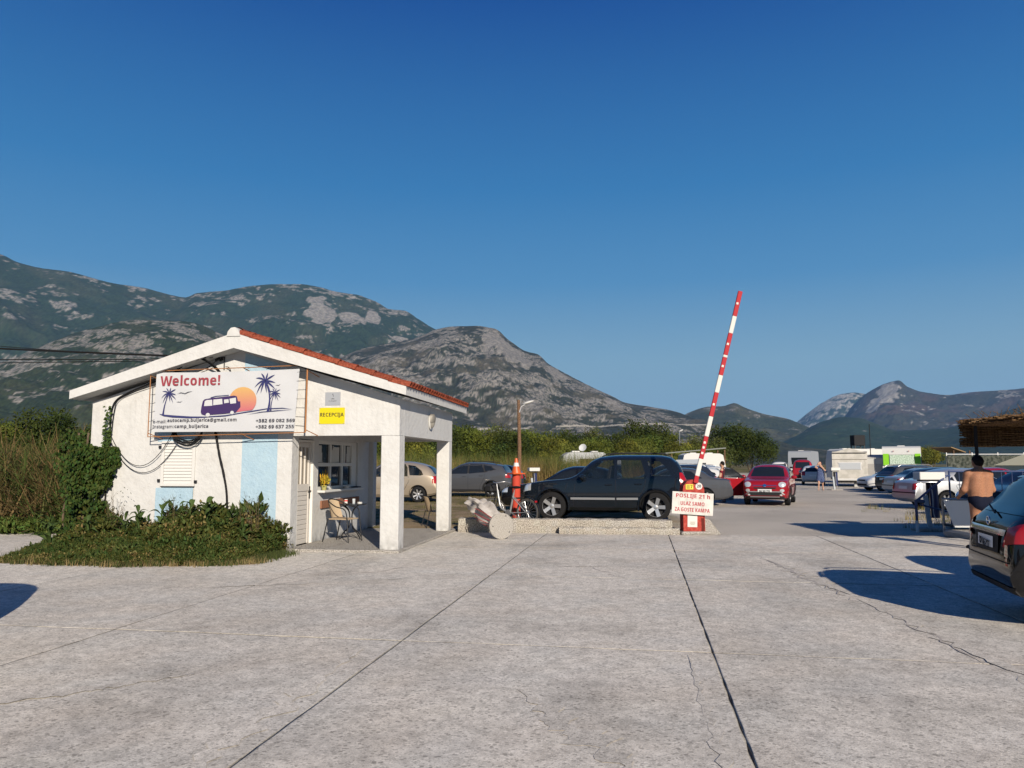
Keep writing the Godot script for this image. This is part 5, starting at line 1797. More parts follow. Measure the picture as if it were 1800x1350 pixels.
func pedestal(label: String, at: Vector3, k: float) -> Node3D:
	var o := thing("power_pedestal", label, "power pedestal", at, 0, "power pedestals of the pitches")
	var s := Sh.new()
	s.box(Vector3(0, 1.30, 0), Vector3(.62, .19, .34), Transform3D(), .012)
	part("box_top", s, M.white_plastic, o)
	s = Sh.new()
	s.box(Vector3(0, 1.19, 0), Vector3(.46, .04, .26))
	s.box(Vector3(.0, 1.13, .02), Vector3(.40, .012, .30))
	part("tray", s, M.trim, o)
	s = Sh.new()
	s.tube([Vector3(.10, .28, .02), Vector3(.08, 1.12, .02)], .095, 14)
	part("blue_column", s, mat("pedestal_blue", lin(.015, .022, .085), .35), o)
	s = Sh.new()
	s.box(Vector3(-.04, .56, -.02), Vector3(.05, 1.12, .06))
	part("post", s, M.black_metal, o)
	s = Sh.new()
	s.box(Vector3.ZERO, Vector3(.11, .86, .05), Transform3D(Basis(Vector3.BACK, .10), Vector3(-.10, .40, .05)), .005)
	part("panel", s, mat("pedestal_grey", lin(.34, .37, .40), .5), o)
	s = Sh.new()
	s.tube(smooth([Vector3(-.02, 1.12, .10), Vector3(.0, .8, .12), Vector3(.0, .4, .12), Vector3(.08, .2, .12)]), .009, 5)
	part("cord", s, M.white_plastic, o)
	s = Sh.new()
	s.box(Vector3(0, .0, 0), Vector3(.8, .08, .5), Transform3D(), .02)
	part("footing", s, M.kerb, o)
	o.scale = Vector3.ONE * k
	return o

func bicycle() -> void:
	var o := thing("bicycle", "silver step-through bicycle parked behind the kerb by the bollard", "bicycle", Vector3(-.05, .08, -19.35), -38)
	var r := .335
	var silver := mat("bike_silver", lin(.34, .35, .36), .35, .5)
	var wm := Sh.new()
	wm.tube(range(36).map(func(i): return Vector3((r - .02) * cos(TAU * i / 36), (r - .02) * sin(TAU * i / 36), 0)), .02, 8, true)
	var tyre := wm.mesh(60)
	var rm := Sh.new()
	rm.tube(range(36).map(func(i): return Vector3((r - .045) * cos(TAU * i / 36), (r - .045) * sin(TAU * i / 36), 0)), .010, 6, true)
	for i in 18: rm.tube([Vector3(.02 * cos(TAU * i / 18), .02 * sin(TAU * i / 18), .02 * (1 if i % 2 else -1)), Vector3((r - .05) * cos(TAU * i / 18 + .12), (r - .05) * sin(TAU * i / 18 + .12), 0)], .0035, 4, false, false)
	rm.tube([Vector3(0, 0, -.05), Vector3(0, 0, .05)], .03, 8)
	var rim := rm.mesh(60)
	for q in [[-.54, .35], [.54, 0.0]]:
		var w := Node3D.new()
		w.name = "wheel"
		o.add_child(w, true)
		w.position = Vector3(q[0], r, 0)
		w.rotation.y = q[1]
		part("tyre", tyre, mat("grey_rubber", lin(.07, .065, .06), .8), w)
		part("rim", rim, M.steel, w)
	var s := Sh.new()
	s.tube(smooth([Vector3(-.40, .86, 0), Vector3(-.36, .66, 0), Vector3(-.28, .42, 0), Vector3(-.02, .30, 0)]), .03, 8)
	s.tube([Vector3(.12, .80, 0), Vector3(.0, .30, 0)], .024, 8)
	s.tube([Vector3(-.02, .30, .04), Vector3(.54, r, .06)], .011, 6)
	s.tube([Vector3(-.02, .30, -.04), Vector3(.54, r, -.06)], .011, 6)
	s.tube([Vector3(.10, .70, .03), Vector3(.54, r, .06)], .014, 6)
	s.tube([Vector3(.10, .70, -.03), Vector3(.54, r, -.06)], .010, 6)
	part("frame", s, silver, o, 60)
	s = Sh.new()
	for z in [-.055, .055]: s.tube(smooth([Vector3(-.40, .80, 0), Vector3(-.40, .76, z * .6), Vector3(-.44, .62, z), Vector3(-.54, r, z)]), .015, 6)
	s.tube([Vector3(-.40, .80, -.01), Vector3(-.40, .74, .01)], .03, 6)
	part("fork", s, M.trim, o, 60)
	s = Sh.new()
	s.tube([Vector3(-.40, .84, 0), Vector3(-.43, 1.02, 0)], .016, 8)
	s.tube(smooth([Vector3(-.20, 1.03, -.28), Vector3(-.36, 1.06, -.22), Vector3(-.45, 1.03, 0), Vector3(-.36, 1.06, .22), Vector3(-.20, 1.03, .28)]), .013, 7)
	part("handlebar", s, M.steel, o, 60)
	s = Sh.new()
	s.box(Vector3(-.58, .90, 0), Vector3(.24, .22, .32), Transform3D(), .05)
	part("front_bag", s, M.trim, o)
	s = Sh.new()
	s.tube([Vector3(.12, .78, 0), Vector3(.145, .90, 0)], .014, 7)
	part("seat_post", s, M.steel, o)
	s = Sh.new()
	s.ball(Vector3(.20, .935, 0), Vector3(.13, .035, .09), 12)
	s.ball(Vector3(.08, .935, 0), Vector3(.12, .028, .035), 10)
	part("saddle", s, M.black_rubber, o)
	s = Sh.new()
	s.box(Vector3(.56, .735, 0), Vector3(.36, .012, .13), Transform3D(), .004)
	s.tube([Vector3(.68, .73, .05), Vector3(.54, r, .07)], .006, 5)
	s.tube([Vector3(.68, .73, -.05), Vector3(.54, r, -.07)], .006, 5)
	for z in [-.045, 0.0, .045]: s.tube([Vector3(.38, .745, z), Vector3(.74, .745, z)], .006, 5)
	part("rack", s, M.black_metal, o)
	s = Sh.new()
	s.box(Vector3(.80, .60, 0), Vector3(.035, .05, .08), Transform3D(), .01)
	part("rear_light", s, M.lamp_red, o)
	s = Sh.new()
	for i in 14:
		var g := lerpf(-.35, 2.5, i / 13.0)
		var h := lerpf(-.35, 2.5, (i + 1) / 13.0)
		if i < 13:
			for z in [-.025, .0]: s.quad(Vector3(.54 + .365 * cos(g), r + .365 * sin(g), z), Vector3(.54 + .365 * cos(g), r + .365 * sin(g), z + .025), Vector3(.54 + .365 * cos(h), r + .365 * sin(h), z + .025), Vector3(.54 + .365 * cos(h), r + .365 * sin(h), z))
	part("mudguard", s, M.black_metal, o)
	s = Sh.new()
	s.lathe([Vector2(.001, -.006), Vector2(.085, -.006), Vector2(.085, .006), Vector2(.001, .006)], 20, Transform3D(Basis(Vector3.RIGHT, PI / 2), Vector3(-.02, .30, .06)))
	s.box(Vector3(.06, .25, .085), Vector3(.18, .02, .014), Transform3D(Basis(Vector3.BACK, -.5), Vector3(.03, .07, 0)))
	s.box(Vector3(.12, .16, .12), Vector3(.09, .018, .05))
	part("crank", s, M.steel, o)
# ---------- cars: a lofted shell with cut wheel arches, panes and lamps laid on it ----------
# x runs from the nose (0) to the tail (L), y up, z across
var shells := {}

class Shell:
	var L := 4.3
	var W := 1.8
	var top := []
	var belt := []
	var bot := []
	var plan := []
	var roof := []
	var host

	func hw(x: float, y: float) -> float:
		var w: float = host.curve(plan, x) * W / 2
		var b: float = host.curve(bot, x)
		var s: float = host.curve(belt, x)
		var t: float = maxf(host.curve(top, x), s + .012)
		if y < b or y > t: return -1.0
		if y <= s:
			var u := (y - b) / maxf(s - b, .001)
			if u < .55: return w * (1.0 - .075 * pow(1.0 - u / .55, 2.0))
			return w * (1.0 - .035 * pow((u - .55) / .45, 2.0))
		var v := (y - s) / (t - s)
		return w * .965 * lerpf(1.0, host.curve(roof, x), pow(v, 1.15)) * pow(1.0 - pow(v, 8.0), .36)

	func front_x(z: float, y: float) -> float:
		var a := 0.0
		var k := 0
		while k < 60 and hw(a, y) < absf(z):
			a += .05
			k += 1
		var lo := maxf(a - .05, 0.0)
		for i in 12:
			var m := (lo + a) / 2
			if hw(m, y) < absf(z): lo = m
			else: a = m
		return a

	func rear_x(z: float, y: float) -> float:
		var a := L
		var k := 0
		while k < 60 and hw(a, y) < absf(z):
			a -= .05
			k += 1
		var lo := minf(a + .05, L)
		for i in 12:
			var m := (lo + a) / 2
			if hw(m, y) < absf(z): lo = m
			else: a = m
		return a

func shell(d: Dictionary) -> Shell:
	var c := Shell.new()
	c.host = self
	c.L = d.L
	c.W = d.W
	for k in ["top", "belt", "bot", "plan", "roof"]:
		var r := []
		for i in range(0, d[k].size(), 2): r.append(Vector2(d[k][i], d[k][i + 1]))
		c.set(k, r)
	return c

func patch(c: Shell, p: Array, nu: int, nv: int, off: float, how: String, side := 1.0, deep := .26) -> Sh:
	# a polygon laid on the shell: how = side (x, y), front or rear (z, y)
	var q := poly(p)
	var s := Sh.new()
	var lo := 1e9
	var hi := -1e9
	for v in q:
		lo = minf(lo, v.x)
		hi = maxf(hi, v.x)
	var us := []
	for i in nu + 1: us.append(lerpf(lo, hi, float(i) / nu))
	for v in q: us.append(v.x)
	us.sort()
	var cols := []
	for u in us:
		u = clampf(u, lo + .0005, hi - .0005)
		if cols.size() and absf(cols[cols.size() - 1][0].x - u) < .0004: continue
		var ya := 1e9
		var yb := -1e9
		for i in q.size():
			var a := q[i]
			var b := q[(i + 1) % q.size()]
			if (a.x - u) * (b.x - u) <= 0.0 and absf(a.x - b.x) > 1e-6:
				var y := lerpf(a.y, b.y, (u - a.x) / (b.x - a.x))
				ya = minf(ya, y)
				yb = maxf(yb, y)
		if ya > yb: continue
		var col := []
		for j in nv + 1: col.append(Vector2(u, lerpf(ya, yb, float(j) / nv)))
		cols.append(col)
	var at := func(v: Vector2) -> Vector3:
		if how == "side": return Vector3(v.x, v.y, side * (maxf(c.hw(v.x, v.y), .02) + off))
		# a patch that reaches the corner follows it a little way along the flank
		var most := maxf(c.hw(deep, v.y) if how == "front" else c.hw(c.L - deep, v.y), .3) - .004
		var z := clampf(v.x, -most, most)
		if how == "front": return Vector3(c.front_x(z, v.y) - off, v.y, z * side)
		return Vector3(c.rear_x(z, v.y) + off, v.y, z * side)
	var away := Vector3(c.L / 2, .6, 0)
	if how == "front": away.x = 30.0
	if how == "rear": away.x = -30.0
	if how == "side": away.z = -30.0 * side
	for i in cols.size() - 1:
		for j in nv:
			var a: Vector3 = at.call(cols[i][j])
			var b: Vector3 = at.call(cols[i + 1][j])
			var e: Vector3 = at.call(cols[i + 1][j + 1])
			var f: Vector3 = at.call(cols[i][j + 1])
			s.otri(a, b, e, away)
			s.otri(a, e, f, away)
	return s

func line(c: Shell, pts: Array, w: float, off: float, side: float) -> Sh:      # a thin seam along the flank
	var s := Sh.new()
	for i in range(0, pts.size() - 2, 2):
		var a := Vector2(pts[i], pts[i + 1])
		var b := Vector2(pts[i + 2], pts[i + 3])
		var n := (b - a).normalized().orthogonal() * w
		var m := maxi(1, int(a.distance_to(b) / .12))
		for k in m:
			var p := a.lerp(b, float(k) / m)
			var q := a.lerp(b, float(k + 1) / m)
			var v := []
			for e in [p - n, q - n, q + n, p + n]: v.append(Vector3(e.x, e.y, side * (maxf(c.hw(e.x, e.y), .02) + off)))
			s.otri(v[0], v[1], v[2], Vector3(v[0].x, v[0].y, 0))
			s.otri(v[0], v[2], v[3], Vector3(v[0].x, v[0].y, 0))
	return s

func hull(c: Shell, d: Dictionary) -> CSGCombiner3D:
	var xs := []
	for t in [0, .008, .02, .04, .065, .10]: xs.append(t * c.L)
	for i in 27: xs.append(lerpf(.13, .87, i / 26.0) * c.L)
	for t in [.90, .935, .96, .98, .992, 1.0]: xs.append(t * c.L)
	var rings := []
	for x in xs:
		var b := curve(c.bot, x)
		var s := curve(c.belt, x)
		var t := maxf(curve(c.top, x), s + .012)
		var half := [Vector3(x, b, 0)]
		var wb := c.hw(x, b + .001)
		half.append(Vector3(x, b, wb * .55))
		half.append(Vector3(x, b, wb * .93))
		for u in [.10, .28, .46, .55, .66, .82, .93, 1.0]: half.append(Vector3(x, lerpf(b, s, u), c.hw(x, lerpf(b, s, u))))
		for v in [.08, .25, .42, .6, .75, .86, .93, .97, .99]:
			var y := lerpf(s, t, v)
			half.append(Vector3(x, y, c.hw(x, y)))
		half.append(Vector3(x, t, c.hw(x, lerpf(s, t, .99)) * .55))
		half.append(Vector3(x, t, 0))
		var ring := half.duplicate()
		for i in range(half.size() - 2, 0, -1): ring.append(half[i] * Vector3(1, 1, -1))
		rings.append(ring)
	var sh := Sh.new()
	var n: int = rings[0].size()
	for i in rings.size() - 1:
		for k in n: sh.quad(rings[i][(k + 1) % n], rings[i][k], rings[i + 1][k], rings[i + 1][(k + 1) % n])
	for e in [0, rings.size() - 1]:
		var o := Vector3.ZERO
		for v in rings[e]: o += v / n
		for k in n:
			if e == 0: sh.tri(o, rings[e][k], rings[e][(k + 1) % n])
			else: sh.tri(o, rings[e][(k + 1) % n], rings[e][k])
	# check which way round it came out
	var vol := 0.0
	for i in range(0, sh.P.size(), 3): vol += sh.P[i].dot(sh.P[i + 1].cross(sh.P[i + 2]))
	if vol < 0.0:
		for i in range(0, sh.P.size(), 3):
			var w := sh.P[i + 1]
			sh.P[i + 1] = sh.P[i + 2]
			sh.P[i + 2] = w
	var comb := CSGCombiner3D.new()
	comb.name = "body"
	add_child(comb, true)
	var cm := CSGMesh3D.new()
	cm.name = "hull"
	cm.mesh = sh.mesh(0.0)
	comb.add_child(cm, true)
	for wx in [d.wf, d.wr]:
		for side in [-1, 1]:
			var cy := CSGCylinder3D.new()
			cy.name = "arch"
			cy.radius = d.r + .055
			cy.height = .62
			cy.sides = 40
			cy.operation = CSGShape3D.OPERATION_SUBTRACTION
			cy.position = Vector3(wx, d.r + .01, side * (c.W / 2 + .31 - .26))
			cy.rotation.x = PI / 2
			comb.add_child(cy, true)
	if d.get("open", false):      # the side windows are real openings through the cabin
		for p in d.panes:
			var hole := Sh.new()
			hole.prism(poly(p), -1.2, 1.2)
			var cw := CSGMesh3D.new()
			cw.name = "opening"
			cw.mesh = hole.mesh(0.0)
			cw.operation = CSGShape3D.OPERATION_SUBTRACTION
			comb.add_child(cw, true)
	return comb

func cut_bodies() -> void:      # the wheel arches are cut out of every kind of shell at once; the cuts need a frame
	var all := car_shapes()
	var combs := {}
	for k in all: combs[k] = hull(shell(all[k]), all[k])
	await get_tree().process_frame
	await get_tree().process_frame
	for k in all:
		shells[k + "/body"] = cut_mesh(combs[k])
		remove_child(combs[k])
		combs[k].free()

func cut_mesh(comb: CSGCombiner3D) -> ArrayMesh:
	var baked := comb.bake_static_mesh()
	var out := Sh.new()
	for k in baked.get_surface_count():
		var a := baked.surface_get_arrays(k)
		var V: PackedVector3Array = a[Mesh.ARRAY_VERTEX]
		var I = a[Mesh.ARRAY_INDEX]
		if I != null and I.size() > 0:
			for i in range(0, I.size(), 3): out.tri(V[I[i]], V[I[i + 2]], V[I[i + 1]])
		else:
			for i in range(0, V.size(), 3): out.tri(V[i], V[i + 2], V[i + 1])
	return out.mesh(32.0)

func wheel_meshes(r: float, spokes: int) -> Array:
	var t := Sh.new()
	var w := .105
	t.lathe([Vector2(r * .66, -w), Vector2(r * .80, -w * 1.02), Vector2(r * .95, -w * .9), Vector2(r, -w * .6), Vector2(r, w * .6), Vector2(r * .95, w * .9), Vector2(r * .80, w * 1.02), Vector2(r * .66, w)], 36)
	var m := Sh.new()
	m.lathe([Vector2(.001, -w * .2), Vector2(r * .62, -w * .2), Vector2(r * .645, w * .75), Vector2(r * .67, w * .95), Vector2(r * .70, w * .98), Vector2(r * .70, -w * .9)], 36)
	var q := Sh.new()
	for i in spokes:
		var g := TAU * i / spokes
		var xf := Transform3D(Basis(Vector3.UP, g), Vector3.ZERO)
		var k := 5.0 / spokes
		var pts := [Vector3(r * .10, w * .62, -r * .11 * k), Vector3(r * .66, w * .86, -r * .13 * k), Vector3(r * .66, w * .86, r * .13 * k), Vector3(r * .10, w * .62, r * .11 * k)]
		var low := pts.map(func(p): return p - Vector3(0, w * .5, 0))
		var o := Vector3(r * .4, w * .4, 0)
		q.oquad(xf * pts[0], xf * pts[1], xf * pts[2], xf * pts[3], xf * o)
		for e in 4: q.oquad(xf * pts[e], xf * pts[(e + 1) % 4], xf * low[(e + 1) % 4], xf * low[e], xf * o)
	q.lathe([Vector2(r * .16, w * .2), Vector2(r * .15, w * .72), Vector2(r * .06, w * .78), Vector2(.001, w * .78)], 20)
	q.lathe([Vector2(r * .635, w * .7), Vector2(r * .66, w * .97), Vector2(r * .70, w * 1.0), Vector2(r * .71, w * .9)], 36)
	return [t.mesh(40), m.mesh(40), q.mesh(30)]

# one list per kind of car: [name, mesh, material key or "paint"]
func car_kind(kind: String) -> Array:
	if shells.has(kind): return shells[kind]
	var d: Dictionary = car_shapes()[kind]
	var c := shell(d)
	var r := []
	r.append(["body", shells[kind + "/body"], "paint"])
	for side in [1.0, -1.0]:
		for p in d.panes: r.append(["side_window", patch(c, p, 10, 5, .004, "side", side).mesh(60), "clear_tint" if d.get("open", false) else "dark_glass"])
		for p in d.get("frames", []): r.append(["window_surround", patch(c, p, 10, 5, .0015, "side", side).mesh(60), d.get("frame_mat", "trim")])
		for p in d.get("seams", []): r.append(["seam", line(c, p, .006, .002, side).mesh(60), "ink"])
		for p in d.get("strips", []): r.append(["side_moulding", line(c, p[0], p[1], .012, side).mesh(60), p[2]])
		for p in d.head: r.append(["headlight", patch(c, p, 8, 5, .006, "front", side).mesh(60), "lamp_clear"])
		for p in d.tail: r.append(["taillight", patch(c, p, 8, 5, .014, "rear", side).mesh(60), "lamp_red"])
		for p in d.get("fog", []): r.append(["fog_light", patch(c, p, 6, 4, .008, "front", side).mesh(60), "lamp_clear"])
		for p in d.handles:
			var s := Sh.new()
			s.box(Vector3(p[0], p[1], side * (c.hw(p[0], p[1]) + .015)), Vector3(.19, .035, .03), Transform3D(), .012)
			r.append(["door_handle", s.mesh(), d.get("handle_mat", "paint")])
		var m := Sh.new()
		var mp: Array = d.mirror
		m.ball(Vector3(mp[0], mp[1], side * (c.hw(mp[0], mp[1] - .06) + .14)), Vector3(.075, .085, .115), 12)
		m.tube([Vector3(mp[0] - .01, mp[1] - .05, side * (c.hw(mp[0], mp[1] - .06) - .03)), Vector3(mp[0], mp[1] - .03, side * (c.hw(mp[0], mp[1] - .06) + .12))], .025, 6)
		r.append(["mirror", m.mesh(), d.get("mirror_mat", "paint")])
		if d.get("lip", "") != "":
			for wx in [d.wf, d.wr]:
				var s := Sh.new()
				var a := []
				for i in 25:
					var g := lerpf(-.25, PI + .25, i / 24.0)
					var p := Vector2(wx + (d.r + .075) * cos(g), d.r + .01 + (d.r + .075) * sin(g))
					a.append(Vector3(p.x, p.y, side * (maxf(c.hw(p.x, maxf(p.y, curve(c.bot, p.x) + .01)), .3) + .002)))
				s.tube(a, .026, 7)
				r.append(["wheel_arch", s.mesh(50), d.lip])
		for p in d.get("rails", []):
			var s := Sh.new()
			var a := []
			for i in 13:
				var x := lerpf(p[0], p[1], i / 12.0)
				a.append(Vector3(x, curve(c.top, x) + (.045 if i > 0 and i < 12 else -.01), side * c.W * .33))
			s.tube(a, .016, 6)
			r.append(["roof_rail", s.mesh(60), d.get("rail_mat", "black_metal")])
	if d.get("open", false):
		for q in [[d.seat_x, -.38], [d.seat_x, .38], [d.seat_x + .95, -.38], [d.seat_x + .95, .38]]:
			var s := Sh.new()
			s.box(Vector3.ZERO, Vector3(.16, .62, .46), Transform3D(Basis(Vector3.BACK, -.22), Vector3(q[0], d.seat_y, q[1])), .06)
			s.box(Vector3.ZERO, Vector3(.09, .17, .24), Transform3D(Basis(Vector3.BACK, -.18), Vector3(q[0] + .11, d.seat_y + .40, q[1])), .04)
			r.append(["seat", s.mesh(), "seat_cloth"])
	r.append(["windscreen", patch(c, d.screen, 14, 8, .005, "front", 1.0, 2.4).mesh(60), "dark_glass"])
	r.append(["rear_window", patch(c, d.back, 14, 8, .006, "rear", 1.0, 1.4).mesh(60), "dark_glass"])
	for p in d.get("front", []): r.append([p[0], patch(c, p[1], 12, 5, p[3], "front").mesh(60), p[2]])
	for p in d.get("rear", []): r.append([p[0], patch(c, p[1], 12, 5, p[3], "rear").mesh(60), p[2]])
	shells[kind] = r
	shells[kind + "/shell"] = c
	shells[kind + "/wheel"] = wheel_meshes(d.r, d.get("spokes", 5))
	return r

func car_shapes() -> Dictionary:
	var suv := {
		"L": 4.30, "W": 1.82, "r": .372, "wf": .80, "wr": 3.46, "spokes": 5,
		"top": [0, .80, .05, .90, .2, .97, .7, 1.04, 1.20, 1.09, 1.36, 1.15, 1.85, 1.57, 2.05, 1.65, 2.6, 1.695, 3.5, 1.69, 3.90, 1.63, 4.05, 1.48, 4.22, 1.10, 4.28, .98, 4.30, .80],
		"belt": [0, .74, .15, .90, .5, .96, 1.25, 1.03, 2.5, 1.05, 3.9, 1.09, 4.2, 1.02, 4.30, .74],
		"bot": [0, .48, .05, .36, .25, .30, .7, .27, 3.6, .28, 4.1, .36, 4.25, .42, 4.30, .5],
		"plan": [0, .66, .05, .78, .15, .87, .4, .95, .8, .985, 1.2, .99, 3.4, .99, 3.9, .965, 4.15, .93, 4.27, .88, 4.30, .82],
		"roof": [0, .90, 1.2, .93, 1.5, .84, 2.0, .77, 3.8, .75, 4.30, .80],
		"panes": [[1.50, 1.09, 1.96, 1.49, 2.10, 1.545, 2.42, 1.56, 2.42, 1.09], [2.50, 1.09, 2.50, 1.56, 3.10, 1.555, 3.24, 1.12, 3.20, 1.09], [3.36, 1.16, 3.26, 1.545, 3.58, 1.525, 3.86, 1.22, 3.84, 1.16]],
		"seams": [[1.42, 1.05, 1.36, .36, 2.42, .36], [2.46, 1.06, 2.46, .37], [3.22, 1.06, 3.18, .86, 3.02, .55, 2.98, .36], [1.25, 1.04, 1.15, .8], [3.95, 1.09, 3.98, .62]],
		"strips": [[[1.30, .575, 2.44, .575], .028, "moulding"], [[2.48, .575, 3.02, .58], .028, "moulding"]],
		"open": true, "seat_x": 2.30, "seat_y": 1.12,
		"head": [[.52, .76, .62, .94, .80, .955, .865, .90, .86, .79, .70, .73]],
		"tail": [[.70, .70, .70, 1.24, .80, 1.24, .885, .98, .88, .70]],
		"fog": [[.55, .47, .55, .57, .66, .57, .66, .47]],
		"handles": [[2.28, .93], [3.03, .95]], "mirror": [1.62, 1.12], "lip": "paint", "rails": [[2.1, 3.9]],
		"screen": [-.66, 1.17, -.60, 1.56, -.3, 1.60, .3, 1.60, .60, 1.56, .66, 1.17], "back": [-.62, 1.14, -.56, 1.52, .56, 1.52, .62, 1.14],
		"front": [["grille", [-.45, .72, -.45, .86, .45, .86, .45, .72], "trim", .006], ["lower_intake", [-.7, .42, -.6, .56, .6, .56, .7, .42], "trim", .006], ["plate", [-.26, .57, -.26, .68, .26, .68, .26, .57], "plate", .02]],
		"rear": [["bumper", [-.86, .45, -.86, .66, .86, .66, .86, .45], "trim", .02]],
	}
	var mpv := suv.duplicate(true)
	mpv.merge({
		"seat_x": 2.2, "seat_y": 1.05,
		"L": 4.28, "W": 1.75, "r": .31, "wf": .82, "wr": 3.50, "spokes": 7,
		"top": [0, .62, .05, .72, .3, .86, .9, 1.0, 1.15, 1.06, 2.0, 1.55, 2.35, 1.62, 3.0, 1.61, 3.5, 1.54, 3.9, 1.40, 4.1, 1.18, 4.22, .98, 4.28, .62],
		"belt": [0, .58, .2, .78, .8, .90, 1.2, .96, 2.5, .99, 3.7, 1.04, 4.1, .98, 4.28, .58],
		"bot": [0, .36, .1, .24, .5, .20, 3.7, .22, 4.15, .30, 4.28, .40],
		"panes": [[1.35, 1.0, 1.98, 1.44, 2.28, 1.50, 2.28, 1.0], [2.36, 1.0, 2.36, 1.51, 2.95, 1.50, 3.05, 1.36, 3.08, 1.02], [3.16, 1.06, 3.06, 1.47, 3.35, 1.43, 3.62, 1.24, 3.70, 1.08, 3.6, 1.05]],
		"seams": [[1.3, .98, 1.28, .3, 2.32, .3], [2.32, 1.0, 2.32, .3], [3.10, 1.02, 3.12, .8, 2.95, .5, 2.9, .3]],
		"strips": [[[1.32, .56, 2.28, .57], .022, "paint"], [[2.36, .57, 2.94, .58], .022, "paint"]],
		"head": [[.45, .64, .50, .78, .72, .83, .83, .80, .83, .68]], "tail": [[.66, .74, .60, 1.02, .70, 1.04, .855, 1.0, .86, .74]], "fog": [],
		"handles": [[2.14, .90], [2.88, .93]], "mirror": [1.5, 1.02], "lip": "", "rails": [],
		"screen": [-.68, 1.06, -.55, 1.50, .55, 1.50, .68, 1.06], "back": [-.62, 1.10, -.50, 1.42, .50, 1.42, .62, 1.10],
		"front": [["grille", [-.4, .60, -.4, .68, .4, .68, .4, .60], "trim", .006], ["lower_intake", [-.6, .32, -.6, .44, .6, .44, .6, .32], "trim", .006]],
		"rear": [["plate", [-.26, .66, -.26, .77, .26, .77, .26, .66], "plate", .015]],
	}, true)
	var cross := suv.duplicate(true)
	cross.merge({"open": false,
		"L": 4.38, "W": 1.83, "r": .335, "wf": .86, "wr": 3.50, "spokes": 5,
		"top": [0, .72, .05, .84, .25, .93, .9, 1.02, 1.2, 1.07, 1.95, 1.50, 2.35, 1.59, 3.0, 1.58, 3.7, 1.49, 3.95, 1.44, 4.15, 1.16, 4.32, 1.0, 4.38, .70],
		"belt": [0, .66, .2, .86, .8, .95, 1.2, 1.0, 2.5, 1.03, 3.4, 1.10, 4.0, 1.12, 4.25, .98, 4.38, .66],
		"bot": [0, .40, .1, .28, .5, .24, 3.7, .25, 4.15, .32, 4.38, .46],
		"panes": [[1.42, 1.05, 1.98, 1.42, 2.36, 1.50, 2.36, 1.06], [2.44, 1.06, 2.44, 1.50, 3.02, 1.47, 3.16, 1.14], [3.22, 1.17, 3.10, 1.46, 3.42, 1.40, 3.62, 1.24]],
		"frames": [[1.36, 1.03, 1.96, 1.46, 2.36, 1.53, 3.1, 1.50, 3.48, 1.42, 3.72, 1.24, 3.2, 1.12]],
		"seams": [[1.36, 1.0, 1.34, .34, 2.4, .34], [2.40, 1.04, 2.40, .34], [3.2, 1.12, 3.16, .86, 2.98, .52, 2.95, .34]],
		"strips": [[[1.32, .30, 3.0, .30], .05, "trim"]],
		"head": [[.50, .78, .54, .87, .80, .91, .88, .87, .86, .80]], "tail": [[.56, .86, .58, .98, .80, 1.04, .89, .98, .89, .88]], "fog": [],
		"handles": [[2.22, .93], [3.02, .97]], "mirror": [1.56, 1.08], "lip": "trim", "rails": [[2.2, 3.7]],
		"screen": [-.68, 1.09, -.56, 1.48, .56, 1.48, .68, 1.09], "back": [-.62, 1.15, -.54, 1.42, .54, 1.42, .62, 1.15],
		"front": [["grille", [-.35, .62, -.45, .80, .45, .80, .35, .62], "trim", .006]],
		"rear": [["plate", [-.26, .76, -.26, .87, .26, .87, .26, .76], "plate", .015], ["bumper", [-.84, .40, -.84, .56, .84, .56, .84, .40], "trim", .012]],
	}, true)
	var sedan := suv.duplicate(true)
	sedan.merge({"open": false,
		"L": 4.62, "W": 1.77, "r": .315, "wf": .90, "wr": 3.55, "spokes": 6,
		"top": [0, .58, .05, .68, .3, .80, 1.0, .92, 1.3, .97, 2.05, 1.37, 2.4, 1.44, 3.0, 1.43, 3.45, 1.34, 3.95, 1.08, 4.15, 1.04, 4.45, 1.01, 4.58, .93, 4.62, .62],
		"belt": [0, .54, .2, .72, .8, .84, 1.3, .90, 2.6, .93, 3.8, .97, 4.4, .95, 4.55, .86, 4.62, .56],
		"bot": [0, .32, .1, .22, .5, .18, 3.8, .2, 4.4, .26, 4.62, .38],
		"panes": [[1.45, .94, 2.02, 1.28, 2.40, 1.34, 2.40, .95], [2.48, .95, 2.48, 1.34, 3.05, 1.30, 3.20, 1.18, 3.16, .98], [3.24, 1.0, 3.28, 1.14, 3.46, 1.04]],
		"seams": [[1.38, .92, 1.34, .26, 2.44, .26], [2.44, .94, 2.44, .26], [3.2, .98, 3.2, .8, 3.02, .46, 2.98, .26]],
		"strips": [[[1.36, .50, 2.4, .51], .02, "trim"], [[2.48, .51, 3.0, .52], .02, "trim"]],
		"head": [[.46, .60, .48, .72, .74, .76, .85, .72, .84, .62]], "tail": [[.56, .68, .56, .90, .74, .92, .86, .90, .86, .70]], "fog": [],
		"handles": [[2.26, .84], [3.06, .87]], "mirror": [1.58, .96], "lip": "", "rails": [],
		"screen": [-.64, .98, -.50, 1.33, .50, 1.33, .64, .98], "back": [-.58, 1.06, -.46, 1.31, .46, 1.31, .58, 1.06],
		"front": [["grille", [-.32, .54, -.36, .66, .36, .66, .32, .54], "trim", .006], ["lower_intake", [-.6, .28, -.6, .40, .6, .40, .6, .28], "trim", .006]],
		"rear": [["plate", [-.26, .70, -.26, .81, .26, .81, .26, .70], "plate", .015], ["bumper_strip", [-.84, .56, -.84, .60, .84, .60, .84, .56], "trim", .012]],
	}, true)
	var hatch := mpv.duplicate(true)
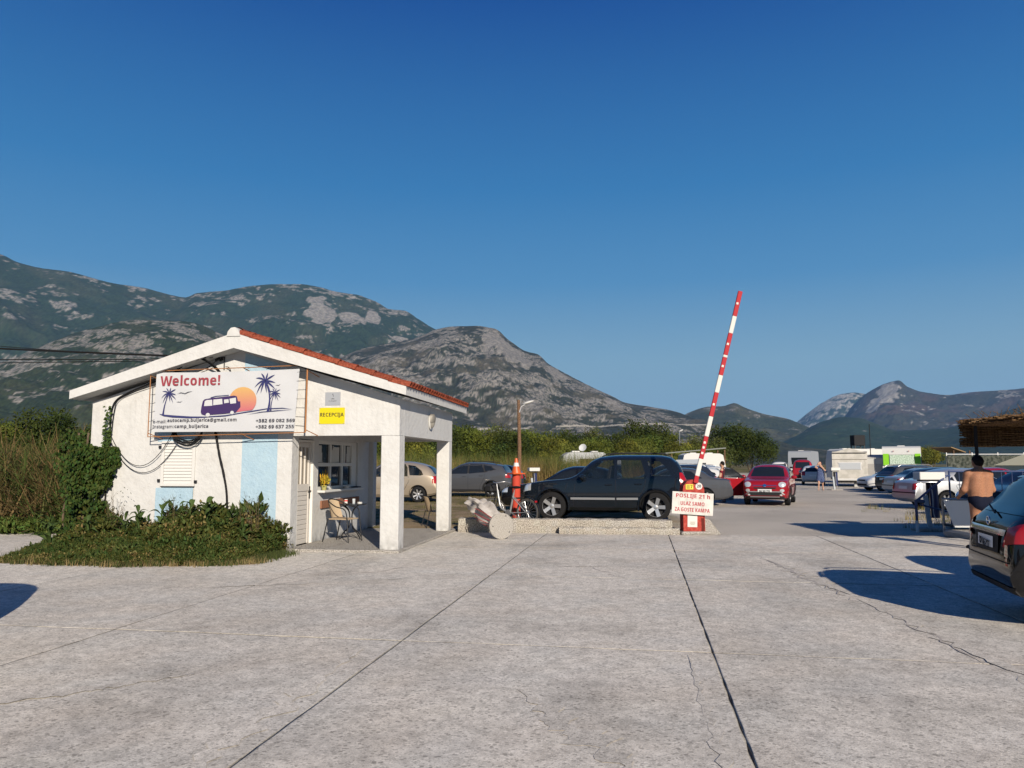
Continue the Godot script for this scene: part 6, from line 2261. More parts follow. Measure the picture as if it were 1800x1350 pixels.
	hatch.merge({"open": false,
		"L": 4.15, "W": 1.75, "r": .315, "wf": .84, "wr": 3.40, "spokes": 9,
		"top": [0, .60, .05, .70, .3, .82, .9, .95, 1.15, 1.0, 1.95, 1.42, 2.3, 1.49, 3.0, 1.47, 3.6, 1.38, 3.85, 1.24, 4.0, 1.04, 4.1, .92, 4.15, .60],
		"belt": [0, .56, .2, .74, .8, .86, 1.2, .92, 2.5, .96, 3.6, 1.02, 3.95, .96, 4.15, .56],
		"bot": [0, .34, .1, .24, .5, .2, 3.6, .22, 4.0, .28, 4.15, .40],
		"panes": [[1.36, .96, 1.96, 1.33, 2.26, 1.39, 2.26, .97], [2.34, .97, 2.34, 1.39, 2.95, 1.36, 3.06, 1.24, 3.08, 1.0], [3.14, 1.03, 3.12, 1.30, 3.5, 1.18, 3.56, 1.08]],
		"seams": [[1.3, .94, 1.28, .3, 2.3, .3], [2.30, .97, 2.30, .3], [3.1, 1.0, 3.1, .8, 2.9, .5, 2.86, .3]], "strips": [],
		"tail": [[.58, .72, .56, .98, .68, 1.06, .84, 1.0, .855, .74]], "head": [[.42, .60, .50, .74, .74, .82, .83, .78, .82, .66]],
		"fog": [[.60, .36, .60, .44, .70, .44, .70, .36]],
		"screen": [-.66, 1.0, -.54, 1.38, .54, 1.38, .66, 1.0], "back": [-.60, 1.02, -.50, 1.32, .50, 1.32, .60, 1.02],
	}, true)
	var tall := hatch.duplicate(true)      # hatch with tall pillar lamps
	tall.merge({"tail": [[.60, .80, .50, 1.30, .60, 1.30, .80, .98, .83, .80]]}, true)
	var estate := suv.duplicate(true)
	estate.merge({"open": false,
		"L": 4.78, "W": 1.86, "r": .335, "wf": .92, "wr": 3.76, "spokes": 5,
		"top": [0, .64, .05, .74, .3, .86, 1.0, .98, 1.3, 1.03, 2.1, 1.47, 2.5, 1.54, 3.4, 1.56, 4.05, 1.52, 4.30, 1.45, 4.50, 1.20, 4.68, 1.04, 4.76, .92, 4.78, .62],
		"belt": [0, .60, .2, .78, .8, .89, 1.3, .96, 2.6, 1.0, 4.0, 1.08, 4.5, 1.04, 4.7, .94, 4.78, .58],
		"bot": [0, .36, .1, .26, .5, .2, 4.0, .22, 4.45, .27, 4.74, .34, 4.78, .44],
		"plan": [0, .66, .05, .78, .15, .87, .4, .95, .8, .985, 1.2, .99, 3.8, .99, 4.3, .965, 4.6, .92, 4.74, .86, 4.78, .80],
		"panes": [[1.50, 1.0, 2.06, 1.38, 2.46, 1.44, 2.46, 1.01], [2.54, 1.01, 2.54, 1.44, 3.24, 1.46, 3.32, 1.06], [3.40, 1.08, 3.34, 1.45, 3.9, 1.40, 4.14, 1.18]],
		"seams": [[1.4, .98, 1.36, .3, 2.5, .3], [2.5, 1.0, 2.5, .3], [3.36, 1.06, 3.3, .8, 3.12, .5, 3.08, .3]], "strips": [[[1.45, .99, 3.3, 1.05, 4.1, 1.12], .012, "chrome"]],
		"head": [[.48, .64, .52, .78, .78, .82, .88, .78, .86, .68]],
		"tail": [[.62, .80, .62, .96, .78, 1.02, .89, .98, .89, .84]], "fog": [],
		"handles": [[2.3, .88], [3.16, .92]], "mirror": [1.6, 1.04], "lip": "", "rails": [[2.2, 4.2]], "rail_mat": "steel",
		"screen": [-.68, 1.05, -.56, 1.43, .56, 1.43, .68, 1.05], "back": [-.70, 1.09, -.60, 1.44, .60, 1.44, .70, 1.09],
		"front": [["grille", [-.4, .58, -.46, .72, .46, .72, .4, .58], "trim", .006], ["lower_intake", [-.6, .3, -.6, .44, .6, .44, .6, .3], "trim", .006]],
		"rear": [["plate_recess", [-.38, .70, -.40, .88, .40, .88, .38, .70], "trim", .004], ["plate", [-.265, .74, -.265, .855, .265, .855, .265, .74], "plate", .016], ["chrome_bar", [-.60, .885, -.60, .945, .60, .945, .60, .885], "chrome", .018], ["bumper_seam", [-.86, .625, -.86, .635, .86, .635, .86, .625], "ink", .006], ["lower_apron", [-.70, .30, -.76, .40, .76, .40, .70, .30], "trim", .008], ["spoiler", [-.60, 1.455, -.56, 1.50, .56, 1.50, .60, 1.455], "paint", .09]],
	}, true)
	var mini := suv.duplicate(true)       # small rounded crossover
	mini.merge({"open": false,
		"L": 4.25, "W": 1.80, "r": .335, "wf": .84, "wr": 3.40, "spokes": 5,
		"top": [0, .76, .04, .88, .2, .98, .8, 1.06, 1.1, 1.10, 1.75, 1.50, 2.1, 1.60, 2.7, 1.61, 3.5, 1.55, 3.85, 1.44, 4.05, 1.2, 4.2, 1.02, 4.25, .72],
		"belt": [0, .70, .15, .88, .6, .96, 1.2, 1.01, 2.5, 1.03, 3.7, 1.09, 4.1, .98, 4.25, .66],
		"bot": [0, .36, .05, .27, .4, .24, 3.6, .25, 4.1, .32, 4.25, .46],
		"plan": [0, .70, .04, .80, .12, .88, .35, .955, .7, .99, 3.4, .99, 3.9, .95, 4.15, .9, 4.25, .80],
		"panes": [[1.32, 1.06, 1.82, 1.42, 2.16, 1.51, 2.16, 1.07], [2.24, 1.07, 2.24, 1.51, 2.9, 1.50, 3.04, 1.12], [3.12, 1.14, 3.04, 1.48, 3.4, 1.40, 3.56, 1.2]],
		"seams": [[1.28, 1.02, 1.26, .34, 2.2, .34], [2.2, 1.06, 2.2, .34]], "strips": [[[1.2, .31, 2.95, .31], .06, "trim"]],
		"head": [oval(.645, .83, .135, .105)], "fog": [oval(.64, .60, .085, .062), oval(.60, .43, .05, .035)],
		"tail": [[.6, .78, .6, .98, .78, 1.0, .86, .95, .85, .80]],
		"handles": [[2.04, .93], [2.84, .96]], "mirror": [1.46, 1.10], "lip": "trim", "rails": [[2.0, 3.7]],
		"screen": [-.66, 1.12, -.58, 1.47, -.3, 1.515, .3, 1.515, .58, 1.47, .66, 1.12], "back": [-.6, 1.1, -.5, 1.42, .5, 1.42, .6, 1.1],
		"front": [["upper_grille", [-.40, .66, -.42, .72, .42, .72, .40, .66], "trim", .006], ["chrome_bar", [-.44, .785, -.44, .805, .44, .805, .44, .785], "chrome", .02], ["emblem", oval(0, .795, .07, .055), "chrome", .028], ["lower_intake", [-.52, .40, -.66, .48, -.5, .56, .5, .56, .66, .48, .52, .40], "trim", .008], ["lower_bumper", [-.80, .25, -.84, .38, .84, .38, .80, .25], "trim", .012], ["skid_bar", [-.55, .33, -.55, .37, .55, .37, .55, .33], "steel", .03], ["skid_bar", [-.75, .44, -.62, .56, -.55, .57, .55, .57, .62, .56, .75, .44, .70, .43, .58, .53, -.58, .53, -.70, .43], "steel", .014], ["plate", [-.26, .54, -.26, .65, .26, .65, .26, .54], "plate", .035]],
		"rear": [["plate", [-.26, .72, -.26, .83, .26, .83, .26, .72], "plate", .015]],
	}, true)
	var van := suv.duplicate(true)      # small boxy van
	van.merge({"open": false,
		"L": 4.2, "W": 1.75, "r": .31, "wf": .84, "wr": 3.5, "spokes": 6,
		"top": [0, .66, .05, .78, .3, .92, .8, 1.04, 1.0, 1.10, 1.6, 1.65, 2.0, 1.80, 3.6, 1.80, 4.0, 1.74, 4.12, 1.3, 4.18, .95, 4.20, .7],
		"belt": [0, .62, .2, .84, .8, .96, 1.2, 1.0, 3.9, 1.05, 4.15, .9, 4.20, .62],
		"bot": [0, .38, .1, .28, .5, .22, 3.8, .24, 4.1, .3, 4.20, .42],
		"panes": [[1.25, 1.06, 1.66, 1.52, 2.1, 1.60, 2.1, 1.06], [2.2, 1.06, 2.2, 1.60, 3.0, 1.60, 3.0, 1.08], [3.1, 1.1, 3.1, 1.58, 3.8, 1.56, 3.9, 1.12]],
		"seams": [], "strips": [], "head": [[.5, .72, .52, .9, .78, .94, .84, .86, .8, .74]], "tail": [[.70, .78, .70, 1.2, .82, 1.2, .85, .78]], "fog": [],
		"handles": [[2.0, .95], [3.0, .97]], "mirror": [1.4, 1.12], "lip": "", "rails": [],
		"screen": [-.64, 1.12, -.58, 1.66, .58, 1.66, .64, 1.12], "back": [-.58, 1.10, -.54, 1.60, .54, 1.60, .58, 1.10],
		"front": [["grille", [-.42, .66, -.42, .80, .42, .80, .42, .66], "trim", .006]],
		"rear": [["plate", [-.26, .70, -.26, .81, .26, .81, .26, .70], "plate", .015], ["bumper", [-.80, .36, -.80, .54, .80, .54, .80, .36], "trim", .02]],
	}, true)
	return {"suv": suv, "mpv": mpv, "cross": cross, "sedan": sedan, "hatch": hatch, "tall": tall, "estate": estate, "mini": mini, "van": van}

func oval(x: float, y: float, a: float, b: float) -> Array:
	var r := []
	for i in 20: r.append_array([x + a * cos(TAU * i / 20), y + b * sin(TAU * i / 20)])
	return r

func paint(key: String, c: Color, metal := 0.35, rough := 0.35) -> StandardMaterial3D:
	var m := mat("paint_" + key, c, rough, metal)
	m.clearcoat_enabled = true
	m.clearcoat = 1.0
	m.clearcoat_roughness = 0.04
	m.metallic_specular = .1
	return m

func car(kind: String, label: String, p: Material, at: Vector3, yaw: float, rim := "rim", sc := 1.0, group := "cars parked at the campsite") -> Node3D:
	var o := thing("car", label, "car", at, yaw, group)
	var list := car_kind(kind)
	var c: Shell = shells[kind + "/shell"]
	var d: Dictionary = car_shapes()[kind]
	var sh := Transform3D(Basis(), Vector3(-c.L / 2, 0, 0))
	for q in list:
		var m := part(q[0], q[1], p if q[2] == "paint" else M[q[2]], o)
		m.transform = sh
	for wx in [d.wf, d.wr]:
		for side in [-1.0, 1.0]:
			var w := Node3D.new()
			w.name = "wheel"
			o.add_child(w, true)
			w.position = Vector3(wx - c.L / 2, d.r, side * (c.W / 2 - .135))
			w.rotation = Vector3(PI / 2 * side, 0, 0)
			var wm: Array = shells[kind + "/wheel"]
			part("tyre", wm[0], M.black_rubber, w)
			part("wheel_well", wm[1], M.trim, w)
			part("rim", wm[2], M[rim], w)
	o.scale = Vector3.ONE * sc
	return o

func cars() -> void:
	var tint := mat("clear_tint", Color(.10, .13, .14, .45), .04)
	tint.transparency = BaseMaterial3D.TRANSPARENCY_ALPHA
	mat("seat_cloth", lin(.05, .05, .052), .8)
	mat("moulding", lin(.30, .31, .33), .35, .5)
	mat("rim_dark", lin(.08, .08, .085), .35, .6)
	var navy_black := paint("blue_black", lin(.006, .009, .014), 0.0, .85)
	var black := paint("black", lin(.006, .006, .007), 0.0, .85)
	var beige := paint("beige", lin(.33, .28, .22), .45)
	var grey_dark := paint("grey_dark", lin(.055, .058, .066), .15, .6)
	var slate := paint("slate", lin(.018, .023, .036), 0.0, .8)
	var red := paint("red", lin(.24, .008, .014), .1, .45)
	var white := paint("white", lin(.48, .48, .48), 0.0, .5)
	var silver := paint("silver", lin(.42, .43, .45), .6)
	var silver_blue := paint("silver_blue", lin(.30, .35, .42), .55)
	var gy := -.04
	car("suv", "black off-roader with silver alloy wheels parked behind the kerb", navy_black, Vector3(2.62, .08, -21.5), -12.0, "rim", 1.035)
	car("mpv", "beige people carrier seen through the porch columns", beige, Vector3(-5.0, .08, -31.6), -5.0)
	car("cross", "grey crossover parked right behind the porch column", grey_dark, Vector3(-2.05, .08, -36.6), -12.0)
	car("hatch", "dark car mostly hidden beyond the grey crossover, red tail lamp showing", slate, Vector3(-1.35, .08, -42.5), -8.0)
	car("sedan", "black saloon parked close beyond the black off-roader, nose at the bollard", black, Vector3(2.0, .08, -25.2), -6.0)
	car("sedan", "dark grey saloon with its tail behind the barrier cabinet", grey_dark, Vector3(6.35, .0, -31.0), -8.0)
	car("estate", "dark blue estate beyond the dark grey saloon", slate, Vector3(7.15, 0, -36.3), -8.0)
	car("tall", "white hatchback with tall red tail lamp left of the red car", white, Vector3(9.0, gy, -40.2), -10.0)
	car("tall", "second white hatchback beyond the first, left of the red car's open door", white, Vector3(10.9, gy, -44.6), -10.0)
	var rb := car("estate", "silver estate carrying a grey roof box among the cars left of the red car", silver, Vector3(11.0, gy, -49.0), -10.0)
	var s := Sh.new()
	s.prism(poly([-1.0, 0, 1.0, 0, .98, .26, .80, .34, -.55, .30, -.95, .16]), -.38, .38)
	solo("roof_box", s, mat("roof_box", lin(.30, .33, .37), .35), "grey plastic roof box on the silver estate", "roof box", Vector3(11.0, gy + 1.58, -49.0), -10.0)
	# the red crossover with its door open
	var rc := car("mini", "red small crossover facing the camera with one front door open", red, Vector3(10.72, gy, -32.2), 66.0, "rim_dark")
	text("SU XX 771", .075, M.ink, rc, Vector3(-2.17, .568, 0), Vector3(0, -PI / 2, 0), "Droid Sans", true, .85)
	var door := Node3D.new()
	door.name = "open_door"
	rc.add_child(door)
	door.position = Vector3(-.85, 0, -.90)
	door.rotation.y = deg_to_rad(118)
	s = Sh.new()
	var dp := poly([0, .34, .92, .34, .94, .8, .90, 1.06, 0, 1.04])
	s.prism(dp, -.035, .035)
	part("door_panel", s, red, door)
	s = Sh.new()
	s.tube([Vector3(.0, 1.04, 0), Vector3(.50, 1.43, .03), Vector3(.84, 1.50, .05), Vector3(.90, 1.06, 0)], .022, 6)
	part("window_frame", s, M.trim, door)
	s = Sh.new()
	s.prism(poly([.05, 1.06, .50, 1.40, .82, 1.47, .87, 1.07]), -.004, .004)
	part("door_window", s, M.dark_glass, door)
	s = Sh.new()
	s.prism(poly([.06, .42, .86, .42, .88, .95, .06, .95]), .036, .05)
	part("door_lining", s, M.trim, door)
	# far along the road
	car("van", "white small van driving away beyond the red car", white, Vector3(24.6, gy, -71.0), -110.0)
	car("hatch", "white hatchback seen from behind on the road", white, Vector3(23.9, gy, -61.5), -111.0)
	car("van", "red van beyond the white hatchback on the road", red, Vector3(28.0, gy, -74.5), -111.0, "rim", 1.12)
	# the row on the right
	car("hatch", "white hatchback with silver wheel nosing out of the right hand row", white, Vector3(23.3, gy, -47.2), 4.0)
	car("estate", "dark estate in the right hand row next to the white hatchback", grey_dark, Vector3(22.9, gy, -43.2), 186.0)
	car("sedan", "silver saloon with square tail lamps in the right hand row", silver, Vector3(21.0, gy, -38.6), 186.0)
	car("hatch", "dark blue hatchback between the two silver saloons", slate, Vector3(20.1, gy, -35.3), 186.0)
	car("hatch", "red hatchback whose roof shows behind the silver saloon", red, Vector3(20.2, gy, -32.2), 186.0)
	car("sedan", "silver saloon parked behind the white power pedestal", silver, Vector3(16.7, gy, -28.6), 184.0, "rim", 1.03)
	car("hatch", "dark blue car with its nose behind the blue railing", slate, Vector3(16.0, gy, -24.0), 8.0)
	car("sedan", "pale blue saloon with a sunshade behind the man", silver_blue, Vector3(15.9, gy, -20.3), 10.0, "rim", 1.12)
	# close by
	var bc := car("estate", "black estate car at the right edge, its tail to the left", black, Vector3(7.32, 0, -7.6), 163.0, "rim", 1.0, "")
	var pl := text("KP AE-717", .075, M.ink, bc, Vector3(2.408, .775, 0), Vector3(0, PI / 2, -.08), "Droid Sans", true, .72)
	s = Sh.new()
	s.tube(range(18).map(func(i): return Vector3(2.355, 1.0 + .042 * sin(TAU * i / 18), .055 * cos(TAU * i / 18))), .007, 6, true)
	s.tube([Vector3(2.355, 1.0, -.04), Vector3(2.355, 1.0, .04)], .006, 5)
	part("emblem", s, M.chrome, bc)
	s = Sh.new()
	s.tube([Vector3(2.30, 1.085, -.05), Vector3(2.23, 1.15, .40)], .011, 5)
	part("wiper", s, M.trim, bc)
	# behind the photographer's left shoulder: only its shadow falls into view
	car("hatch", "dark hatchback beside the black estate, out of the picture at right", slate, Vector3(9.15, 0, -9.8), 166.0, "rim", 1.0, "")
	car("van", "dark van parked left of the camera, out of the picture", slate, Vector3(-5.75, 0, -4.9), 90.0, "rim", 1.0, "")
func box_part(n: String, parent: Node3D, c: Vector3, size: Vector3, m: Material, bev := .0, x := Transform3D()) -> MeshInstance3D:
	var s := Sh.new()
	s.box(c, size, x, bev)
	return part(n, s, m, parent)

func caravan(label: String, at: Vector3, yaw: float, size: Vector3, shell_m: Material) -> Node3D:
	# length along x, its end wall at -x
	var o := thing("caravan", label, "caravan", at, yaw, "caravans on the pitches")
	var l := size.x
	var h := size.y
	var w := size.z
	var s := Sh.new()
	var b := .42
	s.prism(poly([-l / 2, b, l / 2, b, l / 2 + .05, h * .55, l / 2 - .15, h - .12, l / 2 - .4, h, -l / 2 + .4, h + .02, -l / 2 + .12, h - .12, -l / 2 - .06, h * .6]), -w / 2, w / 2)
	part("body", s, shell_m, o, 30)
	for x in [-l / 2 + 1.0, l / 2 - 1.0]:
		box_part("roof_hatch", o, Vector3(x, h + .03, 0), Vector3(.5, .10, .5), M.white_plastic, .03)
	s = Sh.new()
	for z in [-w / 2 + .1, w / 2 - .1]:
		s.lathe([Vector2(.001, -.09), Vector2(.30, -.09), Vector2(.32, 0), Vector2(.30, .09), Vector2(.001, .09)], 20, Transform3D(Basis(Vector3.RIGHT, PI / 2), Vector3(.1, .30, z)))
	part("wheels", s, M.black_rubber, o)
	box_part("chassis", o, Vector3(0, .36, 0), Vector3(l * .9, .12, w * .8), M.trim)
	return o

func caravans() -> void:
	var cream := textured("cream_shell", noise_tex(401, .01, 256, [lin(.40, .385, .345), lin(.48, .46, .42)], [.3, .6]), .5, .5, null, 1, false, null, 1, false)
	var wht := mat("caravan_white", lin(.50, .50, .49), .5)
	var awn := mat("awning_grey", lin(.42, .42, .41), .8)
	var curt := textured("curtain", noise_tex(402, .03, 256, [lin(.12, .22, .14), lin(.42, .52, .42), lin(.6, .66, .6)], [.2, .5, .8]), 1.6, .7, null, 1, false, null, 1, false)
	# white caravan side on to the road; its end wall looks at the camera
	var a := caravan("cream caravan with wide curtained end window facing the road", Vector3(25.0, -.04, -57.2), 66.0, Vector3(5.2, 2.5, 2.3), cream)
	var s0 := Sh.new()
	box_part("window_frame", a, Vector3(-2.63, 1.46, 0), Vector3(.06, .56, 1.55), M.white_plastic, .03)
	box_part("end_window", a, Vector3(-2.655, 1.46, 0), Vector3(.06, .46, 1.42), mat("curtained_pane", lin(.40, .42, .44), .12), .02)
	s0.prism(poly([-1.15, 2.42, 1.15, 2.42, 0, 2.74]), -.3, .02, Transform3D(Basis(Vector3.UP, -PI / 2), Vector3(-2.62, 0, 0)))
	part("gable", s0, cream, a)
	for y in [.82, 1.05, 1.95]: box_part("trim_strip", a, Vector3(-2.60, y, 0), Vector3(.04, .025, 2.28), M.cut)
	for z in [-.95, .95]: box_part("taillight", a, Vector3(-2.59, .70, z), Vector3(.06, .12, .26), M.lamp_red, .01)
	box_part("bumper", a, Vector3(-2.60, .52, 0), Vector3(.12, .14, 2.2), M.white_plastic, .02)
	box_part("door_side_window", a, Vector3(-1.2, 1.5, 1.155), Vector3(.9, .5, .03), M.dark_glass, .01)
	# its awning tent
	var t := thing("awning", "grey awning tent joined to the cream caravan, with plastic panes", "awning", Vector3(26.3, -.04, -55.6), 66.0)
	var s := Sh.new()
	s.prism(poly([-1.2, 0, -1.2, 2.05, 1.2, 2.25, 1.2, 0]), -1.6, -1.57)
	s.prism(poly([-1.25, 2.0, -1.25, 2.05, 1.2, 2.30, 1.2, 2.25]), -1.65, 1.6)
	part("canvas", s, awn, t)
	box_part("side_wall", t, Vector3(-1.22, 1.0, 0), Vector3(.02, 2.0, 3.2), awn)
	box_part("plastic_pane", t, Vector3(-1.24, 1.25, -.1), Vector3(.02, .75, 2.2), mat("pane_plastic", lin(.30, .29, .28), .25))
	s = Sh.new()
	for z in [-1.6, -.2, 1.6]: s.tube([Vector3(-1.25, 0, z), Vector3(-1.25, 2.05, z)], .025, 6)
	part("poles", s, M.steel, t)
	# the green and white one
	var g := caravan("white caravan with lime green corners and curtained window", Vector3(28.0, -.04, -55.6), 64.0, Vector3(5.0, 2.82, 2.4), wht)
	var lime := mat("lime", lin(.20, .50, .015), .45)
	for z in [-.98, .98]: box_part("green_panel", g, Vector3(-2.60, 1.92, z), Vector3(.09, .80, .36), lime, .01)
	box_part("end_window", g, Vector3(-2.60, 1.90, 0), Vector3(.09, .70, 1.52), curt, .02)
	box_part("window_frame", g, Vector3(-2.60, 2.28, 0), Vector3(.11, .06, 1.6), M.white_plastic, .01)
	for z in [-.5, .45]: box_part("marker_lamp", g, Vector3(-2.50, 2.50, z), Vector3(.05, .04, .08), M.lamp_red)
	# flat roofed ones behind
	var f := caravan("long white caravan roof rising behind the cream caravan", Vector3(30.4, -.04, -68.0), 8.0, Vector3(4.6, 2.9, 2.3), wht)
	box_part("side_window", f, Vector3(.5, 1.7, 1.16), Vector3(1.2, .6, .03), M.dark_glass)
	box_part("side_window", f, Vector3(-1.8, 1.7, 1.16), Vector3(1.0, .6, .03), M.dark_glass)
	var v := caravan("white rounded camper roof left of the boom", Vector3(14.9, -.04, -61.0), 0.0, Vector3(3.3, 2.42, 2.0), wht)
	box_part("side_window", v, Vector3(-.4, 1.5, 1.01), Vector3(1.1, .4, .03), M.dark_glass)
	var v2 := caravan("grey white camper standing far back on the road beyond the red van", Vector3(30.2, -.04, -80.0), 60.0, Vector3(5.0, 2.9, 2.2), mat("grey_shell", lin(.26, .28, .31), .5))
	box_part("end_window", v2, Vector3(-2.54, 1.9, 0), Vector3(.05, .7, 1.5), M.dark_glass, .01)
	var mh := thing("motorhome", "white motorhome roof with a satellite dish behind the reeds", "motorhome", Vector3(6.1, -.04, -68.5), 6.0)
	s = Sh.new()
	s.prism(poly([-2.0, .4, 2.0, .4, 2.0, 2.5, 1.8, 2.62, -1.2, 2.62, -1.7, 2.35, -2.0, 1.6]), -1.1, 1.1)
	part("body", s, mat("motorhome_shell", lin(.36, .37, .38), .5), mh)
	box_part("roof_hatch", mh, Vector3(-.5, 2.70, 0), Vector3(.7, .12, .7), M.white_plastic, .03)
	box_part("roof_hatch", mh, Vector3(1.2, 2.70, 0), Vector3(.6, .10, .6), M.white_plastic, .03)
	box_part("side_window", mh, Vector3(.4, 1.75, 1.11), Vector3(1.4, .6, .03), M.dark_glass)
	s = Sh.new()
	s.lathe([Vector2(.001, 0), Vector2(.2, .04), Vector2(.34, .13), Vector2(.35, .14), Vector2(.2, .06), Vector2(.001, .02)], 18, Transform3D(Basis(Vector3.RIGHT, 1.1) * Basis(Vector3.BACK, .5), Vector3(.2, 3.0, .1)))
	s.tube([Vector3(.2, 2.6, .05), Vector3(.2, 3.0, .05)], .03, 6)
	part("satellite_dish", s, mat("dish", lin(.45, .46, .47), .5), mh)
	# flat shade roof left of the boom
	var sr := thing("shade_roof", "grey sloping shade roof on posts left of the boom", "shelter", Vector3(15.4, -.04, -65.0), 0)
	s = Sh.new()
	s.box(Vector3(0, 2.72, 0), Vector3(5.0, .09, 2.6), Transform3D(Basis(Vector3.BACK, .085), Vector3(0, 0, 0)))
	part("roof", s, mat("shade_sheet", lin(.17, .18, .17), .7), sr)
	for x in [-2.2, 2.2]:
		for z in [-1.1, 1.1]: box_part("post", sr, Vector3(x, 1.3 + .04 * x, z), Vector3(.09, 2.6 + .08 * x, .09), M.wood_pole)
	# tall screen of netting right of the green caravan
	var ns := thing("screen_fence", "grey green netting screen on poles right of the green caravan", "fence", Vector3(29.8, -.04, -47.5), -6.0)
	s = Sh.new()
	for i in 30:
		var x0 := -2.9 + i * .2
		s.quad(Vector3(x0, .1, .05 * sin(i * .9)), Vector3(x0 + .2, .1, .05 * sin((i + 1) * .9)), Vector3(x0 + .2, 2.15, .04 * cos((i + 1) * .7)), Vector3(x0, 2.15, .04 * cos(i * .7)))
	part("netting", s, textured("netting", noise_tex(404, .02, 256, [lin(.025, .03, .025), lin(.065, .072, .06), lin(.11, .115, .10)], [.2, .5, .8]), .7, .9), ns, 60)
	for x in [-2.9, -1.4, .1, 1.6, 3.1]: box_part("pole", ns, Vector3(x, 1.15, -.06), Vector3(.05, 2.35, .05), M.steel)
	box_part("top_rail", ns, Vector3(0.1, 2.22, -.06), Vector3(6.0, .04, .04), M.steel)
	var wb := thing("wooden_roof", "tan wooden lean-to roof beside the green caravan", "roof", Vector3(28.8, 2.5, -51.0), 20)
	box_part("boards", wb, Vector3(0, 0, 0), Vector3(1.3, .06, 1.6), mat("tan_board", lin(.22, .15, .08), .8), .0, Transform3D(Basis(Vector3.BACK, -.25), Vector3.ZERO))
	for x in [-.7, .7]: box_part("post", wb, Vector3(x, -1.3, 1.0), Vector3(.07, 2.5, .07), M.wood_pole)
	# masts and a dark box over the roofs
	s = Sh.new()
	s.tube([Vector3(0, 0, 0), Vector3(0, 4.5, 0)], .03, 6)
	solo("antenna_mast", s, M.trim, "thin dark antenna mast beside the cream caravan", "mast", Vector3(26.0, -.04, -56.0))
	var tb := thing("water_tank", "dark square tank on a frame above the caravan roofs", "tank", Vector3(31.6, -.04, -70.5), 0)
	box_part("tank", tb, Vector3(0, 3.75, 0), Vector3(1.0, .95, .9), M.trim, .03)
	for x in [-.42, .42]:
		for z in [-.4, .4]: box_part("leg", tb, Vector3(x, 1.65, z), Vector3(.07, 3.3, .07), M.black_metal)
	# tent roofs and a furled shade on the right
	for q in [[28.4, -42.0, 1.3, "small cream tent roof left of the man's head"], [35.5, -45.0, 1.5, "larger cream tent roof right of the furled blue shade"]]:
		var te := thing("tent", q[3], "tent", Vector3(q[0], -.04, q[1]), 15, "cream tents")
		s = Sh.new()
		var hh := 2.35
		for e in [[-1.5, -1.2, 1.5, -1.2], [1.5, -1.2, 1.5, 1.2], [1.5, 1.2, -1.5, 1.2], [-1.5, 1.2, -1.5, -1.2]]: s.otri(Vector3(e[0], 1.55, e[1]), Vector3(e[2], 1.55, e[3]), Vector3(0, hh, 0), Vector3(0, 1, 0))
		part("roof", s, mat("tent_cream", lin(.50, .47, .33), .8), te, 0)
		box_part("walls", te, Vector3(0, .77, 0), Vector3(2.9, 1.55, 2.3), M.tent_cream)
	var um := thing("sunshade", "furled dark teal shade with a white edge behind the man", "sunshade", Vector3(23.4, -.04, -33.6), 0)
	s = Sh.new()
	s.prism(poly([-.75, 1.3, -.72, 2.1, -.45, 2.42, -.05, 2.45, .55, 1.25]), -.12, .12)
	part("cloth", s, mat("teal_cloth", lin(.02, .055, .085), .8), um, 20)
	s = Sh.new()
	s.tube([Vector3(-.05, 2.5, .13), Vector3(.55, 1.2, .13)], .03, 6)
	part("white_edge", s, M.white_plastic, um)
	s = Sh.new()
	s.tube([Vector3(-.1, 0, 0), Vector3(-.1, 2.4, 0)], .03, 6)
	part("pole", s, M.trim, um)

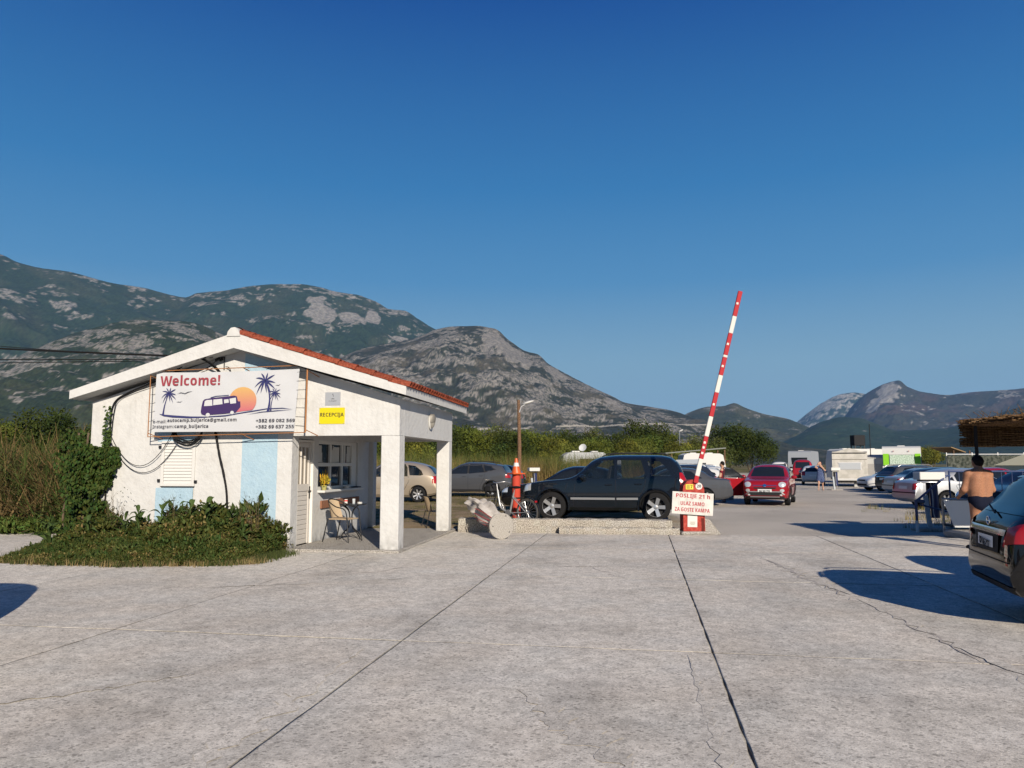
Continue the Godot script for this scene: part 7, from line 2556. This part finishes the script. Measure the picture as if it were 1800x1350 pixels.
func stall() -> void:
	var st := thing("reed_canopy", "flat reed thatched canopy on dark posts at the right edge", "canopy", Vector3(9.42, 0, -16.0), -1.0)
	var reed := textured("reed", noise_tex(501, .05, 256, [lin(.04, .024, .013), lin(.12, .072, .038), lin(.21, .14, .075)], [.2, .5, .85]), 1.4, .9, null, 1, true)
	R.seed = 510
	# roof of laid stalks, and the mat that hangs at the far edge
	var s := Sh.new()
	s.tinted = true
	for i in 900:
		var z := ran(.05, 3.5)
		var y := 2.44 + ran(-.05, .06)
		var k := ran(.6, 1.3)
		s.col = Color(k, k * .96, k * .9)
		var x0 := ran(-.22, .05) if R.randf() < .4 else ran(0, 2.6)
		s.tube([Vector3(x0, y, z), Vector3(x0 + ran(1.2, 2.4), y + ran(-.05, .05), z + ran(-.08, .08))], ran(.008, .016), 4, false, false)
	part("thatch", s, reed, st, 40).set_meta("kind", "stuff")
	box_part("roof_mat", st, Vector3(2.2, 2.50, 1.75), Vector3(4.3, .03, 3.45), reed)
	s = Sh.new()
	s.tinted = true
	for i in 420:
		var k := ran(.6, 1.25)
		s.col = Color(k, k * .95, k * .88)
		var y := ran(1.95, 2.44)
		var x0 := ran(-.12, 3.6) if R.randf() < .75 else ran(-.14, .0)
		s.tube([Vector3(x0, y, ran(-.03, .03)), Vector3(x0 + ran(.4, 1.1), y + ran(-.02, .02), ran(-.03, .03))], ran(.007, .013), 4, false, false)
	part("hanging_mat", s, reed, st, 40).set_meta("kind", "stuff")
	box_part("mat_backing", st, Vector3(2.0, 2.2, -.02), Vector3(3.9, .44, .012), reed)
	s = Sh.new()
	s.tinted = true
	for i in 70:
		s.col = Color(1.3, 1.2, 1.0)
		var x0 := ran(-.05, .9)
		var z := ran(0, 3.0)
		s.tube([Vector3(x0, 2.5, z), Vector3(x0 + ran(-.2, .12), 2.5 + ran(.04, .2), z + ran(-.1, .1))], .006, 4, false, false)
	part("frayed_ends", s, reed, st, 40).set_meta("kind", "stuff")
	for p in [Vector3(.14, 0, .12), Vector3(3.9, 0, .12), Vector3(3.9, 0, 3.4)]:
		s = Sh.new()
		s.tube([p, p + Vector3(0, 2.44, 0)], .035, 8)
		part("post", s, M.trim, st)
	for q in [[Vector3(.1, 2.40, .12), Vector3(4.1, 2.40, .12)], [Vector3(.14, 2.41, .1), Vector3(.14, 2.41, 3.4)], [Vector3(3.9, 2.41, .1), Vector3(3.9, 2.41, 3.4)]]:
		s = Sh.new()
		s.tube([q[0], q[1]], .035, 8)
		part("beam", s, M.wood_pole, st)
	s = Sh.new()
	s.tube([Vector3(.85, 2.52, 1.2), Vector3(1.05, 2.75, 1.2), Vector3(1.45, 2.55, 1.2)], .008, 5)
	part("wire_peak", s, M.steel, st)
	# white board counter under it
	var ct := thing("counter", "white leaning board counter under the reed canopy beside the man", "counter", Vector3(10.25, 0, -17.3), -3.0)
	var wb := mat("board_pale", lin(.62, .62, .61), .5)
	s = Sh.new()
	s.prism(poly([-.62, .79, 1.5, .79, 1.5, .20, -.46, .20]), -.02, .02, Transform3D(Basis(Vector3.RIGHT, -.16), Vector3(0, 0, .12)))
	part("front_board", s, wb, ct)
	box_part("counter_top", ct, Vector3(.6, .80, -.24), Vector3(2.1, .04, .45), mat("counter_top", lin(.20, .21, .23), .5), .01)
	for x in [-.5, 1.4]: box_part("leg", ct, Vector3(x, .39, -.3), Vector3(.04, .78, .04), M.steel)
	box_part("shelf", ct, Vector3(.5, .22, -.2), Vector3(2.0, .03, .4), M.trim)
	s = Sh.new()
	s.box(Vector3(0, .0, 0), Vector3(2.9, .20, 1.3), Transform3D(), .05)
	solo("kerb", s, M.kerb, "dark stained concrete step under the counter at the right", "kerb", Vector3(11.15, .04, -16.9), -3.0, "")
	s = Sh.new()
	for i in 9:
		for k in 10:
			var q := func(a: int, b: int) -> Vector3: return Vector3((a / 9.0 - .5) * 1.1, .0 + .18 * sin(PI * a / 9.0) * sin(PI * b / 10.0) + .02 * sin(a * 2.1 + b), (b / 10.0 - .5) * .7)
			s.quad(q.call(i, k), q.call(i, k + 1), q.call(i + 1, k + 1), q.call(i + 1, k))
	solo("tarpaulin", s, mat("tarp", lin(.03, .035, .045), .8), "dark tarpaulin bundle on the counter beside the man", "tarpaulin", Vector3(10.75, .83, -17.5), 0, "", 60)
	# sunshade foil of the pale car
	s = Sh.new()
	s.box(Vector3.ZERO, Vector3(1.2, .02, 1.2), Transform3D(Basis(Vector3.BACK, .52), Vector3.ZERO))
	# the blue tube on a low wall of stone beside the grey saloon
	var bt := thing("stone_block", "pale stone block beside the tail of the dark grey saloon", "stone", Vector3(9.75, -.04, -35.2), 10)
	box_part("stone", bt, Vector3(0, .17, 0), Vector3(.5, .36, .4), M.kerb, .05)
	s = Sh.new()
	s.tube([Vector3(-.45, .06, 0), Vector3(.45, -.02, 0)], .13, 14)
	solo("blue_roll", s, mat("roll_blue", lin(.02, .07, .25), .4), "blue rolled mat lying on the stone block near the red car", "roll", Vector3(9.80, .46, -35.2), 8)

# ---------- people: a smooth skin over a skeleton of tapered bones ----------
func skin(bones: Array, cell: float, k: float) -> ArrayMesh:
	var lo := Vector3.ONE * 1e9
	var hi := -lo
	for b in bones:
		for e in [[b[0], b[2]], [b[1], b[3]]]:
			lo = lo.min(e[0] - Vector3.ONE * (e[1] + cell * 5))
			hi = hi.max(e[0] + Vector3.ONE * (e[1] + cell * 5))
	var n := Vector3i(((hi - lo) / cell).ceil()) + Vector3i.ONE
	var f := PackedFloat32Array()
	f.resize(n.x * n.y * n.z)
	var reach := 3.2 / k
	for b in bones:
		var a: Vector3 = b[0]
		var ab: Vector3 = b[1] - a
		var l2 := maxf(ab.length_squared(), 1e-9)
		var r: float = maxf(b[2], b[3]) + reach
		var s := Vector3i(((a.min(b[1]) - Vector3.ONE * r - lo) / cell).floor()).clamp(Vector3i.ZERO, n - Vector3i.ONE)
		var e := Vector3i(((a.max(b[1]) + Vector3.ONE * r - lo) / cell).ceil()).clamp(Vector3i.ZERO, n - Vector3i.ONE)
		for z in range(s.z, e.z + 1):
			for y in range(s.y, e.y + 1):
				for x in range(s.x, e.x + 1):
					var p := lo + Vector3(x, y, z) * cell
					var t := clampf((p - a).dot(ab) / l2, 0, 1)
					var d: float = (p - a - ab * t).length() - lerpf(b[2], b[3], t)
					if d < reach: f[(z * n.y + y) * n.x + x] += exp(-k * d)
	var vi := {}
	var V := PackedVector3Array()
	var I := PackedInt32Array()
	var sx := 1
	var sy := n.x
	var sz := n.x * n.y
	var co := [0, sx, sy, sx + sy, sz, sz + sx, sz + sy, sz + sx + sy]
	for z in n.z - 1:
		for y in n.y - 1:
			for x in n.x - 1:
				var at := (z * n.y + y) * n.x + x
				var c := 0
				for q in 8:
					if f[at + co[q]] > 1.0: c += 1
				if c == 0 or c == 8: continue
				var sum := Vector3.ZERO
				var m := 0
				for q in [[0, 1], [2, 3], [4, 5], [6, 7], [0, 2], [1, 3], [4, 6], [5, 7], [0, 4], [1, 5], [2, 6], [3, 7]]:
					var u := f[at + co[q[0]]]
					var w := f[at + co[q[1]]]
					if (u > 1.0) == (w > 1.0): continue
					var du := -log(maxf(u, 1e-4)) / k
					var dw := -log(maxf(w, 1e-4)) / k
					var t := clampf(du / (du - dw), 0, 1)
					var pa := Vector3(q[0] & 1, (q[0] >> 1) & 1, q[0] >> 2)
					var pb := Vector3(q[1] & 1, (q[1] >> 1) & 1, q[1] >> 2)
					sum += pa.lerp(pb, t)
					m += 1
				vi[at] = V.size()
				V.append(lo + (Vector3(x, y, z) + sum / m) * cell)
	for at in vi:
		var x: int = at % n.x
		var y: int = (at / n.x) % n.y
		var z: int = at / sz
		if x == 0 or y == 0 or z == 0: continue
		for ax in [[sx, sy, sz], [sy, sz, sx], [sz, sx, sy]]:
			var u := f[at] > 1.0
			var w := f[at + ax[0]] > 1.0
			if u == w: continue
			var q := [at, at - ax[1], at - ax[1] - ax[2], at - ax[2]]
			if not (vi.has(q[1]) and vi.has(q[2]) and vi.has(q[3])): continue
			var v := q.map(func(g): return vi[g])
			var o: Array = [0, 1, 2, 0, 2, 3] if not u else [0, 2, 1, 0, 3, 2]
			for g in o: I.append(v[g])
	var N := PackedVector3Array()
	N.resize(V.size())
	for i in range(0, I.size(), 3):
		var g := (V[I[i + 2]] - V[I[i]]).cross(V[I[i + 1]] - V[I[i]])
		for q in 3: N[I[i + q]] += g
	for i in N.size(): N[i] = N[i].normalized()
	var arr := []
	arr.resize(Mesh.ARRAY_MAX)
	arr[Mesh.ARRAY_VERTEX] = V
	arr[Mesh.ARRAY_NORMAL] = N
	arr[Mesh.ARRAY_INDEX] = I
	var mesh := ArrayMesh.new()
	mesh.add_surface_from_arrays(Mesh.PRIMITIVE_TRIANGLES, arr)
	return mesh

func hand(w: Vector3, dir: Vector3, palm: Vector3, curl: float, side: float) -> Array:
	# palm and five fingers from the wrist: dir along the hand, palm where the palm looks
	var r := []
	var across := dir.cross(palm).normalized() * side
	var c := w + dir * .05
	for i in 4:
		var o := across * (.030 - .02 * i)
		r.append([w + o * .6 + dir * .01, c + o + dir * .045, .014, .012])
		var p := c + o + dir * .045
		var g := dir
		var l: float = [.040, .046, .043, .033][i]
		for k in 3:
			g = (g * cos(curl) + palm * sin(curl)).normalized()
			var q: Vector3 = p + g * l * [1.0, .65, .5][k]
			r.append([p, q, .0095 - .001 * k, .0085 - .001 * k])
			p = q
	var t := w + dir * .02 + across * .025
	var t1 := t + (dir * .6 + across * .6 + palm * .3).normalized() * .045
	r.append([t, t1, .013, .010])
	r.append([t1, t1 + (dir * .9 + palm * .4).normalized() * .032, .010, .008])
	return r

func people() -> void:
	var tan_skin := textured("tan_skin", noise_tex(601, .03, 256, [lin(.26, .125, .075), lin(.33, .165, .10)], [.3, .7]), 4.0, .5, null, 1, false, null, 1, false)
	tan_skin.subsurf_scatter_enabled = true
	tan_skin.subsurf_scatter_strength = .08
	var hair := mat("hair", lin(.012, .010, .009), .7)
	# the man in swim briefs, his back to the camera, both hands busy in front of him
	var m := thing("person", "heavily built tanned man in dark swim briefs, seen from behind at the counter", "person", Vector3(8.86, .0, -14.7), 4.0)
	# he looks along -z; x to his right
	var b := []
	var hip := Vector3(0, .88, 0)
	for s in [-1.0, 1.0]:
		var h := Vector3(.10 * s, .86, .01)
		var kn := Vector3(.12 * s, .48, -.02 + (.03 if s > 0 else .0))
		var an := Vector3(.125 * s, .085, .02)
		b.append([h, kn, .115, .066])
		b.append([kn, kn.lerp(an, .35) + Vector3(0, 0, .012), .062, .062])
		b.append([kn.lerp(an, .3), an, .058, .038])
		b.append([an + Vector3(0, -.045, .02), an + Vector3(.03 * s, -.055, -.17), .038, .028])
		b.append([h + Vector3(-.01 * s, .02, .05), h + Vector3(-.01 * s, -.02, .06), .105, .10])
		var sh := Vector3(.205 * s, 1.40, -.02)
		var el := Vector3(.285 * s, 1.11, -.05)
		var wr := Vector3(.21 * s, .99 if s < 0 else 1.02, -.28)
		b.append([sh, el, .066, .048])
		b.append([el, el.lerp(wr, .4), .05, .046])
		b.append([el.lerp(wr, .3), wr, .046, .030])
		b.append([Vector3(.05 * s, 1.46, -.01), sh, .06, .07])
		b.append([Vector3(.10 * s, 1.32, .03), Vector3(.11 * s, 1.14, .02), .115, .115])
		b.append([Vector3(.11 * s, 1.14, .01), Vector3(.09 * s, .96, .0), .115, .12])
	b.append([Vector3(0, 1.28, -.06), Vector3(0, 1.02, -.10), .12, .14])
	b.append([Vector3(0, 1.0, -.03), Vector3(0, .90, 0), .13, .13])
	b.append([Vector3(0, 1.44, .0), Vector3(.015, 1.56, -.03), .062, .058])
	b.append([Vector3(.02, 1.625, -.05), Vector3(.02, 1.655, -.055), .085, .088])
	b.append([Vector3(.02, 1.585, -.10), Vector3(.02, 1.57, -.125), .055, .04])
	b.append([Vector3(.02, 1.62, -.145), Vector3(.02, 1.605, -.162), .014, .016])
	for s in [-1.0, 1.0]: b.append([Vector3(.02 + .088 * s, 1.63, -.05), Vector3(.02 + .094 * s, 1.60, -.048), .016, .012])
	for s in [-1.0, 1.0]:      # the long back muscles leave the furrow of the spine between them
		b.append([Vector3(.055 * s, 1.36, .085), Vector3(.06 * s, 1.02, .085), .052, .058])
		b.append([Vector3(.11 * s, 1.36, .085), Vector3(.13 * s, 1.22, .08), .05, .045])
	part("body", skin(b, .0125, 52.0), tan_skin, m)
	for s in [-1.0, 1.0]:
		part("hand", skin(hand(Vector3(.21 * s, .99 if s < 0 else 1.02, -.28), Vector3(-.25 * s, -.15, -.95).normalized(), Vector3(-.6 * s, -.6, .1).normalized(), .5, s), .004, 160.0), tan_skin, m)
	var br := []
	for s in [-1.0, 1.0]:
		var h := Vector3(.10 * s, .86, .01)
		br.append([h + Vector3(0, .06, 0), h + Vector3(-.02 * s, -.03, .005), .128, .118])
		br.append([h + Vector3(-.01 * s, .03, .05), h + Vector3(-.015 * s, -.02, .055), .113, .108])
	br.append([Vector3(0, .955, -.02), Vector3(0, .86, 0), .142, .12])
	br.append([Vector3(0, .84, .0), Vector3(0, .79, 0), .09, .08])
	part("swim_briefs", skin(br, .0135, 46.0), mat("briefs", lin(.008, .010, .022), .75), m)
	part("hair", skin([[Vector3(.02, 1.645, -.035), Vector3(.02, 1.672, -.05), .094, .093], [Vector3(.02, 1.60, -.015), Vector3(.02, 1.64, -.02), .070, .088]], .011, 70.0), hair, m)
	for s in [-1.0, 1.0]:
		part("sandal", skin([[Vector3(.125 * s, .02, .05), Vector3(.155 * s, .02, -.19), .045, .048], [Vector3(.09 * s, .085, -.08), Vector3(.19 * s, .085, -.08), .012, .012]], .012, 70.0), M.trim, m)
	# woman walking on the road
	var w := thing("person", "woman in a dark blue patterned dress walking on the road, arms raised to her head", "person", Vector3(18.95, -.04, -47.6), 160.0)
	b = []
	for s in [-1.0, 1.0]:
		var h := Vector3(.085 * s, .86, 0)
		var kn := Vector3(.11 * s, .48, -.10 * s)
		var an := Vector3(.13 * s, .08, -.16 * s + .04)
		b.append([h, kn, .095, .055])
		b.append([kn, an, .056, .034])
		b.append([an + Vector3(0, -.04, .01), an + Vector3(.02 * s, -.05, -.15), .034, .025])
		var sh := Vector3(.16 * s, 1.36, 0)
		var el := Vector3(.27 * s, 1.42 if s > 0 else 1.22, -.16)
		var wr := Vector3(.10 * s, 1.60 if s > 0 else 1.42, -.18)
		b.append([sh, el, .048, .038])
		b.append([el, wr, .038, .027])
		b.append([Vector3(.04 * s, 1.41, 0), sh, .05, .052])
		b.append([Vector3(.07 * s, 1.30, -.02), Vector3(.06 * s, 1.05, 0), .095, .085])
		b.append_array(hand(wr, Vector3(-.6 * s, .6, .2).normalized(), Vector3(0, 0, 1), .4, s))
	b.append([Vector3(0, 1.0, 0), Vector3(0, .88, 0), .12, .13])
	b.append([Vector3(0, 1.40, 0), Vector3(0, 1.52, 0), .048, .045])
	b.append([Vector3(0, 1.60, -.01), Vector3(0, 1.64, -.01), .078, .082])
	b.append([Vector3(0, 1.565, -.06), Vector3(0, 1.55, -.07), .045, .035])
	b.append([Vector3(0, 1.60, -.09), Vector3(0, 1.585, -.105), .012, .013])
	part("body", skin(b, .016, 48.0), mat("fair_skin", lin(.42, .25, .18), .5), w)
	part("dress", skin([[Vector3(-.07, 1.32, -.02), Vector3(-.07, 1.05, 0), .105, .10], [Vector3(.07, 1.32, -.02), Vector3(.07, 1.05, 0), .105, .10], [Vector3(-.06, 1.0, 0), Vector3(-.09, .62, .01), .13, .15], [Vector3(.06, 1.0, 0), Vector3(.09, .62, .01), .13, .15]], .018, 40.0), textured("dress_print", noise_tex(602, .06, 256, [lin(.02, .03, .08), lin(.03, .05, .14), lin(.35, .4, .5)], [.3, .6, .8], 2), 2.0, .8, null, 1, false, null, 1, false), w)
	part("hair", skin([[Vector3(0, 1.63, .01), Vector3(0, 1.66, 0), .088, .088], [Vector3(0, 1.72, .05), Vector3(0, 1.72, .06), .045, .04]], .014, 60.0), mat("red_hair", lin(.20, .05, .025), .7), w)
	# somebody getting into the red car
	var p := thing("person", "person in dark clothes standing behind the red car's open door", "person", Vector3(8.95, -.04, -32.9), 60.0)
	b = []
	for s in [-1.0, 1.0]:
		b.append([Vector3(.09 * s, .86, 0), Vector3(.10 * s, .48, -.03), .09, .06])
		b.append([Vector3(.10 * s, .48, -.03), Vector3(.10 * s, .08, .03), .06, .04])
		b.append([Vector3(.10 * s, .04, .04), Vector3(.11 * s, .035, -.12), .036, .028])
		b.append([Vector3(.17 * s, 1.36, 0), Vector3(.24 * s, 1.10, -.06), .05, .04])
		b.append([Vector3(.24 * s, 1.10, -.06), Vector3(.16 * s, 1.0, -.26), .04, .028])
		b.append([Vector3(.08 * s, 1.30, 0), Vector3(.07 * s, 1.0, 0), .10, .10])
		b.append([Vector3(.04 * s, 1.41, 0), Vector3(.17 * s, 1.36, 0), .05, .055])
		b.append_array(hand(Vector3(.16 * s, 1.0, -.26), Vector3(-.2 * s, -.1, -.97).normalized(), Vector3(-.5 * s, -.8, 0).normalized(), .4, s))
	b.append([Vector3(0, 1.0, 0), Vector3(0, .88, 0), .12, .12])
	b.append([Vector3(0, 1.42, 0), Vector3(0, 1.52, 0), .05, .048])
	b.append([Vector3(0, 1.60, -.01), Vector3(0, 1.64, -.01), .08, .084])
	b.append([Vector3(0, 1.565, -.06), Vector3(0, 1.55, -.07), .045, .035])
	b.append([Vector3(0, 1.60, -.09), Vector3(0, 1.585, -.105), .012, .013])
	part("body", skin(b, .017, 46.0), M.fair_skin, p)
	part("shirt", skin([[Vector3(-.08, 1.30, 0), Vector3(-.07, 1.0, 0), .112, .112], [Vector3(.08, 1.30, 0), Vector3(.07, 1.0, 0), .112, .112], [Vector3(-.04, 1.41, 0), Vector3(-.20, 1.30, 0), .06, .062], [Vector3(.04, 1.41, 0), Vector3(.20, 1.30, 0), .06, .062]], .02, 44.0), mat("dark_red_shirt", lin(.16, .02, .03), .8), p)
	part("shorts", skin([[Vector3(-.08, .92, 0), Vector3(-.10, .55, -.02), .115, .095], [Vector3(.08, .92, 0), Vector3(.10, .55, -.02), .115, .095]], .02, 44.0), mat("dark_shorts", lin(.015, .015, .02), .8), p)
	part("hair", skin([[Vector3(0, 1.63, .01), Vector3(0, 1.66, 0), .09, .09]], .016, 60.0), hair, p)
